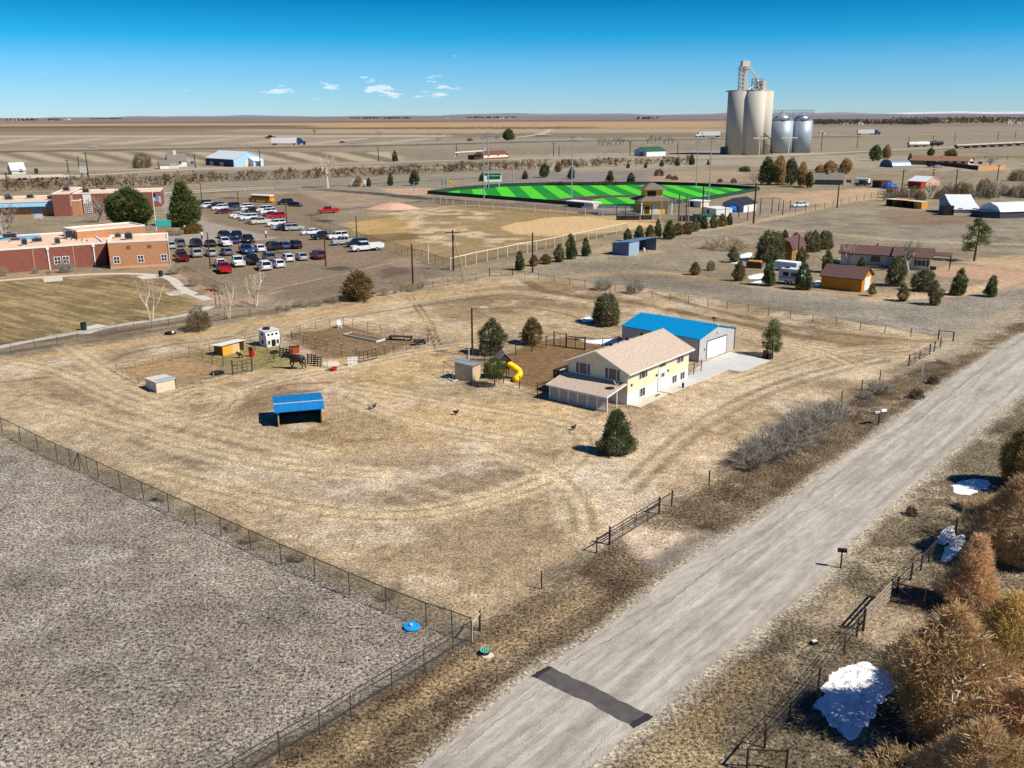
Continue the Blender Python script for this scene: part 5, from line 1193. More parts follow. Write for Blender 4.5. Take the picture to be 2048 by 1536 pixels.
for a in (15.3, 24.5):
    d = MB().box(a - .12, a + .12, -.22, -.01, 0, 4.3).build('downspout', M_WHITE, SL); MB().box(a - .3, a + .3, -.3, -.005, 4.3, 4.75).build('leader_head', M_WHITE, d)
for a in (12.3, 20.3): w.panel('pilaster', 'front', a, a + .12, 0, 4.7, S('sandstone', 214, 168, 132), .003, .06)
MB().box(27.02, 30.4, 3.0, 14.0, 0, 4.6).build('link_wall', BRICK_R, SL); MB().box(27.03, 30.35, 3.05, 13.9, 4.602, 4.68).build('roof', ROOF_T, SL)
MB().box(1, 16, 18, 25.4, 4.87, 4.93).build('metal_roof', M_BLUEROOF, SL)
SM = thing('school_block', 'raised orange brick school block behind the flat roofs', 'school', G(*(895 / 5.851, 350 + 640 / 5.851), 7), R(44)); SM.location.z = 0
flatroof(SM, 16.0, 9.0, 6.5, BRICK_O)
hv = [('tan box air conditioner on the orange brick wing roof', local(SR, 4.2, 4.4), R(20), 1.7, 1.3, 1.6, 5.67), ('low flat air conditioner by the valley gutter of the orange wing', local(SR, 1.8, 9.0), R(20), 1.4, 1.2, 1.0, 5.67),
      ('square air conditioner near the red brick parapet', local(SL, 17.8, 4.0), R(31), 1.1, 1.1, 1.4, 4.87), ('slatted air conditioner with a side duct on the red wing', local(SL, 11.4, 6.0), R(31), 1.2, 1.2, 1.5, 4.87), ('round-fan air conditioner in the middle of the red wing roof', local(SL, 14.2, 10.0), R(31), 2.2, 1.0, 1.1, 4.87),
      ('big grey air conditioner beside the pale blue metal roof', local(SL, 21.3, 14.2), R(31), 1.9, 1.6, 1.9, 4.87), ('long cream air conditioner on the pale blue metal roof', local(SL, 9.4, 21.0), R(31), 3.2, 1.6, 1.3, 4.95), ('low cream air conditioner in front of the pale blue roof', local(SL, 10.2, 15.6), R(31), 2.2, 1.1, .8, 4.87)]
for lb, g, rz, sx, sy, sz, z in hv: hvac('air_conditioner', lb, g, rz, sx, sy, sz, z)
for i in range(5): t = thing('roof_vent', 'small dark roof vent in a line on the red wing', 'vent', local(SL, 20.5 + i * .9, 12.5 - i * 1.6, 4.87), 0, 'roof vents on the red wing'); MB().lathe([(.12, 0), (.12, .25), (.2, .26), (.2, .34), (.05, .36)], 8).build('cap', M_DARK, t)
# rear school building with tower, blue canopy and glazed entrance
SB = thing('school_building', 'rear red brick school building with flat tan roofs and blue metal canopy', 'school', G(-60, 436), R(16)); BW = 50
flatroof(SB, 34, 26, 4.6, BRICK_O); MB().add([(6, -1.6, 3.3), (31.5, -1.6, 3.3), (31.5, 1.2, 5.0), (6, 1.2, 5.0), (6, -1.6, 3.2), (31.5, -1.6, 3.2), (31.5, 1.2, 4.9), (6, 1.2, 4.9)], [(0, 1, 2, 3), (7, 6, 5, 4), (0, 4, 5, 1), (1, 5, 6, 2), (2, 6, 7, 3), (3, 7, 4, 0)]).build('canopy', M_BLUEROOF, SB)
MB().box(18.5, 22.5, -.1, -.01, 0, 3.0).build('grey_doors', S('grey_blue', 150, 160, 164), SB)
ST = thing('school_tower', 'red brick school entrance block with tall white grid window', 'school', G(109, 433), R(16))
flatroof(ST, 5.2, 30, 7.2, BRICK_R); flatroof(ST, 13, 14, 6.6, BRICK_R, 5.25, 8); w = Wall(ST, 5.2, 30)
for k in (2.0, 4.4, 6.0): w.panel('slot_window', 'right', k, k + .5, 3.0, 6.6, M_OFFWHITE, .003, .05)
gw = MB().box(8.3, 10.9, 7.7, 7.98, .2, 6.4).build('entrance_window', M_WHITE, ST)
for i in range(4):
    for j in range(5): MB().box(8.45 + i * .6, 8.9 + i * .6, 7.68, 7.695, .4 + j * .62, .85 + j * .62).build('pane', M_GLASS, gw)
flatroof(ST, 26, 16, 5.4, BRICK_R, 6, 26)
for i, (x, y) in enumerate(((2.5, 14), (12, 32), (20, 33), (9, 12))): hvac('air_conditioner', ('grey', 'tall', 'white', 'low')[i] + ' rooftop air conditioner on the school entrance block', local(ST, x, y), R(16), 2.2, 1.8, 1.5, (7.27, 5.47, 5.47, 6.67)[i])
for i, (x, y) in enumerate(((10, 12), (16, 16), (24, 8), (26, 18), (8, 20))): hvac('air_conditioner', 'pale air conditioner on the rear school roof', local(SB, x, y), R(16), 2.4, 1.8, 1.4, 4.67, 'air conditioners on the rear school roof')
# ---------------------------------------------------------------- neighbour
OR_WALL = S('orange_wall', 206, 132, 34, rough=.7, var=.06); BRN_ROOF = S('brown_shingle', 104, 78, 74, rough=.95, var=.16, scale=3, bump=.15)
NG, L_ = bld('orange_garage', 'orange garage with brown roof and white overhead door', 'garage', (1641, 576), (1722, 584.5))
h = HGT(1722, 584.5, 557); gable_parts(NG, L_, 6.6, h, h + 1.7, OR_WALL, BRN_ROOF, .3, BRN_ROOF, 'x', .12); w = Wall(NG, L_, 6.6)
d = w.panel('overhead_door', 'right', 1.6, 5.2, .02, 2.4, M_WHITE)
for i in range(1, 4): w.panel('door_seam', 'right', 1.6, 5.2, i * .6 - .02, i * .6 + .02, M_GREYM, .042, .05)
CREAM = lined('cream_siding', lin(222, 212, 190, .86), 'X', .35, .08, .85, .7, axis2='Y', sp2=.35)
NH, L_ = bld('ranch_house', 'cream ranch house with brown roof behind the junipers', 'house', (1786, 537), (1858, 541.5))
h = HGT(1858, 541.5, 514); gable_parts(NH, L_, 8.0, h, h + 1.3, CREAM, BRN_ROOF, .5, BRN_ROOF, 'x', .14); gable_parts(NH, 11.0, 6.6, h - .1, h + 1.2, CREAM, BRN_ROOF, .5, BRN_ROOF, 'x', .14, -11.05, 1.3)
w = Wall(NH, L_, 8.0); w.window('front', 4.6, .9, 1.7, 1.2, 2); w.window('front', 1.0, 1.0, 1.2, 1.1, 2); w.window('right', 1.6, .9, 3.4, 1.3, 4); w2_ = Wall(NH, 11, 1.3)
mb = MB(); mb.box(-4.7, -2.9, 1.2, 1.296, 1.0, 2.2); mb.build('window', M_GLASS, NH); MB().box(-1.6, -.6, 1.2, 1.296, .1, 2.2).build('door', S('grey_green', 176, 190, 176), NH)
for x in (4.1, 6.5): MB().box(x, x + .4, -.06, -.004, .85, 2.15).build('shutter', M_DARK, NH)
MB().box(L_ + .52, L_ + 4.0, 1.0, 7.0, h + .1, h + .22).build('porch_roof', BRN_ROOF, NH)
for y in (1.2, 6.8): MB().box(L_ + 3.7, L_ + 3.85, y - .07, y + .07, 0, h + .1).build('porch_post', M_DKWOOD, NH)
MB().box(-6.5, -1.2, -1.6, 1.2, .02, .3).build('porch_deck', M_DKWOOD, NH); MB().tube([(-4, 4.6, h + .8), (-4, 4.6, h + 1.7)], .15, 6).build('flue', M_DARK, NH)
for i, (px, py) in enumerate(((1745, 526), (1757, 524))):
    t = thing('garden_chair', 'white garden chair outside the ranch house', 'chair', G(px, py), .4 * i, 'white garden chairs by the ranch house'); MB().box(-.3, .3, -.3, .3, .4, .47).build('seat', M_WHITE, t); MB().box(-.3, .3, .24, .3, .47, 1.1).build('backrest', M_WHITE, t)
    for a in (-.26, .26):
        for b in (-.26, .2): MB().box(a - .03, a + .03, b - .03, b + .03, 0, .4).build('leg', M_WHITE, t)
BS, L_ = bld('barn_shed', 'brown barn-shaped shed with rounded gambrel roof', 'shed', (1583, 521), (1607, 512))
hh = HGT(1583, 521, 480); prof = [(0, 0), (4.2, 0), (4.2, hh * .55), (3.5, hh * .86), (2.1, hh), (.7, hh * .86), (0, hh * .55)]
MB().prism(prof, 0, L_ * 1.1, 'x').build('wall', S('tan_brown_wall', 168, 130, 70), BS); rp = [(-.2, hh * .5), (.62, hh * .885), (2.1, hh * 1.03), (3.58, hh * .885), (4.4, hh * .5), (4.2, hh * .5), (3.45, hh * .865), (2.1, hh * 1.003), (.75, hh * .865), (0, hh * .5)]
MB().prism(rp, -.15, L_ * 1.1 + .15, 'x').build('roof', BRN_ROOF, BS); MB().box(-.05, -.003, 1.2, 3.0, .05, 2.0).build('door', S('tan_brown_door', 150, 112, 58), BS)
# camper and snow-topped trailer
CT, L_ = bld('camper_trailer', 'white camper trailer parked between two junipers', 'camper', (1556, 567), (1600, 572)); hh = HGT(1556, 567, 536)
MB().prism([(0, .6), (L_, .6), (L_, hh), (.25, hh), (0, hh - .35)], 0, 2.4, 'y').build('body', S('camper_white', 224, 226, 232, rough=.4), CT); w = Wall(CT, L_, 2.4)
for a in (.9, 2.5): w.window('front', a, hh * .55, 1.1, .7, 1, fm=M_GREYM)
w.panel('skirt_stripe', 'front', .1, L_ - .1, hh * .42, hh * .48, S('stripe_blue', 120, 130, 160), .003, .012)
for a in (1.6, 2.5):
    wh = MB().tube([(a, -.08, .4), (a, .25, .4)], .38, 12).build('wheel', M_RUBBER, CT); MB().tube([(a, -.1, .4), (a, -.082, .4)], .22, 10).build('hub', M_WHITE, wh)
MB().box(.8, 1.6, .8, 1.6, hh + .002, hh + .25).build('roof_unit', M_DARK, CT)
TT, L_ = bld('flat_trailer', 'long snow-topped trailer behind the camper', 'trailer', (1547, 540), (1592, 545)); MB().box(0, L_, 0, 2.3, .5, 1.9).build('body', S('trailer_blue_white', 190, 206, 226), TT); MB().box(.1, L_ - .1, .05, 2.25, 1.902, 2.0).build('snow_cover', M_SNOW, TT)
for a in (1.5, L_ - 1.5): MB().tube([(a, -.02, .35), (a, .3, .35)], .35, 10).build('wheel', M_RUBBER, TT)
WP, L_ = bld('wood_bin', 'dark brown wooden bin with straw beneath the huge juniper', 'bin', (1492, 536), (1522, 538)); MB().box(0, L_, 0, 2.0, 0, 1.3).build('box', S('bin_brown', 96, 70, 54), WP); MB().box(.2, L_ - .2, .1, 1.9, 1.302, 1.55).build('straw', S('straw_orange', 222, 150, 60), WP)
# ---------------------------------------------------------------- blue run-in shelter
BL_PANEL = lined('shaded_blue_panel', lin(104, 130, 158, .85), 'X', .8, .08, .7, .5, axis2='Y', sp2=.9)
RS, L_ = bld('run_in_shelter', 'blue-grey metal run-in shelter open on one side', 'shelter', (1257, 512), (1312, 500.5)); hh = HGT(1257, 512, 484.5); hb = hh * .82; D_ = 4.6
MB().prism([(0, 0), (D_, 0), (D_, hb), (0, hh)], -.05, .05, 'x').build('end_wall', BL_PANEL, RS); MB().prism([(0, 0), (D_, 0), (D_, hb), (0, hh)], L_ - .05, L_ + .05, 'x').build('end_wall', BL_PANEL, RS)
MB().box(.05, L_ - .05, D_ - .05, D_ + .05, 0, hb - .02).build('back_wall', BL_PANEL, RS); MB().box(.05, L_ * .36, -.04, .04, 0, hh - .02).build('front_panel', S('sunlit_blue_panel', 150, 178, 200), RS)  # sun and shade in the colours: front panel paler, other walls darker
for i in range(6): MB().box(.3 + i * .62, .36 + i * .62, -.07, -.041, 0, hh - .05).build('panel_rib', S('rib_blue', 190, 206, 220), RS)
MB().add([(-.3, -.3, hh + .03), (L_ + .3, -.3, hh + .03), (L_ + .3, D_ + .2, hb), (-.3, D_ + .2, hb), (-.3, -.3, hh + .15), (L_ + .3, -.3, hh + .15), (L_ + .3, D_ + .2, hb + .12), (-.3, D_ + .2, hb + .12)], [(3, 2, 1, 0), (4, 5, 6, 7), (0, 1, 5, 4), (1, 2, 6, 5), (2, 3, 7, 6), (3, 0, 4, 7)]).build('roof', S('slate_blue_roof', 110, 136, 160, rough=.4), RS)
MB().box(L_ * .66, L_ * .66 + .14, 0, .14, 0, hh).build('post', M_DKWOOD, RS)
t = thing('white_barrel', 'white barrel standing inside the blue run-in shelter', 'barrel', local(RS, L_ * .68, 1.0), 0); MB().lathe([(.28, 0), (.31, .45), (.28, .9), (.05, .92)], 12).build('drum', M_WHITE, t)
# ---------------------------------------------------------------- right: blue barn, long shed, others
M_TINW = lined('white_tin_roof', lin(226, 232, 236, .88), 'X', .8, .06, .88, .4)
M_BLUEWALL = lined('dusty_blue_wall', lin(110, 140, 176, .85), 'Y', .5, .08, .85, .6)
BB, L_ = bld('blue_barn', 'dusty blue barn with white tin roof and white side wall', 'barn', (1907, 431), (1957, 431.5)); W = 17.0
hL = HGT(1907, 431, 419); gable_parts(BB, L_, 11.5, HGT(1890, 430, 408), HGT(1872, 425, 389), M_BLUEWALL, M_TINW, .3, M_GREYM, 'x', .12, 0, 5.0)
MB().prism([(0, 0), (5.0, 0), (5.0, HGT(1890, 430, 408) - .1), (0, hL)], .02, L_ - .02, 'x').build('lean_to_wall', M_OFFWHITE, BB); hq = HGT(1890, 430, 408)
MB().prism([(0, 0), (5.0, 0), (5.0, hq - .1), (0, hL)], -.03, .015, 'x').build('lean_to_end', M_BLUEWALL, BB)
MB().add([(-.3, -.3, hL), (L_ + .3, -.3, hL), (L_ + .3, 5.0, hq), (-.3, 5.0, hq), (-.3, -.3, hL + .12), (L_ + .3, -.3, hL + .12), (L_ + .3, 5.0, hq + .12), (-.3, 5.0, hq + .12)], [(3, 2, 1, 0), (4, 5, 6, 7), (0, 1, 5, 4), (1, 2, 6, 5), (2, 3, 7, 6), (3, 0, 4, 7)]).build('lean_to_roof', M_TINW, BB)
w = Wall(BB, L_, 16.5); w.panel('barn_door', 'left', 8.6, 13.0, .05, 4.0, S('pale_blue_door', 142, 170, 200), .035, .1)
for a in (1.2, 5.6, 9.4): w.window('front', a, 1.6, 1.3, .8, 2, fm=M_OFFWHITE)
MB().prism([(0, 0), (4, 0), (4, 2.8), (0, 3.2)], -3.2, -.1, 'x').build('side_shed', M_DARK, BB)
LS, L_ = bld('long_shed', 'long low shed with white roof and dark walls', 'shed', (1999, 437), (2110, 433)); hh = HGT(1999, 437, 424)
MB().box(0, L_, 0, 9, 0, hh).build('wall', S('charcoal_wall', 74, 76, 84), LS); MB().prism([(0, 0), (-3.6, 3.0), (-3.6, 8.4), (0, 9)], 0, hh, 'z').build('end_wall', S('slate_end', 66, 74, 92), LS)
MB().prism([(-.3, hh), (9.3, hh), (8.2, hh + 1.6), (4.5, hh + 2.6), (1.2, hh + 1.6)], -.2, L_, 'x').build('roof', M_TINW, LS)
YS, L_ = bld('run_in_sheds', 'row of orange and tan open-front animal sheds', 'shed', (1772, 411), (1842, 418)); hh = HGT(1772, 411, 397)
MB().box(0, L_, 3.2, 3.4, 0, hh * .9).build('back_wall', M_WOOD, YS)
for k in range(6): x = L_ * k / 5; MB().box(x - .1, x + .1, 0, 3.2, 0, hh * .9).build('partition', S('orange_board', 226, 162, 66) if k in (5, 1) else M_WOOD, YS)
MB().box(L_ * .8, L_ - .1, -.05, .05, 0, hh * .9).build('orange_front', S('orange_board', 226, 162, 66), YS)
for k, (m_, z) in enumerate(((M_OFFWHITE, 0), (S('orange_roof', 232, 178, 96), .06), (M_OFFWHITE, .02))): MB().box(L_ * k / 3 - .2, L_ * (k + 1) / 3 + .1, -.6, 3.6, hh * .92 + z, hh * .92 + .14 + z).build('roof', m_, YS)
for k in range(1, 5): x = L_ * k / 5 + .9; MB().box(x - .07, x + .07, -.45, -.31, 0, hh * .92).build('post', M_DKWOOD, YS)
PB, L_ = bld('pole_barn', 'pinkish pole barn with white roof beyond the thicket', 'barn', (1815, 371), (1849, 373)); hh = HGT(1849, 373, 363); gable_parts(PB, L_, 13, hh, hh + 2.0, S('pink_tan_wall', 214, 176, 152), M_TINW, .2, M_OFFWHITE)
QH, L_ = bld('arched_hut', 'ribbed metal arched hut with dark end wall', 'hut', (1784, 335), (1822, 334.5)); hh = HGT(1770, 334, 319); Wd = 15.0
arc = [(Wd / 2 - Wd / 2 * math.cos(math.pi * i / 16), hh * math.sin(math.pi * i / 16) ** .8) for i in range(17)]
MB().prism(arc, .3, L_, 'x').build('shell', lined('ribbed_arch', lin(170, 184, 196, .85), 'X', 2.2, .12, .7, .35, .4), QH); MB().prism([(y * .985 + .1, z * .985) for y, z in arc], .18, .28, 'x').build('end_wall', S('blue_end', 84, 106, 134), QH)
BH, L_ = bld('brown_roof_house', 'tan ranch house with brown roof behind a dark fence', 'house', (1862, 329), (1936, 331)); hh = HGT(1900, 330, 321); gable_parts(BH, L_, 14, hh, hh + 2.4, M_OFFWHITE, S('tan_brown_roof', 150, 112, 88), .6, None, 'x', .2); gable_parts(BH, 16, 13, hh, hh + 2.6, S('taupe_wall', 150, 136, 120), MATS['tan_brown_roof'], .6, None, 'x', .2, -12, -4)
w = Wall(BH, L_, 14)
for k in range(5): w.window('front', 8 + k * 5, 1.2, 2.4, 1.4, 2)
GH, L_ = bld('grey_ranch_house', 'grey-roofed ranch house with a white gable end', 'house', (1629, 369), (1686, 370)); hh = HGT(1686, 370, 358); gable_parts(GH, L_, 11, hh, hh + 2.4, S('grey_wall', 108, 108, 108), S('grey_shingle', 128, 122, 114, var=.12, scale=2), .5, M_WHITE, 'x', .18)
MB().box(L_, L_ + .08, 0, 11, .0, hh).build('white_end', M_WHITE, GH); MB().box(L_ * .45, L_ * .45 + 1.1, 4, 5.2, hh + 1, hh + 3.4).build('chimney', M_OFFWHITE, GH); w = Wall(GH, L_, 11)
for k in range(4): w.window('front', 2 + k * 6, 1.1, 2.2, 1.3, 2)
def boxthing(name, label, cat, A, B, W, top, m, roof=None):
    t, L_ = bld(name, label, cat, A, B); h = HGT(A[0], A[1], top); MB().box(0, L_, 0, W, .1, h).build('body', m, t); MB().box(-.1, L_ + .1, -.1, W + .1, h + .002, h + .15).build('top', roof or m, t); MB().box(L_ * .35, L_ * .5, -.05, -.003, .1, h * .8).build('door', M_DARK, t); return t
boxthing('red_container', 'red metal container beside the pole barn', 'container', (1816, 376), (1841, 378), 3, 363, S('red_paint', 184, 60, 44))
boxthing('brown_shed', 'small brown shed beside the blue tarp', 'shed', (1744, 374), (1762, 376), 5, 361, S('shed_brown', 96, 66, 46))
boxthing('motorhome', 'white motorhome parked by the grey ranch house', 'motorhome', (1708, 368), (1736, 369), 3, 357, M_WHITE)
t = thing('tarp_pile', 'bright blue tarp over a pile by the brown shed', 'tarp', G(1779, 377), 0); mb = MB(); mb.ball((0, 0, .4), 3.4, 2.4, 2.2, 12, 7); mb.v = [(x * (1 + .12 * math.sin(5 * y)), y, max(0, z * (1 + .2 * math.sin(3 * x)))) for x, y, z in mb.v]; mb.build('tarp', M_BLUETARP, t)
# ---------------------------------------------------------------- ball park
DG, L_ = bld('dugout', 'white-roofed dugout beside the bleachers', 'dugout', (1135, 413), (1168, 416)); hh = HGT(1135, 413, 402.5)
MB().box(0, L_, 3.6, 3.8, 0, hh).build('back_wall', M_DARK, DG); MB().box(-.1, .1, 0, 3.6, 0, hh).build('end_wall', M_OFFWHITE, DG); MB().box(L_ - .1, L_ + 4.5, 0, 3.8, .0, hh - .02).build('end_room', M_OFFWHITE, DG); MB().box(-.4, L_ + 4.7, -.8, 4.2, hh, hh + .3).build('roof', M_WHITE, DG)
for k in range(5): MB().box(L_ * k / 5 - .06, L_ * k / 5 + .06, -.06, .06, 0, hh).build('post', M_GREYM, DG)
MB().box(.2, L_ - .2, .02, .04, .1, 1.6).build('mesh_screen', M_DARK, DG)
DG2, L_ = bld('dugout', 'white-roofed dugout beside the turf backstop', 'dugout', (1376, 413), (1402, 415)); hh = HGT(1376, 413, 402); MB().box(0, L_ * .45, 0, 5, 0, hh - .3).build('dark_end', M_DARK, DG2); MB().box(L_ * .45, L_, -.2, 5, 0, hh).build('end_room', M_OFFWHITE, DG2); MB().box(-.3, L_ + .3, -.6, 5.4, hh, hh + .3).build('roof', M_WHITE, DG2)
PBX = thing('press_box', 'yellow two-storey press box with hipped grey roofs', 'press box', G(1285, 429), R(12)); u_ = DEPTH(PBX.location) / FOC; k_ = u_
MB().box(0, 9, 0, 8, 0, 4.4).build('lower_wall', S('yellow_wall', 244, 204, 96), PBX)
def hip(mb, x0, x1, y0, y1, z, h, e):
    cx, cy = (x0 + x1) / 2, (y0 + y1) / 2; return mb.add([(x0 - e, y0 - e, z), (x1 + e, y0 - e, z), (x1 + e, y1 + e, z), (x0 - e, y1 + e, z), (cx - .8, cy, z + h), (cx + .8, cy, z + h)], [(0, 1, 5, 4), (1, 2, 5), (2, 3, 4, 5), (3, 0, 4), (3, 2, 1, 0)])
GSH = S('grey_brown_shingle', 122, 112, 104, var=.15, scale=2, bump=.15); hip(MB(), 0, 9, 0, 8, 4.4, 2.4, 1.6).build('lower_roof', GSH, PBX); MB().box(1.6, 7.4, 1.5, 6.5, 4.5, 8.0).build('upper_wall', MATS['yellow_wall'], PBX); hip(MB(), 1.6, 7.4, 1.5, 6.5, 8.0, 2.0, 1.2).build('upper_roof', GSH, PBX)
MB().box(2.0, 5.0, 1.4, 1.49, 5.8, 7.5).build('press_window', M_DKWOOD, PBX); MB().box(3.6, 5.2, -.08, -.003, 0, 3.2).build('door', S('pale_door', 196, 212, 226), PBX); MB().box(.6, 2.4, -.08, -.003, .2, 2.6).build('shutter', M_DKWOOD, PBX)
for x in (-.8, 9.8): MB().box(x - .2, x + .2, -1.3, -.9, 0, 4.4).build('porch_post', M_WHITE, PBX)
def bleacher(px, py, rz, label, n=7, L_=13.0):
    t = thing('bleachers', label, 'bleachers', G(px, py), rz)
    for i in range(n): MB().box(0, L_, i * .75, i * .75 + .4, .45 + i * .38, .5 + i * .38).build('bench', M_GALV, t); MB().box(0, L_, i * .75 - .35, i * .75 - .02, .15 + i * .38, .19 + i * .38).build('footboard', M_GALV, t)
    for x in (.5, L_ / 2, L_ - .5): mb = MB(); mb.bar((x, 0, .4), (x, (n - 1) * .75, .35 + (n - 1) * .38), .1); mb.bar((x, (n - 1) * .75, 0), (x, (n - 1) * .75, .4 + (n - 1) * .38), .1); mb.bar((x, 0, 0), (x, 0, .4), .1); mb.build('frame', M_GREYM, t)
bleacher(1196, 431, R(5), 'aluminium bleachers beside the old infield'); bleacher(1162, 427, R(-8), 'smaller aluminium bleachers beside the white dugout', 5, 8)
boxthing('green_roof_shed', 'small cream shed with dark green roof behind the juniper row', 'shed', (1385, 441), (1413, 446), 5, 429, S('olive_cream', 180, 172, 140), S('green_roof', 30, 96, 84))
CTN = boxthing('storage_container', 'white storage container with a dark emblem on its end', 'container', (1404, 430), (1432, 435), 6, 414, M_WHITE)
boxthing('wood_pallet_stack', 'dark crate beside the juniper row poles', 'crate', (1359, 441), (1371, 443), 3, 432, M_DARK)
SH, L_ = bld('blue_white_shed', 'gabled shed with blue end and white side wall', 'shed', (1487, 425), (1512, 421)); hh = HGT(1487, 425, 408); gable_parts(SH, L_, 8, hh, hh + 1.8, M_WHITE, M_DARK, .3, None, 'x', .12); MB().prism([(0, 0), (8, 0), (8, hh), (4, hh + 1.6), (0, hh)], -.1, -.02, 'x').build('blue_end', S('lavender_blue', 150, 160, 190), SH)
t = thing('tarp_pile', 'blue tarp-covered pile beside the gabled shed', 'tarp', G(1464, 424), 0); MB().ball((0, 0, .5), 2.2, 1.6, 1.7, 10, 6).build('tarp', M_BLUETARP, t)
SC = thing('scoreboard', 'green and white baseball scoreboard on two posts', 'scoreboard', G(985, 376), R(8)); hh = HGT(985, 376, 346)
MB().box(-4.2, 4.2, -.2, .2, hh * .42, hh).build('panel', M_WHITE, SC); MB().box(-4.0, 4.0, -.26, -.21, hh * .84, hh * .99).build('green_header', S('board_green', 28, 120, 92), SC); MB().box(-2.4, 3.6, -.26, -.21, hh * .58, hh * .80).build('score_field', S('board_dark', 24, 84, 72), SC)
for x in (-3.0, -1.0, 1.6, 3.0): MB().box(x - .5, x + .5, -.3, -.265, hh * .88, hh * .96).build('digit_window', M_DARK, SC)
for x in (-3, 3): MB().tube([(x, 0, 0), (x, 0, hh * .42)], .18, 8).build('post', M_OFFWHITE, SC)
# ---------------------------------------------------------------- grain elevator
M_SILO = mat('silo_concrete', lin(176, 172, 160, .85), rough=.9, scale=.05, col2=lin(216, 210, 194, .85), stretch=(1, 1, .15), bump=.05)
GE = thing('grain_elevator', 'tall pale concrete grain elevator with steel headhouse on top', 'grain elevator', G(1498, 309), R(14)); mpx = DEPTH(GE.location) / FOC
HS = HGT(1498, 309, 183); Rr = 8.6
mb = []
for i, (x, y, q_) in enumerate(((0, -4, 8.4), (-9.6, 2.5, 8.8), (10, 2.5, 8.8), (-5, 15, 8.4), (7, 16, 8.4))):
    o = MB().lathe([(q_, 0), (q_, HS), (q_ - .4, HS + .1)], 40, (x, y)).mesh('silo', M_SILO, True); link('silo', o, GE)
MB().prism([(-19.2, 4), (-16, -3), (-9, -5.4), (-5, -10.8), (0, -12.6), (5, -10.8), (9, -5.8), (17, -3), (19.6, 3), (16, 22), (-13, 22)], HS + .1, HS + 1.0, 'z').build('roof_slab', S('slab', 190, 184, 170), GE)
HT = HGT(1498, 309, 122)
def truss(mb, x0, x1, y0, y1, z0, z1, n, r=.5):
    for x in (x0, x1):
        for y in (y0, y1): mb.bar((x, y, z0), (x, y, z1), r)
    for i in range(n + 1):
        z = z0 + (z1 - z0) * i / n
        for a, b in (((x0, y0), (x1, y0)), ((x1, y0), (x1, y1)), ((x1, y1), (x0, y1)), ((x0, y1), (x0, y0))):
            mb.bar((*a, z), (*b, z), r * .7)
            if i < n: mb.bar((*a, z), (*b, z + (z1 - z0) / n), r * .55)
    return mb
truss(MB(), -12.5, -7.5, -3, 2, HS + 1, HT - 4, 6).build('leg_tower', M_OFFWHITE, GE); MB().box(-10.2, -8.0, -1.2, 1.2, HS + 1, HT - 1).build('bucket_leg', M_OFFWHITE, GE); MB().box(-11.6, -5.2, -2.2, 2.2, HT - 4.2, HT).build('leg_head', M_OFFWHITE, GE); MB().box(-13.5, -6.5, -3.6, 2.6, HT - 6.4, HT - 6.0).build('platform', M_GREYM, GE)
for dy in (-1.2, 1.2): MB().tube([(-7.5, dy, HT - 2), (3.5, dy, HS + (HT - HS) * .42)], .45, 8).build('spout', M_OFFWHITE, GE)
truss(MB(), 0.0, 6.5, -3, 3, HS + 1, HS + (HT - HS) * .42, 3).build('distributor_frame', M_GREYM, GE); MB().lathe([(.6, HS + 2), (1.8, HS + 5), (1.8, HS + 8), (.6, HS + 10)], 10, (3.2, 0)).build('distributor', M_GREYM, GE)
for i, (x, y) in enumerate(((-8, -6), (8, 4), (1, -10), (10, -2))): MB().tube([(3.2, 0, HS + 6), (x, y, HS + 1)], .35, 6).build('spout', M_OFFWHITE, GE)
MB().box(6.5, 10.5, -2, 2, HS + 1, HS + 1 + (HT - HS) * .30).build('stair_house', S('tan_block', 214, 200, 176), GE)
mb = MB(); mb.bar((6, -13.6, 0), (5, -13.4, 17), .5); mb.bar((5, -13.4, 17), (12, -12.5, 12), .5); mb.bar((12, -12.5, 12), (14, -12, 0), .5); mb.bar((2, -14, 14), (9, -13.5, 15), .4); mb.bar((5, -13.5, 9), (13, -12.3, 6), .35); mb.build('load_out_spout', M_DKWOOD, GE)
for x0, x1, zz in ((-9, 3, 13.5), (16, 30, 13.5)):
    mb = MB(); mb.bar((x0, -22, zz), (x1, -22, zz), .9, .7); mb.bar(((x0 + x1) / 2, -22, 0), ((x0 + x1) / 2, -22, zz), .6); mb.build('yellow_gantry', S('cream_gantry', 214, 204, 160), GE)
for i, (px, lb) in enumerate(((1559, 'corrugated steel grain bin right against the concrete elevator'), (1599, 'corrugated steel grain bin farthest from the concrete elevator'))):
    t = thing('grain_bin', lb, 'grain bin', G(px, 306 - i * 1.0), 0); hb = HGT(px, 306 - i, 240); rb = 9.6 if i == 0 else 9.0
    me = MB().lathe([(rb, 0), (rb, hb)], 40).mesh('shell', lined('corrugated_steel', lin(176, 190, 202, .85), 'Z', 1.1, .2, .8, .5, .3, .12, .06), True); link('shell', me, t)
    me = MB().lathe([(rb + .3, hb - .1), (rb * .35, hb + rb * .42), (1.2, hb + rb * .58), (.4, hb + rb * .6)], 40).mesh('cone_roof', lined('roof_steel', lin(186, 196, 206, .85), 'X', 1.6, .1, .85, .35, .5), True); link('cone_roof', me, t)
    MB().lathe([(.8, hb + rb * .55), (.8, hb + rb * .72), (.3, hb + rb * .76)], 10).build('cap', M_GALV, t)
    mb = MB(); mb.bar((-rb - .3, -2, 0), (-rb - .3, -2, hb), .4); mb.build('ladder', M_OFFWHITE, t); MB().box(rb * .3, rb * .42, -rb * 1.0, -rb * .86, hb + 1.0, hb + 2.0).build('roof_hatch', M_DARK, t)
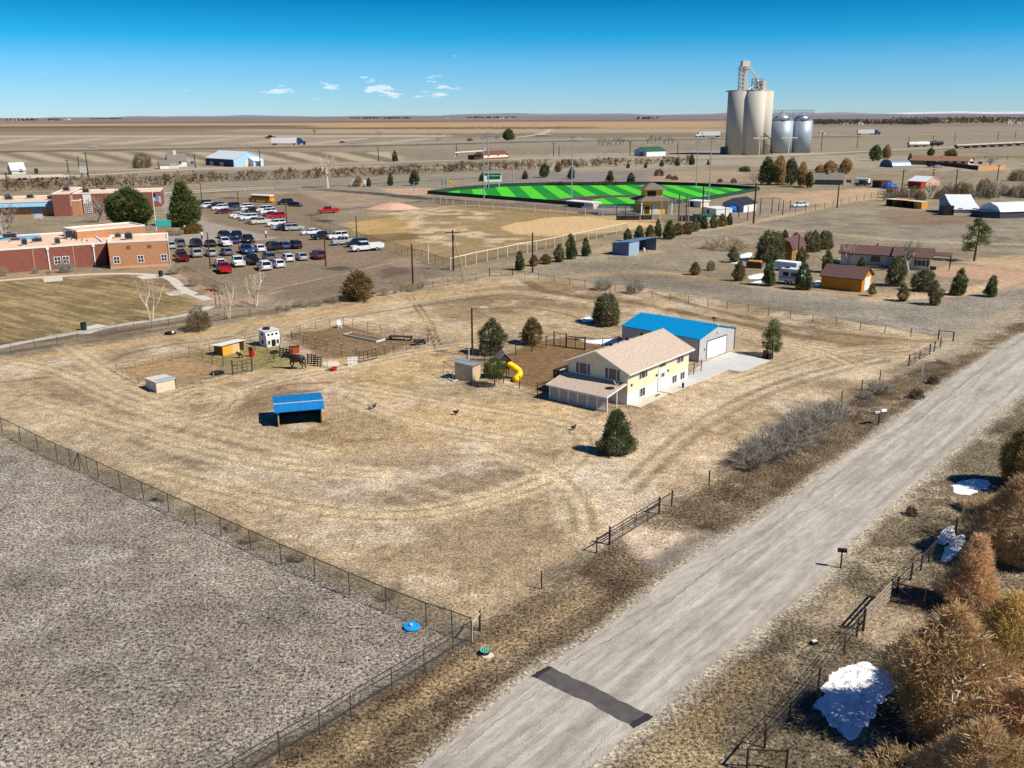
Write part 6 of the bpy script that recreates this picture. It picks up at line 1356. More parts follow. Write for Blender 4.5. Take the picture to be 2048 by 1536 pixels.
t = thing('conveyor_bridge', 'steel conveyor bridge across the tops of the grain bins', 'conveyor', G(1545, 306), R(6)); hb = HGT(1560, 306, 222); mb = MB(); truss(mb, 0, 44, -1, 1, 0, 0.01, 1, .2)
mb = MB()
for z in (hb - 1.5, hb + .6): mb.bar((-3, 0, z), (34, 0, z), .5)
for i in range(13): mb.bar((-3 + i * 3, 0, hb - 1.5), (-3 + i * 3, 0, hb + .6), .3); mb.bar((-3 + i * 3, 0, hb - 1.5), (0 + i * 3, 0, hb + .6), .22) if i < 12 else None
mb.build('truss', M_GREYM, t)
for x in (-2, 16, 33): MB().bar((x, 0, 0), (x, 0, hb - 1.5), .6).build('support', M_GREYM, t)
boxthing('annex_bin', 'dark blue annex shed at the foot of the elevator', 'shed', (1440, 309), (1456, 309.5), 10, 294, S('dark_blue_steel', 74, 92, 110))
# ---------------------------------------------------------------- far buildings
def simple_gable(name, label, cat, A, B, W, eave, rise, wall, roof, end=None):
    t, L_ = bld(name, label, cat, A, B); h = HGT(A[0], A[1], eave); gable_parts(t, L_, W, h, h + rise, wall, roof, .4, None, 'x', .2)
    if end:
        for x in (-.08, L_ + .03): MB().prism([(0, 0), (W, 0), (W, h), (W / 2, h + rise - .25), (0, h)], x, x + .05, 'x').build('end_wall', end, t)
    return t, L_, h
t, L_, h = simple_gable('green_roof_shed', 'white metal shed with dark green roof by the frontage road', 'shed', (1293, 313), (1331, 311.5), 14, 302, 3.0, M_WHITE, S('dark_green_roof', 40, 92, 70), S('grey_white_end', 186, 192, 198)); Wall(t, L_, 14).panel('roll_door', 'left', 3.5, 8, 0, h * .8, S('slate_door', 110, 120, 136), .1, .2)
t, L_, h = simple_gable('long_blue_shed', 'long shed with dark blue side and white roof', 'shed', (412, 330), (468, 334), 22, 315, 4.5, S('navy_wall', 54, 76, 104), M_TINW, S('sky_blue_end', 170, 206, 232)); Wall(t, L_, 22).panel('roll_door', 'right', 8, 14, 0, h * .85, M_OFFWHITE, .1, .2); 
for k in range(2): Wall(t, L_, 22).panel('side_opening', 'front', 6 + k * 14, 11 + k * 14, 0, 2.6, M_GREYM, .05, .15)
t, L_, h = simple_gable('small_white_shed', 'small white rounded shed beside the long blue shed', 'shed', (508, 333), (526, 332), 9, 321, 2.0, S('pale_blue_wall', 206, 222, 236), M_WHITE); Wall(t, L_, 9).panel('door', 'front', 2, 5, 0, 3, S('navy_wall', 54, 76, 104), .05, .15)
t, L_, h = simple_gable('farmhouse', 'white farmhouse with grey roof beside the dark trees', 'house', (338, 334), (374, 333), 12, 322, 4.5, M_WHITE, S('grey_shingle', 128, 122, 114)); Wall(t, L_, 12).window('front', 6, 1.5, 2, 2, 2); Wall(t, L_, 12).window('front', 14, 1.5, 2, 2, 2); MB().box(4, 6, 5, 7, h + 3, h + 6.5).build('chimney', M_OFFWHITE, t)
t, L_, h = simple_gable('farm_garage', 'low white garage with grey roof in front of the farmhouse', 'garage', (320, 338), (358, 337), 9, 329, 2.5, M_WHITE, MATS['grey_shingle'], S('grey_blue_end', 140, 150, 160)); Wall(t, L_, 9).panel('garage_door', 'front', 6, 11, 0, 3, M_OFFWHITE, .05, .15)
t, L_, h = simple_gable('small_house', 'small white gabled house by the railway', 'house', (24, 349), (52, 348), 12, 340, 4.0, M_OFFWHITE, S('pale_roof', 214, 216, 216)); Wall(t, L_, 12).window('front', 4, 1, 2, 2, 2); Wall(t, L_, 12).panel('door', 'front', 12, 14, 0, 3, M_DARK, .05, .15)
t, L_, h = simple_gable('pump_station', 'cream station building with brown roof and red base', 'building', (968, 319), (1016, 316.5), 10, 309, 2.2, S('cream_wall', 240, 226, 200), S('maroon_roof', 120, 74, 64)); Wall(t, L_, 10).panel('red_base', 'front', -6, L_ + .2, 0, 1.0, S('brick_base', 132, 62, 50), .1, .4)
for k in range(3): Wall(t, L_, 10).window('front', 4 + k * 10, 2.4, 2.2, 1.6, 1)
MB().box(-9, -1, 1, 8, 0, 3.4).build('porch', M_DKWOOD, t); mb = MB(); mb.tube([(-32, -2, 3), (-32, -2, 6), (-2, -2, 6.4), (-1, -2, 8)], .5, 8); mb.build('pipe', M_OFFWHITE, t)
BB_, L_ = bld('billboard', 'blank white billboard beside a tall utility pole', 'billboard', (161, 351), (177, 351)); hh = HGT(165, 351, 333); MB().box(0, L_, -.2, .2, hh * .3, hh).build('panel', M_WHITE, BB_)
for x in (L_ * .15, L_ * .85): MB().box(x - .25, x + .25, .21, .6, 0, hh * .9).build('post', M_DKWOOD, BB_)
for i, (a, b, y, top, lb) in enumerate(((-40, 60, 362, 352, 'long white freight trailer parked by the windbreak'), (62, 128, 360, 351, 'white freight trailer with dark cab by the windbreak'))):
    t, L_ = bld('freight_trailer', lb, 'trailer', (a, y), (b, y - 2)); h = HGT(a, y, top); MB().box(0, L_, 0, 4, 1.2, h).build('box', M_OFFWHITE, t)
    for x in (3, 5.5, L_ - 5.5, L_ - 3): MB().tube([(x, -.1, .6), (x, 4.1, .6)], .6, 8).build('axle_wheels', M_RUBBER, t)
    if i: MB().prism([(L_ + .2, 1), (L_ + 8, 1), (L_ + 8, h * .5), (L_ + 3.5, h * .75), (L_ + .2, h * .8)], 0, 4, 'y').build('cab', M_WHITE, t); MB().prism([(L_ + 2.6, h * .52), (L_ + 7.4, h * .52), (L_ + 3.6, h * .74), (L_ + 2.6, h * .77)], -.06, 4.06, 'y').build('cab_window', M_GLASS, t)
for i, (px, py, w_, h_, lb) in enumerate(((16, 240.6, 5, 3.2, 'white skyline farmhouse'), (28, 241.2, 7, 3.0, 'white barn of the skyline farm'), (44, 239.8, 13, 3.0, 'long white shed of the skyline farm'), (100, 241.2, 4, 2.4, 'small white skyline house'), (134, 240.3, 9, 3.0, 'pale skyline barn'), (1003, 237, 9, 2.4, 'white farm on the skyline right of centre'), (1020, 237.2, 5, 2.4, 'small white skyline building right of centre'), (894, 237.6, 7, 2.4, 'pale skyline shed left of centre'), (1692, 249, 22, 3.5, 'white long shed in the far tree belt'), (1722, 249.5, 10, 5, 'white gabled barn in the far tree belt'), (2020, 248.5, 9, 7, 'pale tank building beyond the railway'), (2038, 249, 8, 6, 'white storage building beyond the railway'), (1645, 268.5, 12, 6, 'white square shed beyond the grain bins'), (1450, 272, 10, 2, 'pale shed beside the interstate'))):
    g = G(px, py); k = DEPTH(g) / FOC; t = thing('far_building', lb + ' in the distance' if len(lb.split()) < 4 else lb, 'building', g, 0); MB().box(-w_ * k / 2, w_ * k / 2, 0, w_ * k * .6, 0, h_ * k * .7).build('wall', M_WHITE, t); MB().prism([(-w_ * k * .52, h_ * k * .7), (w_ * k * .52, h_ * k * .7), (0, h_ * k)], -.5, w_ * k * .62, 'y').build('roof', M_OFFWHITE, t); MB().box(-w_ * k * .1, w_ * k * .1, -.4, -.05, 0, h_ * k * .45).build('door', M_DARK, t)
# overpass
t = thing('overpass', 'pale concrete overpass with side rails across the interstate', 'bridge', G(1085, 272), R(0)); k = DEPTH(t.location) / FOC
MB().box(-14 * k, 14 * k, -4 * k * 4, 4 * k * 4, 2.0 * k, 3.2 * k).build('deck', M_CONC2, t)
for s_ in (-1, 1): MB().box(s_ * 14 * k - .5, s_ * 14 * k + .5, -16 * k, 16 * k, 3.21 * k, 5 * k).build('side_rail', M_OFFWHITE, t)
for x in (-8, 0, 8): MB().box(x * k - 1, x * k + 1, -6, 6, 0, 2 * k).build('pier', M_CONC2, t)
# ================================================================ VEHICLES
M_HEAD = S('headlight', 230, 232, 236, rough=.2); M_TAIL = S('tail_light', 170, 20, 24, rough=.3); M_RIM = S('wheel_rim', 186, 188, 190, rough=.3, metal=.6)
M_CARGLASS = S('car_glass', 26, 28, 34, rough=.08, var=.1, spec=.7)
PAINT = {k: S('paint_' + k, *v, rough=.25, var=.03, spec=.6) for k, v in dict(white=(238, 240, 242), black=(30, 32, 36), silver=(178, 180, 180), grey=(104, 108, 114), red=(190, 22, 34), maroon=(104, 24, 34), blue=(40, 70, 124), navy=(26, 36, 60), cream=(216, 208, 188)).items()}
WHEEL = MB().tube([(0, -.11, 0), (0, .11, 0)], .34, 12).mesh('wheel', M_RUBBER); RIM = MB().tube([(0, -.125, 0), (0, .125, 0)], .2, 10).mesh('rim', M_RIM)
CARK = {  # length, width, body profile (x front +), glass base/top x, heights
    'sedan': (4.8, 1.8, [(-2.35, .3), (2.35, .3), (2.42, .55), (2.25, .74), (1.0, .9), (-1.6, .95), (-2.3, .92), (-2.42, .6)], (1.15, -1.95, .35, -1.15), .93, 1.42),
    'hatch': (4.2, 1.78, [(-2.0, .3), (2.05, .3), (2.12, .55), (1.95, .78), (.95, .95), (-1.95, 1.0), (-2.1, .6)], (1.1, -1.98, .3, -1.5), .97, 1.52),
    'suv': (4.8, 1.92, [(-2.3, .38), (2.3, .38), (2.4, .65), (2.3, .98), (1.05, 1.1), (-2.25, 1.14), (-2.4, .7)], (1.15, -2.3, .5, -2.05), 1.12, 1.75),
    'van': (5.0, 1.95, [(-2.4, .34), (2.4, .34), (2.5, .6), (2.2, .9), (1.6, 1.05), (-2.4, 1.08), (-2.5, .6)], (1.75, -2.42, .6, -2.2), 1.06, 1.78),
    'pickup': (5.7, 1.98, [(-.75, .42), (2.75, .42), (2.85, .7), (2.75, 1.06), (1.25, 1.14), (-.75, 1.16)], (1.3, -.72, .75, -.6), 1.14, 1.85)}
CARP = {}
def make_car(kind):
    L_, W, prof, (gb0, gb1, gt0, gt1), zb, zt = CARK[kind]; r = thing('car', '', 'car'); CARP[kind] = r
    mb = MB(); n = len(prof); hw = W / 2
    for s_, k in ((-hw, 1), (-hw * .93, 0), (hw * .93, 0), (hw, 1)):   # rounded shoulders: outer slices sit a little lower
        for x, z in prof: mb.v.append((x * (1 if not k else .985), s_, z - (.07 if k and z > .7 else 0)))
    for a, b in ((0, 1), (1, 2), (2, 3)):
        for i in range(n): j = (i + 1) % n; mb.f.append((a * n + i, a * n + j, b * n + j, b * n + i))
    mb.f += [tuple(range(n))[::-1], tuple(range(3 * n, 4 * n))]
    body = mb.build('body', None, r)
    if kind == 'pickup':
        mb = MB(); mb.box(-2.85, -.78, -.97, -.87, .45, 1.12); mb.box(-2.85, -.78, .87, .97, .45, 1.12); mb.box(-2.85, -2.75, -.87, .87, .45, 1.12); mb.box(-2.75, -.78, -.87, .87, .5, .72); mb.build('bed', None, r)
    g = MB().add([(gb0, -hw * .9, zb - .01), (gb0, hw * .9, zb - .01), (gb1, hw * .9, zb - .01), (gb1, -hw * .9, zb - .01), (gt0, -hw * .74, zt - .06), (gt0, hw * .74, zt - .06), (gt1, hw * .74, zt - .06), (gt1, -hw * .74, zt - .06)], [(3, 2, 1, 0), (4, 5, 6, 7), (0, 1, 5, 4), (1, 2, 6, 5), (2, 3, 7, 6), (3, 0, 4, 7)])
    g.build('windows', M_CARGLASS, r)
    rf = MB().add([(gt0 + .06, -hw * .76, zt - .055), (gt0 + .06, hw * .76, zt - .055), (gt1 - .06, hw * .76, zt - .055), (gt1 - .06, -hw * .76, zt - .055), (gt0 - .12, -hw * .66, zt), (gt0 - .12, hw * .66, zt), (gt1 + .12, hw * .66, zt), (gt1 + .12, -hw * .66, zt)], [(3, 2, 1, 0), (4, 5, 6, 7), (0, 1, 5, 4), (1, 2, 6, 5), (2, 3, 7, 6), (3, 0, 4, 7)])
    for sx in (0, 1):
        for s_ in (-1, 1):   # pillars
            for t in ((0, 0), (.52, .52), (1, 1)):
                x0 = gb0 + (gb1 - gb0) * t[0]; x1 = gt0 + (gt1 - gt0) * t[1]
                if sx == 0: rf.bar((x0, s_ * hw * .905, zb), (x1, s_ * hw * .755, zt - .05), .09, .05)
    rf.build('roof', None, r)
    x = L_ / 2
    for s_ in (-1, 1):
        MB().box(x - .1, x + .02, s_ * hw * .72 - .2, s_ * hw * .72 + .2, zb * .66, zb * .66 + .15).build('headlight', M_HEAD, r)
        xt = -x if kind != 'pickup' else -2.86
        MB().box(xt - .03, xt + .1, s_ * hw * .78 - .12, s_ * hw * .78 + .12, zb * .7, zb * .7 + .2).build('tail_light', M_TAIL, r)
    wb = L_ * .29
    for sx in (-1, 1):
        for s_ in (-1, 1):
            w_ = link('wheel', WHEEL, r); w_.location = (sx * wb, s_ * (hw - .1), .34); k = link('rim', RIM, w_)
    return r
for k in CARK: make_car(k)
USEDC = set()
def car(kind, colour, px, py, head, label, group=None, sc=1.18):
    r = CARP[kind]; o = r if kind not in USEDC else copy_tree(r); USEDC.add(kind)
    o.location = G(px, py); o.rotation_euler = (0, 0, R(head)); o.scale = (sc,) * 3; o.name = {'sedan': 'sedan_car', 'hatch': 'hatchback_car', 'suv': 'sport_utility_car', 'van': 'minivan', 'pickup': 'pickup_truck'}[kind]
    for k_ in ('label', 'category', 'group'):
        if k_ in o: del o[k_]
    for ch in o.children:
        if ch.name.split('.')[0] in ('body', 'roof', 'bed'):
            if not ch.data.materials: ch.data.materials.append(PAINT['white'])
            ch.material_slots[0].link = 'OBJECT'; ch.material_slots[0].material = PAINT[colour]
    return tag(o, label, {'pickup': 'pickup truck', 'van': 'minivan'}.get(kind, 'car'), group)
WORD = {'sedan': 'sedan', 'hatch': 'hatchback', 'suv': 'SUV', 'van': 'minivan', 'pickup': 'pickup truck'}
def row(cars, head, where, group):
    for px, py, k, c, *h in cars: car(k, c, px, py, (h[0] if h else head) + rnd.uniform(-3, 3), '%s %s parked %s' % (c, WORD[k], where), group)
row([(408, 411, 'suv', 'black'), (413, 416, 'suv', 'white'), (433, 416, 'suv', 'black'), (440, 420, 'suv', 'white'), (447, 427, 'sedan', 'maroon'), (464, 416, 'suv', 'navy'), (470, 421, 'sedan', 'grey'), (490, 418, 'suv', 'white'), (497, 422, 'hatch', 'white'), (505, 424, 'sedan', 'black')], -150, 'in the row beside the pointed conifer', 'cars in the row beside the pointed conifer')
row([(477, 434, 'sedan', 'white'), (484, 437, 'sedan', 'white'), (497, 440, 'suv', 'white'), (528, 423, 'van', 'white'), (536, 428, 'suv', 'white'), (541, 433, 'sedan', 'maroon'), (553, 437, 'suv', 'red'), (508, 446, 'hatch', 'grey'), (523, 448, 'pickup', 'cream'), (552, 452, 'suv', 'white'), (564, 458, 'sedan', 'silver'), (573, 460, 'suv', 'black'), (588, 461, 'suv', 'silver', 30), (622, 469, 'sedan', 'white'), (647, 478, 'pickup', 'black'), (675, 478, 'suv', 'white'), (688, 489, 'pickup', 'silver'), (714, 493, 'suv', 'black')], -150, 'in the long row along the ball field fence', 'cars in the long row along the ball field fence')
row([(342, 496, 'sedan', 'silver'), (360, 493, 'suv', 'grey'), (392, 493, 'van', 'black'), (421, 492, 'sedan', 'black'), (450, 491, 'pickup', 'white'), (468, 486, 'sedan', 'blue'), (448, 476, 'van', 'navy'), (474, 477, 'pickup', 'navy', -62), (496, 485, 'pickup', 'black', -62)], 118, 'in the row beside the pale concrete drive', 'cars in the row beside the pale concrete drive')
row([(362, 512, 'sedan', 'black'), (365, 521, 'pickup', 'maroon'), (393, 513, 'suv', 'silver'), (423, 511, 'sedan', 'silver'), (453, 510, 'hatch', 'grey'), (493, 506, 'pickup', 'blue', -62), (519, 502, 'sedan', 'white'), (545, 499, 'van', 'black'), (568, 497, 'hatch', 'blue'), (591, 496, 'suv', 'black')], 118, 'in the middle row of the car park', 'cars in the middle row of the car park')
row([(441, 532, 'sedan', 'white'), (476, 531, 'pickup', 'white'), (505, 527, 'pickup', 'black'), (448, 544, 'pickup', 'red'), (529, 539, 'suv', 'white'), (557, 534, 'hatch', 'white'), (538, 521, 'suv', 'grey'), (576, 522, 'hatch', 'white'), (603, 519, 'sedan', 'silver'), (636, 517, 'suv', 'maroon')], 118, 'in the row nearest the paddock', 'cars in the row nearest the paddock')
car('suv', 'black', 570, 409, -150, 'black SUV parked beside the yellow school bus', None, 1.25); car('sedan', 'navy', 591, 413, -25, 'dark sedan parked alone near the school bus', None, 1.2); car('pickup', 'red', 657, 426, -155, 'bright red pickup truck parked alone on the open lot', None, 1.25)
car('sedan', 'white', 1599, 414, -165, 'white sedan on the dirt track behind the batting cage', None, 1.3)
car('pickup', 'black', 1725, 372, 20, 'black pickup truck by the white motorhome', None, 1.3); car('suv', 'black', 1864, 334, 10, 'black car beside the dark board fence', None, 1.2); car('sedan', 'silver', 1876, 335, 10, 'silver car beside the dark board fence', None, 1.2)
car('sedan', 'white', 186, 294.5, 0, 'white car driving on the interstate left of the farmhouse', None, 1.6); car('sedan', 'white', 498, 290, 0, 'white car on the interstate behind the blue-cab truck', None, 1.6); car('pickup', 'black', 541, 277, 180, 'dark truck beyond the interstate', None, 2.6); car('sedan', 'maroon', 685, 286, 0, 'brown car on the interstate ahead of the blue-cab truck', None, 1.6); car('sedan', 'white', 1157, 278, 0, 'white car on the interstate near the overpass', None, 1.8)
# white utility truck with service body
t = thing('service_truck', 'white service truck with utility body at the end of the row', 'truck', G(735, 501.5), R(-152), None, 1.2)
L_, W, prof, (gb0, gb1, gt0, gt1), zb, zt = CARK['pickup']; MB().prism([(.3, .45), (3.4, .45), (3.5, .75), (3.4, 1.15), (2.1, 1.25), (.3, 1.28)], -1.0, 1.0, 'y').build('body', PAINT['white'], t)
MB().add([(2.1, -.92, 1.24), (2.1, .92, 1.24), (-.1, .92, 1.24), (-.1, -.92, 1.24), (1.5, -.78, 1.95), (1.5, .78, 1.95), (.05, .78, 1.95), (.05, -.78, 1.95)], [(3, 2, 1, 0), (4, 5, 6, 7), (0, 1, 5, 4), (1, 2, 6, 5), (2, 3, 7, 6), (3, 0, 4, 7)]).build('windows', M_CARGLASS, t); MB().box(-.1, 1.6, -.8, .8, 1.951, 2.02).build('roof', PAINT['white'], t)
MB().box(-.1, .28, -1.0, 1.0, .45, 1.3).build('cab_rear', PAINT['white'], t)
for s_ in (-1, 1): MB().box(-3.3, -.15, s_ * .86 - .2, s_ * .86 + .2, .6, 1.55).build('tool_locker', PAINT['white'], t)
MB().box(-3.3, -.15, -.66, .66, .6, .9).build('bed_floor', M_GREYM, t)
for x in (2.35, -1.7):
    for s_ in (-.95, .95): w_ = link('wheel', WHEEL, t); w_.location = (x, s_, .4); w_.scale = (1.15,) * 3; link('rim', RIM, w_)
# school bus
t = thing('school_bus', 'yellow school bus with a pale roof at the edge of the lot', 'bus', G(524, 404.5), R(152), None, 1.05); M_BUS = S('bus_yellow', 240, 170, 24, rough=.4)
MB().prism([(-1.2, .6), (1.2, .6), (1.25, 1.2), (1.2, 2.5), (-1.2, 2.5), (-1.25, 1.2)], -5.0, 4.2, 'x').build('body', M_BUS, t); MB().prism([(-1.2, 2.5), (1.2, 2.5), (.9, 2.85), (-.9, 2.85)], -5.0, 4.2, 'x').build('roof', M_WHITE, t); MB().box(4.2, 5.6, -.95, .95, .6, 1.55).build('hood', M_BUS, t)
for s_ in (-1, 1):
    for i in range(9): MB().box(-4.7 + i * .95, -3.95 + i * .95, s_ * 1.245 - .02, s_ * 1.245 + .02, 1.65, 2.3).build('window', M_CARGLASS, t)
    MB().box(-4.9, 4.1, s_ * 1.25 - .02, s_ * 1.25 + .02, 1.2, 1.3).build('black_stripe', M_BLACK, t)
for y in (-.85, .35): MB().box(-5.04, -5.0, y, y + .5, 1.6, 2.3).build('rear_window', M_CARGLASS, t)
MB().box(-5.05, -5.0, -.3, .25, .8, 2.3).build('rear_door', M_BUS, t); MB().box(4.2, 4.25, -1.0, 1.0, 1.6, 2.4).build('windscreen', M_CARGLASS, t)
for x in (-3.2, 4.4):
    for s_ in (-1.1, 1.1): w_ = link('wheel', WHEEL, t); w_.location = (x, s_, .45); w_.scale = (1.35,) * 3; link('rim', RIM, w_)
# semi-trailer trucks on the interstate
def semi(px, py, head, label, cab, sc):
    t = thing('semi_truck', label, 'truck', G(px, py), R(head), None, sc); MB().box(-8, 6, -1.3, 1.3, 1.1, 4.1).build('trailer', M_WHITE, t)
    MB().prism([(6.6, .8), (11.2, .8), (11.3, 2.0), (9.6, 2.3), (8.9, 3.4), (7.6, 4.0), (6.6, 4.0)], -1.25, 1.25, 'y').build('cab', cab, t); MB().prism([(9.0, 2.35), (9.62, 2.35), (9.0, 3.25)], -1.27, 1.27, 'y').build('windscreen', M_CARGLASS, t)
    for x in (-7, -5.6, 4.6, 7.2, 10.4):
        for s_ in (-1.15, 1.15): w_ = link('wheel', WHEEL, t); w_.location = (x, s_, .5); w_.scale = (1.45,) * 3
semi(572, 290, 6, 'white semi-trailer truck with a blue cab on the interstate', PAINT['blue'], 2.0); semi(1419, 274, 186, 'all-white semi-trailer truck beside the grain elevator', PAINT['white'], 1.9); semi(1733, 269.5, 4, 'white semi-trailer truck with blue cab right of the grain bins', PAINT['blue'], 1.9)
# freight cars on the siding
for i in range(9):
    px = 1925 + i * 17; g = G(px, 296.5 - (px - 1925) * .05); t = thing('freight_car', 'dark open freight car on the rail siding', 'freight car', g, R(22), 'freight cars on the siding'); MB().prism([(-9, 1.2), (9, 1.2), (9.4, 2.6), (-9.4, 2.6)], -1.6, 1.6, 'y').build('hopper', M_DKWOOD, t)
    MB().box(-9, 9, -1.45, 1.45, 2.61, 3.6).build('pale_load', M_OFFWHITE, t)
    for x in (-7, 7): MB().tube([(x, -1.3, .6), (x, 1.3, .6)], .6, 8).build('wheel_set', M_RUBBER, t)
for i, (px, py, m_) in enumerate(((1842, 293.5, M_WHITE), (1824, 294, M_OFFWHITE), (1870, 292, M_DARK))):
    t = thing('tank_car', ('white tank car standing on the siding', 'small pale tank car at the siding end', 'dark tank car beside the white one')[i], 'tank car', G(px, py), R(20)); MB().tube([(-9 + 4 * (i == 1), 0, 3), (9 - 4 * (i == 1), 0, 3)], 1.9, 14).build('tank', m_, t); MB().lathe([(.8, 4.6), (.8, 5.6), (.2, 5.7)], 10).build('dome', m_, t); MB().box(-8 + 4 * (i == 1), 8 - 4 * (i == 1), -1.2, 1.2, .9, 1.3).build('chassis', M_DARK, t)
    for x in (-4, 4): MB().tube([(x, -1.2, .55), (x, 1.2, .55)], .55, 8).build('wheel_set', M_RUBBER, t)
boxthing('horse_trailer', 'white and dark trailer between two small junipers', 'trailer', (702, 373), (728, 373), 5, 362, M_OFFWHITE)
# ================================================================ FENCES, POLES, SIGNS
def chain_mat():
    m = bpy.data.materials.new('chain_link'); m.use_nodes = True; nt = m.node_tree; N = nt.nodes; L = nt.links; out = N['Material Output']; b = N['Principled BSDF']
    b.inputs['Base Color'].default_value = (*lin(96, 90, 84), 1); b.inputs['Roughness'].default_value = .6
    g = N.new('ShaderNodeNewGeometry'); tr = N.new('ShaderNodeBsdfTransparent'); mx = N.new('ShaderNodeMixShader'); r = None
    for s_ in (1, -1):
        d = N.new('ShaderNodeVectorMath'); d.operation = 'DOT_PRODUCT'; d.inputs[1].default_value = (14.0, 4.0, 14.0 * s_); L.new(g.outputs['Position'], d.inputs[0])
        f = N.new('ShaderNodeMath'); f.operation = 'FRACT'; L.new(d.outputs['Value'], f.inputs[0]); l = N.new('ShaderNodeMath'); l.operation = 'LESS_THAN'; l.inputs[1].default_value = .13; L.new(f.outputs[0], l.inputs[0])
        if r is None: r = l.outputs[0]
        else: k = N.new('ShaderNodeMath'); k.operation = 'MAXIMUM'; L.new(r, k.inputs[0]); L.new(l.outputs[0], k.inputs[1]); r = k.outputs[0]
    L.new(r, mx.inputs[0]); L.new(tr.outputs[0], mx.inputs[1]); L.new(b.outputs[0], mx.inputs[2]); L.new(mx.outputs[0], out.inputs['Surface']); return m
M_CHAIN = chain_mat(); M_WIRE = S('fence_wire', 120, 112, 104, rough=.5, metal=.5)
_pm = {}
def post_mesh(r, m, cap=None):
    k = (r, m.name)
    if k not in _pm: _pm[k] = MB().tube([(0, 0, -.1), (0, 0, 1.0)], r, 6).mesh('post', m)
    return _pm[k]
def fence(name, label, pts, h, post=(.045, None), wires=(), rail=None, mesh=False, spacing=None, group=None, world=False, jit=.03, rail_m=None, wire_r=.012):
    """posts at the sighted spots (or every `spacing` metres) joined by wires, rails or netting"""
    P = [Vector(p) for p in pts] if world else [G(*p) for p in pts]
    if spacing: P = resample(P, max(2, int(sum((b - a).length for a, b in zip(P[:-1], P[1:])) / spacing) + 1))
    t = thing(name, label, 'fence', P[0], 0, group); o0 = P[0]; pm = post[1] or M_DARK; me = post_mesh(post[0], pm); q = random.Random(len(label))
    for p in P: o = link('post', me, t); o.location = p - o0; o.scale = (1, 1, h * q.uniform(.96, 1.06)); o.rotation_euler = (q.uniform(-jit, jit), q.uniform(-jit, jit), 0)
    if wires:
        mb = MB()
        for a, b in zip(P[:-1], P[1:]):
            for z in wires: mb.bar(a - o0 + Vector((0, 0, z * h)), b - o0 + Vector((0, 0, z * h)), wire_r * 2)
        mb.build('wires', M_WIRE, t)
    if rail:
        for z in rail[1]:
            mb = MB()
            for a, b in zip(P[:-1], P[1:]): mb.bar(a - o0 + Vector((0, 0, z * h)), b - o0 + Vector((0, 0, z * h)), rail[0])
            mb.build('rail', rail_m or pm, t)
    if mesh:
        mb = MB()
        for a, b in zip(P[:-1], P[1:]): a = a - o0; b = b - o0; mb.quad((a.x, a.y, .03), (b.x, b.y, .03), (b.x, b.y, h * .99), (a.x, a.y, h * .99))
        mb.build('netting', mesh if not isinstance(mesh, bool) else M_CHAIN, t)
    return t
M_DKPIPE = S('dark_pipe', 74, 68, 64, rough=.6, var=.15)
F1 = [(-70, 836), (-30, 850), (5, 866), (42, 884), (77, 902), (115, 921), (142, 932), (160, 941), (177, 948), (198, 958), (242, 979), (288, 1001), (338, 1025), (392, 1050), (443, 1074), (502, 1101), (563, 1130), (630, 1159), (700, 1190), (772, 1221), (853, 1253), (905, 1270), (943, 1285)]
fence('chain_link_fence', 'long chain-link fence between the paddock and the grey field', F1, 1.72, (.035, M_DKPIPE), (), (.05, (1.0,)), True)
a, b, c_ = G(142, 932), G(160, 941), G(177, 948); t = thing('fence_brace', 'splayed brace poles of the long chain-link fence', 'brace', b, 0)
for p in (a, c_): q = b + (p - b) * .8; MB().bar(Vector((0, 0, 1.7)), q - b, .05).build('brace_pole', M_DKPIPE, t)
fence('chain_link_fence', 'chain-link fence running down from the corner to the near verge', [(943, 1285), (906, 1307), (849, 1343), (784, 1381), (702, 1432), (640, 1470), (560, 1515), (470, 1570), (380, 1630)], 1.5, (.035, M_DKPIPE), (), (.045, (1.0, .35)), True)
t = thing('corner_brace', 'pale braced corner post of the chain-link fence', 'post', G(960, 1262), 0); p1 = G(944, 1284) - G(960, 1262); MB().tube([(0, 0, -.1), (0, 0, 1.45)], .07, 8).build('post', M_DKWOOD, t); MB().bar((0, 0, 1.3), (p1.x, p1.y, 1.3), .09).build('cross_rail', S('pale_rail', 196, 184, 164), t); MB().tube([(p1.x, p1.y, -.1), (p1.x, p1.y, 1.6)], .06, 8).build('pale_post', MATS['pale_rail'], t)
W5 = (.25, .45, .65, .85, .98)
fence('wire_fence', 'sparse wooden post and wire fence along the roadside ditch', [(960, 1258), (1083, 1178), (1193, 1106)], 1.3, (.06, M_DKWOOD), W5, wire_r=.006)
fence('wire_fence', 'post and wire fence from pipe gate to the grey brush', [(1343, 1013), (1418, 970), (1520, 905), (1600, 855), (1648, 826), (1683, 805), (1723, 781), (1759, 762), (1817, 732)], 1.4, (.065, M_DKWOOD), W5, wire_r=.006)
def gate(name, label, A, B, h, n, m, leaves=2, rails=(.1, .62, .8, 1.0), posts=True, r=.03, pm=None, bars=1):
    a, b = G(*A), G(*B); t = thing(name, label, 'gate', a, 0); d = b - a
    if posts:
        for p in (Vector(), d): MB().tube([p + Vector((0, 0, -.1)), p + Vector((0, 0, h * 1.12))], .085, 8).build('post', pm or M_DKWOOD, t)
    for k in range(leaves):
        p0 = d * ((k + .03) / leaves); p1 = d * ((k + .97) / leaves); lf = None
        for z in rails:
            mb = MB().bar(p0 + Vector((0, 0, z * h)), p1 + Vector((0, 0, z * h)), r * 2); o = mb.build('rail', m, t)
        for i in range(bars + 2): p = p0.lerp(p1, i / (bars + 1)); MB().bar(p + Vector((0, 0, rails[0] * h)), p + Vector((0, 0, rails[-1] * h)), r * 1.6).build('upright', m, t)
    return t, d
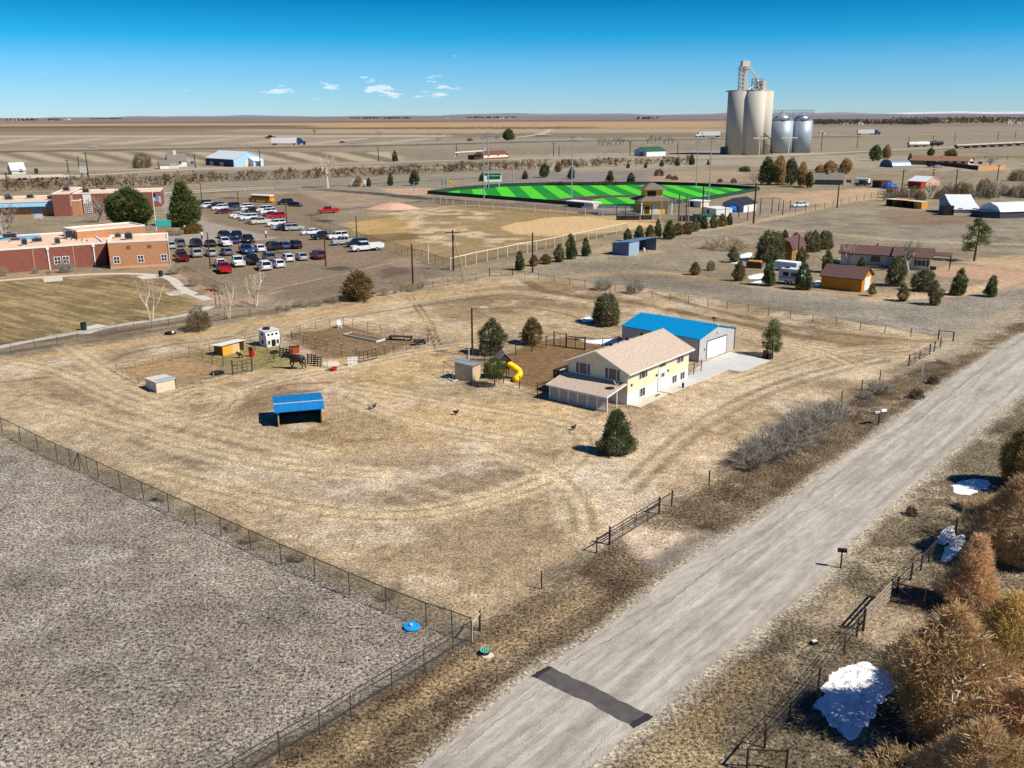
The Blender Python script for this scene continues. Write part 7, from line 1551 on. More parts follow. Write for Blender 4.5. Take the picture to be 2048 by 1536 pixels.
gate('pipe_gate', 'double dark pipe gate with netting at the near paddock entrance', (1219, 1090), (1318, 1028), 1.35, 2, M_DKPIPE); a, b = G(1219, 1090), G(1318, 1028); t = thing('gate_netting', 'wire netting filling the double pipe gate', 'netting', a, 0); d = b - a; MB().quad((d.x * .02, d.y * .02, .12), (d.x * .98, d.y * .98, .12), (d.x * .98, d.y * .98, .8), (d.x * .02, d.y * .02, .8)).build('netting', M_CHAIN, t)
fence('brace_fence', 'short braced rail linking the pipe gate to the ditch fence', [(1193, 1106), (1219, 1090)], 1.3, (.06, M_DKWOOD), (), (.07, (.9,))); fence('brace_fence', 'short braced rail at the far side of the pipe gate', [(1318, 1028), (1343, 1013)], 1.35, (.06, M_DKWOOD), (), (.07, (.92,)))
gate('driveway_gate', 'dark pipe gate across the house driveway entrance', (1817, 732), (1859, 709), 1.35, 2, M_DKPIPE, rails=(.1, .4, .7, 1.0)); fence('brace_fence', 'two stout posts beside the driveway gate', [(1859, 709), (1868, 703), (1880, 695)], 1.5, (.08, M_DKWOOD), W5)
fence('brace_fence', 'tall timber H-brace at the corner of the paddock', [(1876, 680), (1906, 683)], 1.5, (.09, M_DKWOOD), (), (.1, (.95,)))
fence('wire_fence', 'steel post and wire fence along the neighbour pasture', [(1876, 680), (1821, 674.6), (1769, 667), (1720, 660), (1672, 652), (1625, 645), (1580, 638), (1537, 631), (1496, 625), (1454, 619), (1415, 613), (1377, 607), (1340, 601), (1304, 596), (1268, 590), (1230, 584), (1198, 579.5), (1170, 575), (1139, 570), (1109, 565), (1077, 559), (1050, 555), (1025, 551.5)], 1.35, (.05, M_DKWOOD), W5)
gate('corner_gate', 'weathered timber and pipe gate at the back paddock corner', (979, 553), (1025, 551.5), 1.6, 2, M_WOOD, rails=(.15, .5, .95), bars=0)
fence('wire_fence', 'post and wire fence along the back of the paddock', [(979, 553), (952, 561), (924, 566.5), (896, 571), (866, 576), (835, 580.5), (802, 586), (770, 591), (738, 597), (703, 603), (667, 610), (620, 617), (573, 625), (554, 628), (500, 634), (450, 640), (395, 648)], 1.4, (.055, M_WOOD), W5)
fence('chain_link_fence', 'low chain-link fence between school path and paddock', [(395, 640), (338, 650), (304, 656), (269, 662), (234, 668), (199, 676), (156, 683), (115, 691), (70, 699), (23, 706), (-30, 716), (-90, 727)], 1.5, (.03, M_DKPIPE), (), (.04, (1.0,)), True)
fence('chain_link_fence', 'chain-link fence between the school yard and car park', [(352, 540), (372, 549), (392, 559), (412, 569), (430, 578), (450, 588), (470, 599)], 1.7, (.03, M_DKPIPE), (), (.045, (1.0,)), True)
fence('chain_link_fence', 'dark chain-link fence between car park and old ball field', [(622, 447), (660, 460), (700, 475), (735, 488), (762, 497), (792, 505), (804, 509), (816, 513), (829, 516.5), (844, 520), (859, 525), (871, 530), (886, 535), (901, 540)], 2.2, (.045, M_DKPIPE), (), (.06, (1.0,)), True)
M_WRAIL = S('white_rail', 234, 222, 200, rough=.7, var=.08)
fence('white_rail_fence', 'white wooden rail fence along the old ball field', [(901, 540), (931, 532.5), (952, 527), (974, 522.5), (995, 518), (1015, 514), (1035, 509.5), (1054, 506), (1072, 502.5), (1091, 499), (1109, 495), (1126, 491), (1150, 486.5), (1176, 481), (1192, 477.5), (1209, 474), (1232, 468.5), (1255, 463)], 2.6, (.12, M_WRAIL), (), (.16, (.97,)), True)
fence('white_rail_fence', 'pale rail fence across the back of the old outfield', [(868, 405), (881, 407), (893, 410), (906, 412), (931, 414.5), (958, 416.5), (986, 418.5), (1015, 421), (1042, 423), (1070, 425), (1100, 427), (1135, 430), (1170, 433), (1205, 436), (1245, 440), (1280, 444), (1320, 447)], 2.6, (.12, M_WRAIL), (), (.12, (.97,)), True)
fence('car_park_rail', 'pale rail fence along the far edge of the car park', [(330, 393), (400, 388), (470, 384), (540, 381), (600, 380)], 1.6, (.08, M_WRAIL), (), (.1, (.95, .5)), spacing=12)
M_SCREEN = S('green_windscreen', 34, 84, 58, rough=.9, var=.2)
ring = [ctr + (G(*p) - ctr) * 1.035 for p in TURF]
fence('outfield_fence', 'dark green screened fence all around the turf field', ring + [ring[0]], 1.3, (.1, M_DARK), (), (.14, (1.0,)), M_SCREEN, world=True)
fence('wire_fence', 'post and wire fence along the dirt track behind the batting cage', [(1590, 428), (1640, 418), (1680, 409), (1730, 398), (1770, 389), (1795, 384)], 2.0, (.1, M_WOOD), (.4, .7, .95), spacing=8, wire_r=.02)
fence('wire_fence', 'tall wire fence beside the thicket', [(1795, 384), (1850, 381), (1900, 379)], 2.2, (.1, M_WOOD), (.4, .7, .95), spacing=9, wire_r=.02)
def boards(name, label, pts, h, m):
    P = [G(*p) for p in pts]; t = thing(name, label, 'fence', P[0], 0); Q = resample(P, max(3, int(sum((b - a).length for a, b in zip(P[:-1], P[1:])) / 2.6)))
    for a, b in zip(Q[:-1], Q[1:]): a = a - P[0]; b = b - P[0]; d = b - a; MB().bar(a + d * .01 + Vector((0, 0, h / 2)), a + d * .985 + Vector((0, 0, h / 2)), .06, h).build('panel', m, t)
    for a in Q: a = a - P[0]; MB().bar(a, a + Vector((0, .08, h + .2)), .14).build('post', m, t)
boards('board_fence', 'dark brown board fence in front of the brown-roofed house', [(1824, 327), (1860, 330), (1910, 334), (1956, 340)], 2.4, S('dark_boards', 88, 66, 54)); boards('board_fence', 'pale orange board fence beyond the dark one', [(1956, 341), (1985, 340), (2010, 339)], 2.6, S('orange_boards', 222, 168, 110))
fence('pasture_fence', 'dark rail fence of the far horse pasture', [(1900, 322), (1960, 318), (2060, 318)], 2.0, (.15, M_DKWOOD), (), (.15, (.9, .5)), spacing=14)
# right-hand verge fence with timber gate
fence('wire_fence', 'post and wire fence beside the bronze junipers', [(1925, 1045), (1911, 1066), (1857, 1125), (1841, 1141), (1821, 1160), (1793, 1187)], 1.3, (.07, M_DKWOOD), W5, wire_r=.012)
h = HGT(1726, 1262, 1222); t, d = gate('ranch_gate', 'long five-bar weathered ranch gate on the far verge', (1726, 1262), (1780, 1200), h, 1, S('pale_gate', 164, 148, 128), 1, (.12, .34, .56, .78, 1.0), True, .045, None, 3)
fence('brace_fence', 'timber H-brace with diagonal beside the ranch gate', [(1780, 1200), (1845, 1216)], h, (.07, M_DKWOOD), (), (.08, (.95,))); a, b = G(1780, 1200), G(1845, 1216); t = thing('diagonal_brace', 'dark diagonal pole bracing the ranch gate post', 'brace', a, 0); dd = b - a; MB().bar((0, 0, h * .9), (dd.x * .95, dd.y * .95, .1), .08).build('pole', M_DKWOOD, t)
fence('wire_fence', 'post and wire fence from the ranch gate past the big snow patch', [(1726, 1262), (1713, 1273), (1688, 1311), (1636, 1376), (1578, 1443), (1529, 1496)], 1.35, (.065, M_DKWOOD), W5, wire_r=.012)
fence('brace_fence', 'braced corner rails at the near end of the verge fence', [(1529, 1496), (1493, 1542), (1572, 1545)], 1.4, (.06, M_DKWOOD), (), (.07, (.92,)))
# pens
M_TAN = S('pale_post_wood', 176, 156, 128, rough=.9, var=.2)
fence('pen_fence', 'short wooden post fence around the empty sandy pen', [(335, 778), (277, 767), (262, 759), (245, 751), (233, 744), (272, 736), (307, 729), (345, 722), (380, 714)], 1.1, (.06, M_TAN), (.3, .6, .95))
fence('pen_fence', 'post and wire fence between the sandy pen and grassy pen', [(380, 714), (405, 720), (425, 726), (447, 732), (466, 750)], 1.4, (.055, M_WOOD), (.3, .6, .95)); fence('pen_fence', 'front posts of the sandy pen beside the tyre', [(352, 776), (391, 768), (428, 759), (465, 750)], 1.0, (.06, M_TAN), (.4, .9))
gate('pen_gate', 'dark gate panel between two pens beside the reddish post', (466, 750), (505, 743), 1.7, 1, M_DKPIPE, 2, (.1, .45, .7, 1.0)); fence('pen_fence', 'post and wire fence behind the orange goat shed', [(380, 714), (420, 706), (455, 699), (470, 694), (510, 700), (535, 707), (548, 725)], 1.35, (.04, M_DKWOOD), (.3, .6, .95))
fence('pen_fence', 'wire fence of the grassy pen towards the horse', [(505, 743), (548, 726), (560, 705), (562, 690)], 1.3, (.04, M_DKWOOD), (.3, .6, .95))
M_CAPP = S('white_cap', 240, 240, 236)
def capped(pts, label):
    t = fence('garden_fence', label, pts, 1.55, (.035, M_DKWOOD), (.3, .6, .95), jit=.05)
    for p in pts: g = G(*p) - t.location; MB().ball((g.x, g.y, 1.62), .06, .06, .07, 6, 4).build('white_cap', M_CAPP, t)
capped([(584, 683), (600, 669), (632, 658), (659, 654), (687, 651.5), (706, 656), (735, 664), (762, 668), (790, 676), (808, 681), (830, 684), (856, 688)], 'white-capped garden fence along the far side of the garden plot'); capped([(584, 683), (607, 691), (631, 697), (654, 701.5), (683, 709), (712, 716), (719, 724)], 'white-capped garden fence beside the horse'); capped([(753, 717), (770, 711), (788, 707), (813, 702), (838, 694), (856, 688)], 'white-capped garden fence beside the wheel tracks')
gate('garden_gate', 'two black gate panels at the entrance of the garden plot', (719, 725), (753, 718), 1.4, 2, M_DARK, 2, (.08, .35, .65, 1.0), False)
# house yard
M_REDPOST = S('stained_post', 92, 58, 44, rough=.9, var=.15)
fence('yard_fence', 'brown round posts and wire behind the bare yard', [(934, 722), (969, 725), (1032, 711), (1064, 703), (1092, 695), (1108, 691)], 1.7, (.075, M_REDPOST), (.25, .6, .97)); fence('yard_fence', 'brown round posts and wire in front of the bare yard', [(969, 755), (1007, 766), (1039, 777), (1075, 790), (1100, 793)], 1.55, (.07, M_REDPOST), (.3, .6, .95))
gate('yard_gate', 'tall dark yard gate behind the house', (1108, 691), (1132, 695), 1.9, 1, M_DARK, 1, (.05, 1.0), True, .04); gate('yard_gate', 'wide dark timber gate with a thick top rail behind the house', (1132, 695), (1170, 700), 1.7, 1, M_DARK, 1, (.05, .8, 1.0), True, .05); fence('yard_fence', 'dark rail fence between yard gate and house', [(1170, 700), (1205, 697), (1240, 693)], 1.5, (.07, M_DARK), (.3, .6), (.07, (.95,)))
for (x0, y0), (x1, y1) in (((14.3, -.3), (15.0, 2.8)),):
    a, b = local(HOUSE, 14.4, .3), local(HOUSE, 18.2, .3); fence('side_yard_fence', 'dark pipe fence between the house and the garage', [a, a.lerp(b, .5), b], 1.6, (.06, M_DARK), (.3, .6), (.05, (.95,)), world=True)
# ---------------------------------------------------------------- poles and wires
def pole(px, py, top, label, arm=0, m=None, r=.14, name='utility_pole', group=None, box=False, lamp=False, h=None):
    h = h or HGT(px, py, top); t = thing(name, label, 'pole', G(px, py), 0, group); MB().tube([(0, 0, -.1), (0, 0, h)], [r, r * .75], 8).build('pole', m or M_DKWOOD, t)
    if arm: MB().box(-arm, arm, -.08, .08, h * .94 - .1, h * .94 + .06).build('crossarm', M_DKWOOD, t)
    if box: MB().lathe([(.28, h * .78), (.28, h * .88), (.1, h * .89)], 10, (.38, 0)).build('transformer', M_GREYM, t)
    if lamp: MB().bar((0, 0, h - .1), (1.0 * r / .1, 0, h + .1), .08).build('arm', m or M_DKWOOD, t); MB().box(.7 * r / .1, 1.4 * r / .1, -.2, .2, h, h + .16).build('lamp_head', M_OFFWHITE, t)
    return t
M_RUST = S('rusty_pole', 84, 54, 46, rough=.8, var=.15)
pole(907, 541, 460, 'wooden utility pole with crossarm at the ball field corner', 1.6, None, .2, box=True); pole(826, 571, 489, 'plain wooden utility pole behind the paddock fence', 0, None, .19); pole(1065, 545, 465, 'plain wooden utility pole beside the dark junipers', 0, None, .19); pole(945, 711, 616, 'dark wooden utility pole with a lamp in the house yard', 0, None, .15, lamp=True)
t = thing('guy_pole', 'pale leaning pole bracing the ball field corner pole', 'pole', G(928, 545), 0); MB().tube([(0, 0, 0), ((G(910, 541) - G(928, 545)).x, (G(910, 541) - G(928, 545)).y, 6.5)], .12, 6).build('brace', M_TAN, t); pole(857, 528, 488, 'short pale pole in the old ball field corner', 0, M_WRAIL, .16)
for px, py, top, lb in ((421, 537, 465, 'rust-brown car park lamp pole beside the red pickup'), (652, 533, 467, 'rust-brown car park lamp pole nearest the paddock'), (574, 448, 400, 'rust-brown car park lamp pole behind the red SUV'), (478, 421, 382, 'slim car park lamp pole among the white cars'), (404, 406, 366, 'slim lamp pole beside the pointed conifer'), (714, 480, 432, 'rust-brown lamp pole at the ball field fence')): pole(px, py, top, lb, 0, M_RUST, .16, 'lamp_pole')
for px, py, top, lb in ((968, 402, 268, 'tall field light pole between rail fence and turf'), (977, 378, 266, 'tall field light pole behind the scoreboard'), (1143, 411, 272, 'tall field light pole at the white dugout'), (1392, 373, 278, 'tall field light pole behind the turf corner'), (1417, 410, 275, 'tall field light pole beside the turf dugout'), (1026, 372, 322, 'short lamp pole behind the turf outfield'), (874, 378, 353, 'short lamp pole by the park playground')):
    t = pole(px, py, top, lb, 0, M_GALV, .24, 'light_pole'); h = HGT(px, py, top)
    if h > 15:
        for z in (h - .4, h - 1.6): MB().box(-1.4, 1.4, -.1, .1, z, z + .14).build('lamp_bar', M_DARK, t)
        for x in (-1.2, -.4, .4, 1.2): MB().box(x - .2, x + .2, -.5, -.11, h - .4, h + .05).build('floodlight', M_GREYM, t)
pole(1507, 447, 266, 'very tall pole beside the batting cage', .0, M_RUST, .3, 'light_pole', h=HGT(1507, 447, 366)); pole(1404, 441, 372, 'wooden pole with transformer at the juniper row', 1.2, None, .25, box=True); pole(1357, 441, 388, 'dark wooden pole by the crate', 0, None, .22); pole(1372, 441, 390, 'grey wooden pole by the crate', 0, M_WOOD, .22); pole(1595, 520, 470, 'dark utility pole beside the barn-shaped shed', 0, None, .16)
for i, (px, top, py) in enumerate(((1642, 267, 302), (1714, 272, 297), (1816, 273, 296), (1864, 271, 298), (1909, 266, 284), (1995, 264, 281), (2030, 262, 277), (177, 304, 355), (158, 312, 334), (137, 319, 346), (391, 308, 336), (16, 345, 380), (521, 300, 333), (757, 295, 323), (913, 286, 312), (1107, 285, 312), (1118, 291, 312), (1260, 283, 312), (1355, 282, 310))): pole(px, py, top, 'dark utility pole along the distant railway and road', 1.8 if i % 2 else 0, None, .34, group='distant utility poles')
for px, top, py, lb in ((1674, 365, 416, 'utility pole standing in the tan dirt beside the wire fence'), (1803, 339, 384, 'utility pole beside the red container'), (1866, 338, 358, 'utility pole behind the pole barn'), (1911, 338, 374, 'utility pole in the thicket behind the blue barn'), (1994, 329, 362, 'utility pole beside the orange board fence')): pole(px, py, top, lb, 1.6, None, .26)
for k in range(8): pole(1450 + [0, 27, 70, 93, 107, 130, 45, 115][k], [441, 434, 430, 426, 422, 420, 440, 431][k], [404, 410, 396, 398, 398, 400, 412, 400][k], 'dark net pole of the batting cage', 0, M_DARK, .16, 'net_pole', 'net poles of the batting cage')
def wire(label, P0, P1, sag, r=.018):
    a, b = Vector(P0), Vector(P1); t = thing('power_line', label, 'wire', (a.x, a.y, 0), 0); pts = []
    for i in range(13): s_ = i / 12; p = a.lerp(b, s_); p.z -= sag * 4 * s_ * (1 - s_); pts.append(p - Vector((a.x, a.y, 0)))
    MB().tube(pts, r, 4).build('cable', M_DARK, t)
hp = HGT(945, 711, 620); yp = G(945, 711); yp.z = hp; wire('overhead wire from the yard pole down to the house', yp, local(HOUSE, 3.2, 6.0, 5.7), .5); q = G(907, 541); q.z = 8.2; wire('overhead wire from the ball field corner pole to the yard pole', q, yp, .9)
a = G(826, 571); a.z = 7.6; b = G(1065, 545); b.z = 8.2; q = G(907, 541); q.z = 8.0; wire('overhead wire between the plain pole and the corner pole', a, q, .6); wire('overhead wire from corner pole past the dark junipers', q, b, .8); c2 = G(1595, 520); c2.z = 7; wire('overhead wire towards the barn-shaped shed pole', b, c2, 1.6)
d0 = a + (a - q) * 3.0; d0.z = 7.6; wire('overhead wire crossing the school lawn', a, d0, 1.2)
# ---------------------------------------------------------------- mailboxes and signs
def mailbox(t, x, m, z=1.05):
    MB().prism([(-.11, z), (.11, z), (.11, z + .13), (.07, z + .2), (-.07, z + .2), (-.11, z + .13)], x - .26, x + .26, 'x').build('box', m, t)
t = thing('mailbox', 'black mailbox on a single post at the road edge', 'mailbox', G(1681, 1136), R(-15), None, 1.25); MB().box(-.04, .04, -.04, .04, 0, 1.05).build('post', M_DKWOOD, t); mailbox(t, 0, M_BLACK); MB().box(.1, .12, -.13, -.11, 1.1, 1.35).build('flag', M_RED, t)
t = thing('mailbox', 'pair of white mailboxes on one dark post', 'mailbox', G(1757, 849), R(20), None, 1.3); MB().box(-.05, .05, -.05, .05, 0, 1.0).build('post', M_DKWOOD, t); MB().box(-.55, .55, -.06, .06, .94, 1.0).build('arm', M_DKWOOD, t); mailbox(t, -.3, M_GREYM, 1.0); mailbox(t, .35, M_WHITE, 1.08)
t = thing('sign_post', 'white timber sign post with one arm by the driveway', 'sign post', G(1844, 751), R(-15), None, 1.1); MB().box(-.07, .07, -.07, .07, 0, 1.9).build('post', M_WHITE, t); MB().box(.072, 1.25, -.05, .05, 1.75, 1.87).build('arm', M_WHITE, t)
t = thing('school_sign', 'teal school sign panel on a brick base', 'sign', G(329, 469), R(10)); MB().box(-1.8, 1.8, -.3, .3, 0, 2.2).build('base', BRICK_O, t); MB().box(-2.0, 2.0, -.35, .35, 2.21, 4.0).build('panel', S('teal_panel', 60, 190, 176), t)
t = thing('flag_pole', 'white flag pole with a small flag beside the school sign', 'flag pole', G(313, 461), 0); h = HGT(313, 461, 382); MB().tube([(0, 0, 0), (0, 0, h)], [.16, .1], 8).build('pole', M_WHITE, t); mb = MB()
for i in range(5):
    for z in (0, 1): mb.v.append((.1 + i * .55, .12 * math.sin(i * 1.6), h - 2.6 - .45 * i * .5 + z * 1.9))
for i in range(4): mb.f.append((2 * i, 2 * i + 2, 2 * i + 3, 2 * i + 1))
mb.build('flag', S('flag_cloth', 200, 196, 206), t); MB().box(.1, .9, -.02, .02, h - 1.7, h - .7).build('flag_canton', PAINT['navy'], t)
t = thing('basketball_hoop', 'white fan-shaped basketball backboard behind the school roof', 'basketball hoop', G(79, 447), R(0)); h = HGT(79, 447, 428); MB().tube([(0, .6, 0), (0, .5, h - .6)], .1, 8).build('pole', M_GREYM, t); MB().prism([(-1.5, h - 1.0), (-.6, h - 1.6), (.6, h - 1.6), (1.5, h - 1.0), (1.2, h - .2), (0, h + .1), (-1.2, h - .2)], 0, .1, 'y').build('backboard', M_WHITE, t); MB().lathe([(.35, h - 1.3), (.38, h - 1.3), (.38, h - 1.26), (.35, h - 1.26)], 12, (0, -.4)).build('rim', M_RED, t)
# ================================================================ HOMESTEAD THINGS
def skin(name, J, E, m, parent, sub=2, fat=1.4):
    """a continuous body grown over joints: J = [(x,y,z,r)], E = edges; joint 0 is the root"""
    me = bpy.data.meshes.new(name); me.from_pydata([j[:3] for j in J], E, []); o = link(name, me, parent); md = o.modifiers.new('skin', 'SKIN'); md.use_smooth_shade = True
    for i, v in enumerate(me.skin_vertices[0].data): r = J[i][3]; v.radius = tuple(q * fat for q in (r if isinstance(r, tuple) else (r, r))); v.use_root = i == 0
    s_ = o.modifiers.new('smooth', 'SUBSURF'); s_.levels = sub; s_.render_levels = sub; me.materials.append(m); return o
M_HORSE = S('dark_bay_coat', 40, 32, 30, rough=.5, var=.2, spec=.4); M_FEATHER = S('dark_feathers', 40, 36, 36, rough=.7, var=.3); M_FEATHW = S('pale_feathers', 150, 140, 128, rough=.8, var=.4, scale=8)
HR = thing('horse', 'dark bay horse walking past the pens', 'horse', G(594, 738), R(176), None, 1.2)
J = [(-.55, 0, 1.32, (.27, .30)), (0, 0, 1.27, (.27, .31)), (.5, 0, 1.3, (.24, .30)), (.78, 0, 1.45, (.15, .2)), (1.08, 0, 1.55, (.11, .15)), (1.34, 0, 1.58, (.09, .12)), (1.55, 0, 1.36, (.065, .075)), (1.68, 0, 1.2, .05), (-.82, 0, 1.42, .08), (-.98, 0, 1.1, .06), (-1.0, 0, .7, .04),
     (.52, .16, 1.0, .12), (.66, .17, .62, .06), (.5, .17, .34, .045), (.46, .17, .06, .055), (.46, -.16, 1.0, .12), (.36, -.17, .62, .06), (.5, -.17, .32, .045), (.56, -.17, .06, .055),
     (-.58, .17, 1.0, .17), (-.42, .18, .78, .09), (-.72, .18, .5, .055), (-.66, .18, .28, .045), (-.6, .18, .06, .055), (-.6, -.17, 1.0, .17), (-.52, -.18, .78, .09), (-.86, -.18, .52, .055), (-.92, -.18, .3, .045), (-.88, -.18, .06, .055), (1.36, .06, 1.72, .03), (1.36, -.06, 1.72, .03)]
skin('body', J, [(0, 1), (1, 2), (2, 3), (3, 4), (4, 5), (5, 6), (6, 7), (0, 8), (8, 9), (9, 10), (2, 11), (11, 12), (12, 13), (13, 14), (2, 15), (15, 16), (16, 17), (17, 18), (0, 19), (19, 20), (20, 21), (21, 22), (22, 23), (0, 24), (24, 25), (25, 26), (26, 27), (27, 28), (5, 29), (5, 30)], M_HORSE, HR)
MB().prism([(.72, 1.62), (1.05, 1.74), (1.34, 1.74), (1.3, 1.62), (1.0, 1.5), (.76, 1.48)], -.16, -.11, 'y').build('mane', M_BLACK, HR)
def bird(px, py, head, label, m, sc):
    t = thing('chicken', label, 'chicken', G(px, py), R(head), None, sc)
    skin('body', [(-.04, 0, .3, (.12, .14)), (.12, 0, .33, .11), (.2, 0, .46, .05), (.24, 0, .56, .05), (.31, 0, .55, .015), (-.2, 0, .36, .09), (-.3, 0, .43, .05), (0, .06, .16, .025), (.01, .06, .02, .015), (0, -.06, .16, .025), (.01, -.06, .02, .015)], [(0, 1), (1, 2), (2, 3), (3, 4), (0, 5), (5, 6), (0, 7), (7, 8), (0, 9), (9, 10)], m, t, 1)
bird(912, 830, 5, 'black chicken alone in the open paddock', M_FEATHER, 1.15); bird(1147, 860, 20, 'black chicken near the dark spruce', M_FEATHER, 1.05); bird(741, 819, 200, 'speckled chicken pecking beside another', M_FEATHW, 1.1); bird(748, 817, 10, 'dark-tailed chicken beside the speckled one', M_FEATHER, 1.05)
t = thing('goat', 'small black goat on the green patch in the pen', 'goat', G(481, 716), R(200), None, .9)
skin('body', [(-.3, 0, .62, .17), (.2, 0, .64, .17), (.38, 0, .8, .09), (.48, 0, .98, .08), (.64, 0, .92, .045), (.2, .1, .35, .05), (.2, .1, .03, .04), (.2, -.1, .35, .05), (.2, -.1, .03, .04), (-.3, .1, .35, .06), (-.32, .1, .03, .04), (-.3, -.1, .35, .06), (-.32, -.1, .03, .04), (.42, .06, 1.08, .02), (.42, -.06, 1.08, .02)], [(0, 1), (1, 2), (2, 3), (3, 4), (1, 5), (5, 6), (1, 7), (7, 8), (0, 9), (9, 10), (0, 11), (11, 12), (3, 13), (3, 14)], M_FEATHER, t, 1)
# blue-roofed horse shelter
BLU2 = lined('blue_sheet', lin(24, 118, 184, .9), 'X', .75, .1, .8, .4, 0, .12, 1.2)
a_, rz, L_ = site((557, 854), (644, 846)); HS_ = thing('horse_shelter', 'open timber horse shelter with bright blue metal roof', 'shelter', a_, rz); he = HGT(557, 854, 823); D_ = 3.9
DKB = lined('dark_boards_v', lin(66, 56, 50, .9), 'X', .3, .15, .6, .9, axis2='Y', sp2=.3)
MB().box(.03, L_ - .03, D_ - .06, D_, 0, he + .3).build('back_wall', DKB, HS_); MB().box(0, .06, .1, D_ - .07, 0, he).build('side_wall', DKB, HS_); MB().box(L_ - .06, L_, .1, D_ - .07, 0, he).build('side_wall', DKB, HS_)
for x in (.06, L_ - .06): MB().box(x - .07, x + .07, -.07, .07, 0, he).build('post', M_TAN if x < 1 else M_DKWOOD, HS_)
rz_ = he + .55
for nm, q0, q1, z0, z1 in (('front_roof', -.35, .75, he - .05, rz_), ('back_roof', .75, D_ + .4, rz_, he + .42)):
    MB().add([(-.35, q0, z0), (L_ + .35, q0, z0), (L_ + .35, q1, z1), (-.35, q1, z1), (-.35, q0, z0 + .06), (L_ + .35, q0, z0 + .06), (L_ + .35, q1, z1 + .06), (-.35, q1, z1 + .06)], [(3, 2, 1, 0), (4, 5, 6, 7), (0, 1, 5, 4), (1, 2, 6, 5), (2, 3, 7, 6), (3, 0, 4, 7)]).build(nm, BLU2, HS_)
MB().box(-.36, L_ + .36, .66, .84, rz_ + .05, rz_ + .09).build('ridge_cap', S('pale_ridge', 196, 212, 220), HS_)
# white shed, goat shed, playhouse
a_, rz, L_ = site((314, 786), (352, 778)); t = thing('small_shed', 'small cream shed with pale sloping roof in the sandy pen', 'shed', a_, rz); h = HGT(314, 786, 765); D_ = 3.0
MB().prism([(0, 0), (D_, 0), (D_, h * .92), (0, h)], 0, L_, 'x').build('wall', S('cream_panel', 222, 208, 182), t); MB().add([(-.12, -.12, h + .01), (L_ + .12, -.12, h + .01), (L_ + .12, D_ + .12, h * .93), (-.12, D_ + .12, h * .93), (-.12, -.12, h + .07), (L_ + .12, -.12, h + .07), (L_ + .12, D_ + .12, h * .93 + .06), (-.12, D_ + .12, h * .93 + .06)], [(3, 2, 1, 0), (4, 5, 6, 7), (0, 1, 5, 4), (1, 2, 6, 5), (2, 3, 7, 6), (3, 0, 4, 7)]).build('roof', S('pale_roof_panel', 214, 208, 196), t)
MB().add([(.3, .1, h + .075), (L_, .05, h + .075), (L_ - .1, 1.3, h + .035), (.2, 1.0, h + .05)], [(0, 1, 2, 3)]).build('blue_sheet', S('blue_grey_sheet', 150, 176, 206), t); MB().box(L_ - .02, L_ + .06, -.05, .05, 0, h).build('corner_post', M_DKWOOD, t)
a_, rz, L_ = site((446, 712), (490, 700.5)); t = thing('goat_shed', 'orange and tan goat shed with white slanted roof', 'shed', a_, rz); h = HGT(446, 712, 691); D_ = 1.8
for x0, x1, m_ in ((0, L_ * .42, S('orange_ply', 236, 172, 60)), (L_ * .42, L_ * .76, S('tan_ply', 222, 190, 140))): MB().box(x0 + .005, x1 - .005, -.03, .03, 0, h * .95).build('front_panel', m_, t)
MB().box(0, .06, .04, D_, 0, h * .9).build('side_wall', S('brown_ply', 130, 92, 40), t); MB().box(L_ - .08, L_, -.03, D_, 0, h * .9).build('side_wall', S('tan_ply', 222, 190, 140), t); MB().box(.07, L_ - .09, D_ - .06, D_, 0, h * .85).build('back_wall', M_DKWOOD, t)
MB().add([(-.5, -.25, h), (L_ + .1, -.25, h), (L_ + .1, D_ + .1, h * .88), (-.5, D_ + .1, h * .88), (-.5, -.25, h + .06), (L_ + .1, -.25, h + .06), (L_ + .1, D_ + .1, h * .88 + .06), (-.5, D_ + .1, h * .88 + .06)], [(3, 2, 1, 0), (4, 5, 6, 7), (0, 1, 5, 4), (1, 2, 6, 5), (2, 3, 7, 6), (3, 0, 4, 7)]).build('roof', M_WHITE, t)
a_, rz, L_ = site((534, 695), (561, 690)); t = thing('playhouse', 'white two-storey playhouse with small dark windows', 'playhouse', a_, rz); h = HGT(534, 695, 663); D_ = 2.2
MB().box(0, L_, 0, D_, 0, h * .58).build('lower_wall', M_WHITE, t); MB().add([(0, 0, h * .58), (L_, 0, h * .58), (L_, D_, h * .58), (0, D_, h * .58), (.0, .3, h * .95), (L_, .3, h * .95), (L_, D_ - .25, h * .95), (0, D_ - .25, h * .95)], [(3, 2, 1, 0), (4, 5, 6, 7), (0, 1, 5, 4), (1, 2, 6, 5), (2, 3, 7, 6), (3, 0, 4, 7)]).build('upper_wall', M_WHITE, t); MB().box(-.25, L_ + .08, .15, D_ + .1, h * .952, h).build('roof', S('grey_white_roof', 206, 210, 214), t)
w = Wall(t, L_, D_); w.panel('doorway', 'front', L_ * .36, L_ * .66, .05, h * .42, M_BLACK, .003, .03)
for x in (.1, .74): w.window('front', L_ * x, h * .15, L_ * .15, h * .25, 1, fw=.03)
for x in (.14, .42, .72): MB().box(L_ * x, L_ * (x + .13), .06, .16, h * .68, h * .82).build('upper_window', M_BLACK, t)
w.panel('side_window', 'left', .9, 1.4, h * .14, h * .38, M_BLACK, .003, .03); w.panel('side_window', 'left', .9, 1.4, h * .66, h * .84, M_BLACK, .003, .03)
def tyre(px, py, r, label, z=0.0, g=None):
    t = thing('tyre', label, 'tyre', g or G(px, py), 0); t.location.z = z; me = MB().lathe([(r * .55, .02), (r, .0), (r * 1.05, .14), (r, .28), (r * .55, .26), (r * .6, .14), (r * .55, .02)], 18).mesh('ring', M_RUBBER, True); link('ring', me, t); return t
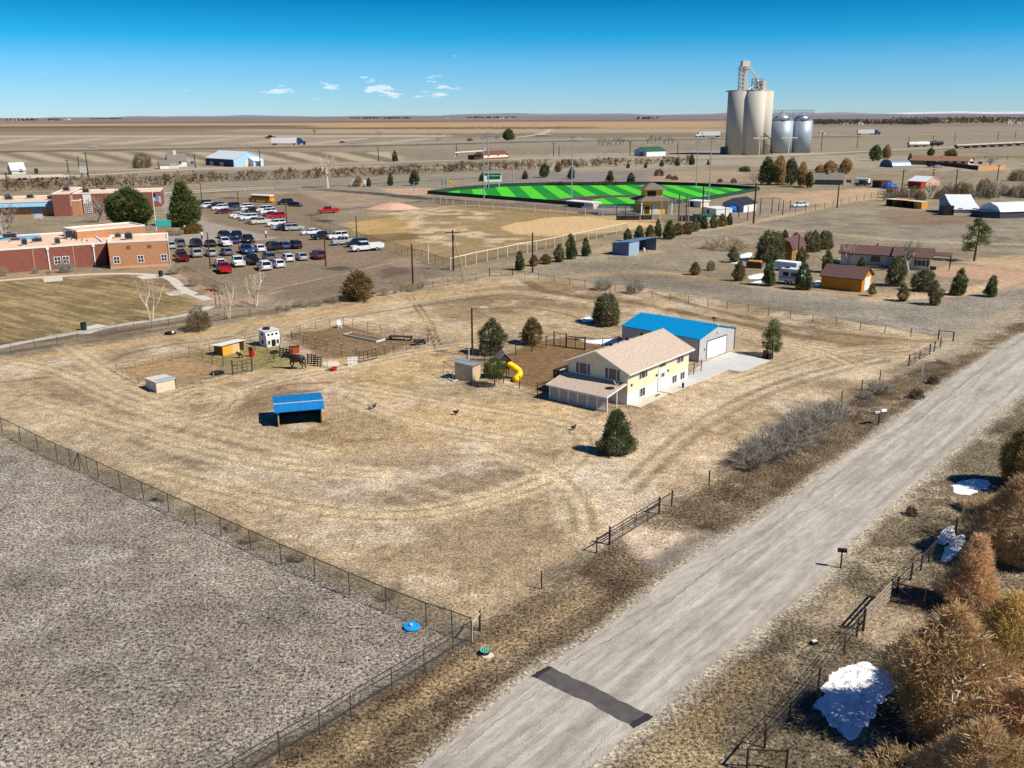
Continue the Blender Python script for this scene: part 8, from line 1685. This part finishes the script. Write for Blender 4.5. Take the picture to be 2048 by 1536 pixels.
tyre(435, 748, .85, 'large black tyre lying in the sandy pen'); tyre(549, 706, .6, 'black tyre beside the dark pallets'); tyre(0, 0, .5, 'black tyre lying on the playhouse roof', h, local(t, L_ * .35, 1.2))
def pallet(px, py, rz, label, m, tilt=72, sx=1.2, sz=1.2, n=5):
    t = thing('pallet', label, 'pallet', G(px, py), R(rz)); t.rotation_euler = (R(tilt - 90), 0, R(rz))
    for i in range(n): MB().box(-sx / 2, sx / 2, -.02, .02, sz * i / n + .02, sz * (i + .6) / n).build('slat', m, t)
    for x in (-sx / 2 + .05, 0, sx / 2 - .05): MB().box(x - .05, x + .05, .021, .12, 0, sz).build('runner', m, t)
pallet(705, 731, 8, 'white pallet propped up beside the garden gate', M_WHITE); pallet(622, 728, -20, 'dark wooden pallet leaning right behind the horse', M_DARK, 80, 1.3, 1.4); pallet(634, 733, -20, 'dark wooden pallet beside another behind the horse tail', M_DKWOOD, 80, 1.2, 1.4); pallet(565, 714, -25, 'black pallet standing in front of the horse head', M_DARK, 80, 1.2, 1.3); pallet(577, 716, -25, 'black slatted panel between pallet and red crate', M_DARK, 78, 1.1, 1.3)
t = thing('red_crate', 'orange-red crate behind the black pallets', 'crate', G(589, 706), R(15)); MB().box(-.7, .7, -.4, .4, 0, .9).build('box', S('rust_red', 190, 84, 44), t); MB().box(-.72, .72, -.42, .42, .901, .97).build('lid', M_DKWOOD, t)
t = thing('toy_slide', 'red plastic toy slide on the green pen patch', 'slide', G(504, 713), R(80), None, 1.1); MB().prism([(-.3, 0), (.5, 0), (.15, .75), (.0, .95), (-.3, .95)], -.25, .25, 'y').build('ramp', M_RED, t); MB().box(-.34, -.1, -.25, .25, .96, 1.25).build('head', M_DKWOOD, t)
t = thing('feed_tub', 'red plastic feed tub in front of the white pallet', 'tub', G(667, 741), 0); MB().lathe([(.4, 0), (.5, .42), (.45, .42), (.36, .06)], 14).build('tub', M_RED, t); t = thing('bucket', 'pale bucket touching the red feed tub', 'bucket', G(659, 741), 0); MB().lathe([(.2, 0), (.26, .5), (.23, .5), (.18, .05)], 12).build('bucket', M_OFFWHITE, t)
t = thing('round_board', 'pale round board lying behind the red tub', 'board', G(661, 728), 0); MB().lathe([(1.1, 0), (1.15, .03), (1.1, .07), (.1, .08)], 20).build('disc', M_OFFWHITE, t); pole(655, 736, 718, 'short pale stake beside the red feed tub', 0, M_TAN, .05, 'stake')
t = thing('raised_bed', 'long white-edged raised bed in the garden plot', 'garden bed', G(728, 676), R(-38)); mb = MB(); mb.box(-3.6, 3.6, -.9, -.8, 0, .28); mb.box(-3.6, 3.6, .8, .9, 0, .28); mb.box(-3.6, -3.5, -.8, .8, 0, .28); mb.box(3.5, 3.6, -.8, .8, 0, .28); mb.build('frame', M_OFFWHITE, t); MB().box(-3.5, 3.5, -.8, .8, 0, .2).build('soil', S('soil', 120, 96, 70, var=.3), t)
t = thing('potting_bench', 'low grey bench frame at the end of the garden plot', 'bench', G(802, 680), R(-10)); MB().box(-1.8, 1.8, -.5, .5, .5, .6).build('top', M_DKWOOD, t)
for x in (-1.6, 1.6): MB().box(x - .06, x + .06, -.4, .4, 0, .5).build('leg', M_DKWOOD, t)
t = thing('wheelbarrow', 'dark wheelbarrow at the garden corner by the wheel tracks', 'wheelbarrow', G(838, 690), R(30), None, 1.2); MB().add([(-.5, -.3, .35), (.5, -.25, .3), (.5, .25, .3), (-.5, .3, .35), (-.65, -.42, .7), (.7, -.36, .65), (.7, .36, .65), (-.65, .42, .7)], [(3, 2, 1, 0), (0, 1, 5, 4), (1, 2, 6, 5), (2, 3, 7, 6), (3, 0, 4, 7)]).build('tray', M_DARK, t); MB().tube([(.75, -.06, .2), (.75, .06, .2)], .2, 12).build('wheel', M_RUBBER, t)
for y in (-.28, .28): MB().tube([(.7, y * .3, .22), (-.4, y, .32), (-1.1, y, .5)], .03, 6).build('handle', M_WOOD, t)
t = thing('garden_chair', 'white chair at the far corner of the garden plot', 'chair', G(679, 656), R(30), None, 1.3); MB().box(-.25, .25, -.25, .25, .4, .46).build('seat', M_WHITE, t); MB().box(-.25, .25, .2, .26, .46, 1.0).build('backrest', M_WHITE, t)
for x in (-.22, .22):
    for y in (-.22, .22): MB().box(x - .03, x + .03, y - .03, y + .03, 0, .4).build('leg', M_WHITE, t)
t = thing('junk_pile', 'small dark junk pile beside the leafless bush', 'pile', G(341, 669), .2); MB().ball((0, 0, .2), .9, .5, .35, 10, 6).build('tarp', M_BLACK, t); MB().ball((.4, -.3, .4), .22, .2, .2, 8, 6).build('ball', M_WHITE, t)
t = thing('timber_log', 'pale timber lying along the front of the sandy pen', 'log', G(405, 769), R(20)); a, b = G(403, 766) - G(405, 769), G(458, 753) - G(405, 769); t.rotation_euler.z = 0; MB().tube([(a.x, a.y, .12), (b.x * .5, b.y * .5, .12), (b.x, b.y, .12)], .13, 8).build('log', M_TAN, t)
# chicken coop with pipe run
a_, rz, L_ = site((945.5, 764), (961, 756.5)); t = thing('chicken_coop', 'tall tan chicken coop with sloping tin roof', 'coop', a_, rz); h = HGT(945.5, 764, 732); D_ = 2.6; MB().prism([(0, 0), (D_, 0), (D_, h * 1.08), (0, h)], 0, max(L_, 1.6), 'x').build('wall', S('coop_tan', 206, 186, 152, var=.15), t)
MB().add([(-.1, -.2, h - .02), (1.9, -.2, h - .02), (1.9, D_ + .2, h * 1.1), (-.1, D_ + .2, h * 1.1), (-.1, -.2, h + .04), (1.9, -.2, h + .04), (1.9, D_ + .2, h * 1.1 + .06), (-.1, D_ + .2, h * 1.1 + .06)], [(3, 2, 1, 0), (4, 5, 6, 7), (0, 1, 5, 4), (1, 2, 6, 5), (2, 3, 7, 6), (3, 0, 4, 7)]).build('roof', M_GALV, t); MB().tube([(1.2, 1.2, h), (1.2, 1.2, h + 2.0)], .05, 6).build('mast', M_WHITE, t)
P = [G(906, 763), G(887, 752), G(919, 747), G(929, 757)]; t = thing('coop_run', 'open pipe frame run beside the chicken coop', 'frame', P[0], 0)
for p in P: p = p - P[0]; MB().bar(p, p + Vector((0, 0, 1.9)), .07).build('post', M_TAN, t)
for i in range(4): p, q = P[i] - P[0], P[(i + 1) % 4] - P[0]; MB().bar(p + Vector((0, 0, 1.9)), q + Vector((0, 0, 1.9)), .07).build('top_rail', M_WOOD, t); MB().bar(p + Vector((0, 0, .08)), q + Vector((0, 0, .08)), .12).build('sill', M_OFFWHITE, t)
# play set with yellow tube slide
t = thing('play_set', 'wooden play tower with grey roof and yellow tube slide', 'play set', G(1006, 757), R(15)); rh = HGT(1012, 757, 705)
for x in (-.6, .6):
    for y in (-.6, .6): MB().box(x - .06, x + .06, y - .06, y + .06, 0, rh * .76).build('post', M_REDPOST, t)
MB().box(-.7, .7, -.7, .7, rh * .42, rh * .46).build('platform', M_REDPOST, t); MB().prism([(-.95, rh * .74), (.95, rh * .74), (0, rh * 1.0)], -.85, .85, 'y').build('gable', M_DKWOOD, t)
for sg in (-1, 1): MB().add([(0, -.95, rh * 1.03), (0, .95, rh * 1.03), (sg * 1.1, .95, rh * .72), (sg * 1.1, -.95, rh * .72), (0, -.95, rh * 1.07), (0, .95, rh * 1.07), (sg * 1.14, .95, rh * .74), (sg * 1.14, -.95, rh * .74)], [(3, 2, 1, 0), (4, 5, 6, 7), (0, 1, 5, 4), (1, 2, 6, 5), (2, 3, 7, 6), (3, 0, 4, 7)]).build('roof', S('grey_wood_roof', 150, 138, 124), t)
pts = [(.65, -.2, rh * .6)]
for i in range(9): an = -1.4 + i * .52; pts.append((1.35 + .75 * math.sin(an * .9) * .8, -.4 - .9 * (1 - math.cos(an)) * .45, rh * (.58 - .055 * i)))
pts += [(1.2, -1.7, .3), (1.35, -2.1, .22)]; o = MB().tube(pts, .44, 14); link('tube_slide', o.mesh('tube_slide', M_YELLOW, True), t); MB().bar((-.6, 0, rh * .72), (-4.0, 1.2, rh * .72), .12).build('swing_beam', M_DKWOOD, t)
for y in (.6, 1.8): MB().bar((-4.0, 1.2, rh * .72), (-4.3, y, 0), .1).build('swing_leg', M_DKWOOD, t)
# near field covers
t = thing('tank_cover', 'bright blue round tank lid in the grey field', 'lid', G(823, 1256), 0); me = MB().lathe([(.52, 0), (.55, .12), (.5, .2), (.42, .17), (.12, .2), (.11, .24), (.02, .25)], 24).mesh('lid', S('bright_blue', 20, 152, 226), True); link('lid', me, t); MB().lathe([(.1, .25), (.1, .28), (.02, .28)], 10).build('cap', M_OFFWHITE, t)
t = thing('valve_cover', 'black well cover with a green wheel beside the road fence', 'well cover', G(969, 1308), 0); MB().lathe([(.3, 0), (.33, .22), (.28, .25), (.02, .24)], 18).build('casing', M_BLACK, t); mb = MB(); mb.lathe([(.22, .25), (.28, .25), (.28, .29), (.22, .29), (.22, .25)], 18)
for k in range(3): mb.bar((-.25 * math.cos(k * 1.05), -.25 * math.sin(k * 1.05), .27), (.25 * math.cos(k * 1.05), .25 * math.sin(k * 1.05), .27), .05)
mb.build('green_wheel', S('mint_green', 96, 200, 176), t); MB().prism([(-.05, -.5), (.35, -.55), (.6, -.2), (.45, .1), (-.3, -.1)], 0, .06, 'z').build('concrete_lip', M_OFFWHITE, t)
t = thing('roadside_box', 'small white and dark object lying on the far verge', 'box', G(1628, 1288), .3); MB().box(-.2, .2, -.14, .14, 0, .2).build('box', M_BLACK, t); MB().box(-.16, .16, -.1, .1, .201, .26).build('lid', M_WHITE, t)
# school yard
for px, py, lb in ((322, 553, 'dark green litter bin at the bend of the school path'), (168, 660, 'dark green litter bin on the lower school path pad')):
    t = thing('litter_bin', lb, 'bin', G(px, py), 0); MB().lathe([(.42, 0), (.45, 1.05), (.35, 1.1), (.3, 1.0)], 14).build('drum', S('bin_green', 20, 52, 44), t); MB().lathe([(.46, 1.101), (.46, 1.18), (.2, 1.22)], 14).build('lid', M_BLACK, t)
t = thing('park_bench', 'grey bench at the corner of the orange brick wing', 'bench', G(341, 549), R(20)); MB().box(-.9, .9, -.25, .25, .42, .48).build('seat', M_GREYM, t); MB().box(-.9, .9, .24, .3, .48, 1.0).build('backrest', M_GREYM, t)
for x in (-.75, .75): MB().box(x - .05, x + .05, -.22, .22, 0, .42).build('leg', M_DARK, t)
t = thing('bike_rack', 'grey bike rack on the school path pad', 'bike rack', G(348, 588), R(-20))
for i in range(6): MB().tube([(i * .5 - 1.2, 0, 0), (i * .5 - 1.2, 0, .9), (i * .5 - .9, 0, .9), (i * .5 - .9, 0, 0)], .035, 5).build('hoop', M_GREYM, t)
for k, px in enumerate((432, 441)): t = thing('play_arch', 'tall dark curved play pole beside the school path', 'play pole', G(px, 615), R(15), 'play poles'); MB().tube([(0, 0, 0), (0, 0, 3.2), (-.3, 0, 3.8), (-.9, 0, 3.9)], .06, 6).build('pole', M_DARK, t)
t = thing('board_climber', 'rust-red wooden climber by the school yard fence', 'climber', G(422, 583), R(-20)); MB().box(-1.4, 1.4, -.2, .2, .25, .5).build('beam', S('rust_red', 190, 84, 44), t)
for x in (-1.2, 0, 1.2): MB().box(x - .12, x + .12, -.14, .14, 0, .25).build('foot', M_DKWOOD, t)
for px, py, lb in ((532, 476, 'white bollard lamp at the end of the concrete drive'), (404, 478, 'white bollard lamp near the dark minivan'), (370, 464, 'small white sign beside the juniper bushes')): t = thing('bollard_lamp', lb, 'bollard', G(px, py), 0); MB().lathe([(.2, 0), (.2, 1.1), (.15, 1.12)], 10).build('post', M_DARK, t); MB().lathe([(.3, 1.13), (.32, 1.8), (.1, 1.9)], 10).build('lamp', M_WHITE, t)
# park and ball field extras
t = thing('dirt_mound', 'pink heap of infield clay by the ball field', 'mound', G(786, 417), 0); mb = MB(); n = 24
for i in range(9):
    for k in range(n): r_ = (1 - i / 8) * 8; an = 6.283 * k / n; mb.v.append((r_ * math.cos(an) * 1.2, r_ * math.sin(an) * .8, 1.9 * (1 - (1 - i / 8) ** 2) ** 1.2 * (.85 + .3 * rnd.random())))
for i in range(8):
    for k in range(n): a = i * n + k; b = i * n + (k + 1) % n; mb.f.append((a, b, b + n, a + n))
link('heap', mb.mesh('heap', S('pink_clay', 212, 170, 146, var=.12, scale=.4), True), t)
t = thing('brush_pile', 'heap of pale cut branches in the pasture', 'brush pile', G(1452, 498), 0); link('branches', leaf_mesh('brush_pile', env_clumps(dome, 2.2, 5.5, 0, 160, .5, 81), 10, 1.5, .07, M_TANTWIG, 81, .15), t)
t = thing('playground_slide', 'yellow playground slide left of the turf field', 'slide', G(893, 376.5), R(30), None, 2.2); MB().add([(0, -.4, 1.8), (0, .4, 1.8), (2.6, .4, .2), (2.6, -.4, .2), (0, -.4, 1.9), (0, .4, 1.9), (2.6, .4, .3), (2.6, -.4, .3)], [(3, 2, 1, 0), (4, 5, 6, 7), (0, 1, 5, 4), (1, 2, 6, 5), (2, 3, 7, 6), (3, 0, 4, 7)]).build('chute', M_YELLOW, t)
for x in (-.8, 0):
    for y in (-.4, .4): MB().box(x - .06, x + .06, y - .06, y + .06, 0, 2.4).build('post', M_GREYM, t)
MB().box(-.85, .05, -.45, .45, 1.7, 1.79).build('platform', M_GREYM, t)
t = thing('swing_frame', 'grey swing frame in the park playground', 'swing', G(850, 384), R(10), None, 1.6); MB().bar((-3, 0, 2.6), (3, 0, 2.6), .12).build('beam', M_GREYM, t)
for x in (-3, 3):
    for y in (-1, 1): MB().bar((x, 0, 2.6), (x, y, 0), .1).build('leg', M_GREYM, t)
t = thing('batting_screen', 'dark screened dugout frame beside the old infield', 'screen', G(1233, 440.5), R(6)); 
for i in range(5): MB().box(i * 2.8 - .1, i * 2.8 + .1, -.1, .1, 0, 4.4).build('post', M_BLACK, t)
MB().box(0, 11.2, -.08, .08, 4.41, 4.6).build('top_rail', M_BLACK, t); MB().box(0, 11.2, -.03, .03, 0, 1.4).build('screen', M_DARK, t)
t = thing('backstop', 'tall pale backstop netting behind the old infield', 'backstop', G(1322, 446), R(10))
for i in range(5): MB().box(i * 2.2 - .12, i * 2.2 + .12, -.1, .1, 0, 7.5).build('post', M_GREYM, t)
MB().quad((0, 0, .1), (8.8, 0, .1), (8.8, 0, 7.4), (0, 0, 7.4)).build('netting', M_CHAIN, t)
# ================================================================ DRY GRASS: tufts standing in the verges and the matted field
def tufts(name, label, poly, n, m, L, W, seed, k=4, avoid=None, nz=.45):
    rs = np.random.RandomState(seed); P = w2(poly); lo, hi = P.min(0), P.max(0); lo = np.maximum(lo, (-70, 28)); hi = np.minimum(hi, (90, 150)); XY = lo + rs.rand(n * 6, 2) * (hi - lo)
    d = np.hypot(XY[:, 0], XY[:, 1]); keep = inpoly(XY[:, 0], XY[:, 1], P) & (rs.rand(len(XY)) < np.clip((55 / d) ** 2, .05, 1)) & (fbm(XY[:, 0], XY[:, 1], 2.2, 3, off=seed) > nz); XY = XY[keep][:n]
    cl = [((x, y, 0.0), (0, 0, 1), .12) for x, y in XY]; o = link(name, leaf_mesh(name, cl, k, L, W, m, seed, 1.6)); co = np.empty(len(o.data.vertices) * 3, np.float32); o.data.vertices.foreach_get('co', co); co[2::3] = np.maximum(co[2::3], 0.0) * .9; o.data.vertices.foreach_set('co', co); o.data.update(); tag(o, label, 'grass', None, 'stuff')
M_STRAW = mat('straw_grass', lin(184, 160, 122), rough=.9, scale=.4, island=.35, col2=lin(222, 204, 170)); M_GREYGR = mat('grey_grass', lin(150, 138, 122), rough=.9, scale=.4, island=.4, col2=lin(206, 194, 176)); M_BRGR = mat('brown_grass', lin(104, 86, 62), rough=.9, scale=.4, island=.4, col2=lin(160, 138, 104))
tufts('verge_grass', 'dry straw grass on the verge between fence and road', VERGE_L, 9000, M_STRAW, .2, .02, 91); tufts('verge_grass', 'brown weeds mixed through the fence-side verge', VERGE_L, 14000, M_BRGR, .2, .025, 92, nz=.4)
VR = [(1235, 1525), (1275, 1475), (1325, 1440), (1410, 1355), (1515, 1278), (1662, 1160), (1705, 1095), (1880, 940), (2060, 790), (2500, 560), (3000, 800), (3000, 1700), (1100, 1700)]
tufts('verge_grass', 'dry straw grass on the verge beneath the junipers', VR, 9000, M_STRAW, .2, .02, 93); tufts('verge_grass', 'brown weeds on the verge beneath the junipers', VR, 14000, M_BRGR, .2, .025, 94, nz=.4)
tufts('field_grass', 'matted grey winter grass covering the fenced field', FLD, 34000, M_GREYGR, .13, .025, 95, 3, nz=.42); tufts('paddock_grass', 'sparse dry grass stubble in the paddock', PROP, 26000, M_STRAW, .12, .02, 96, 3, nz=.5)
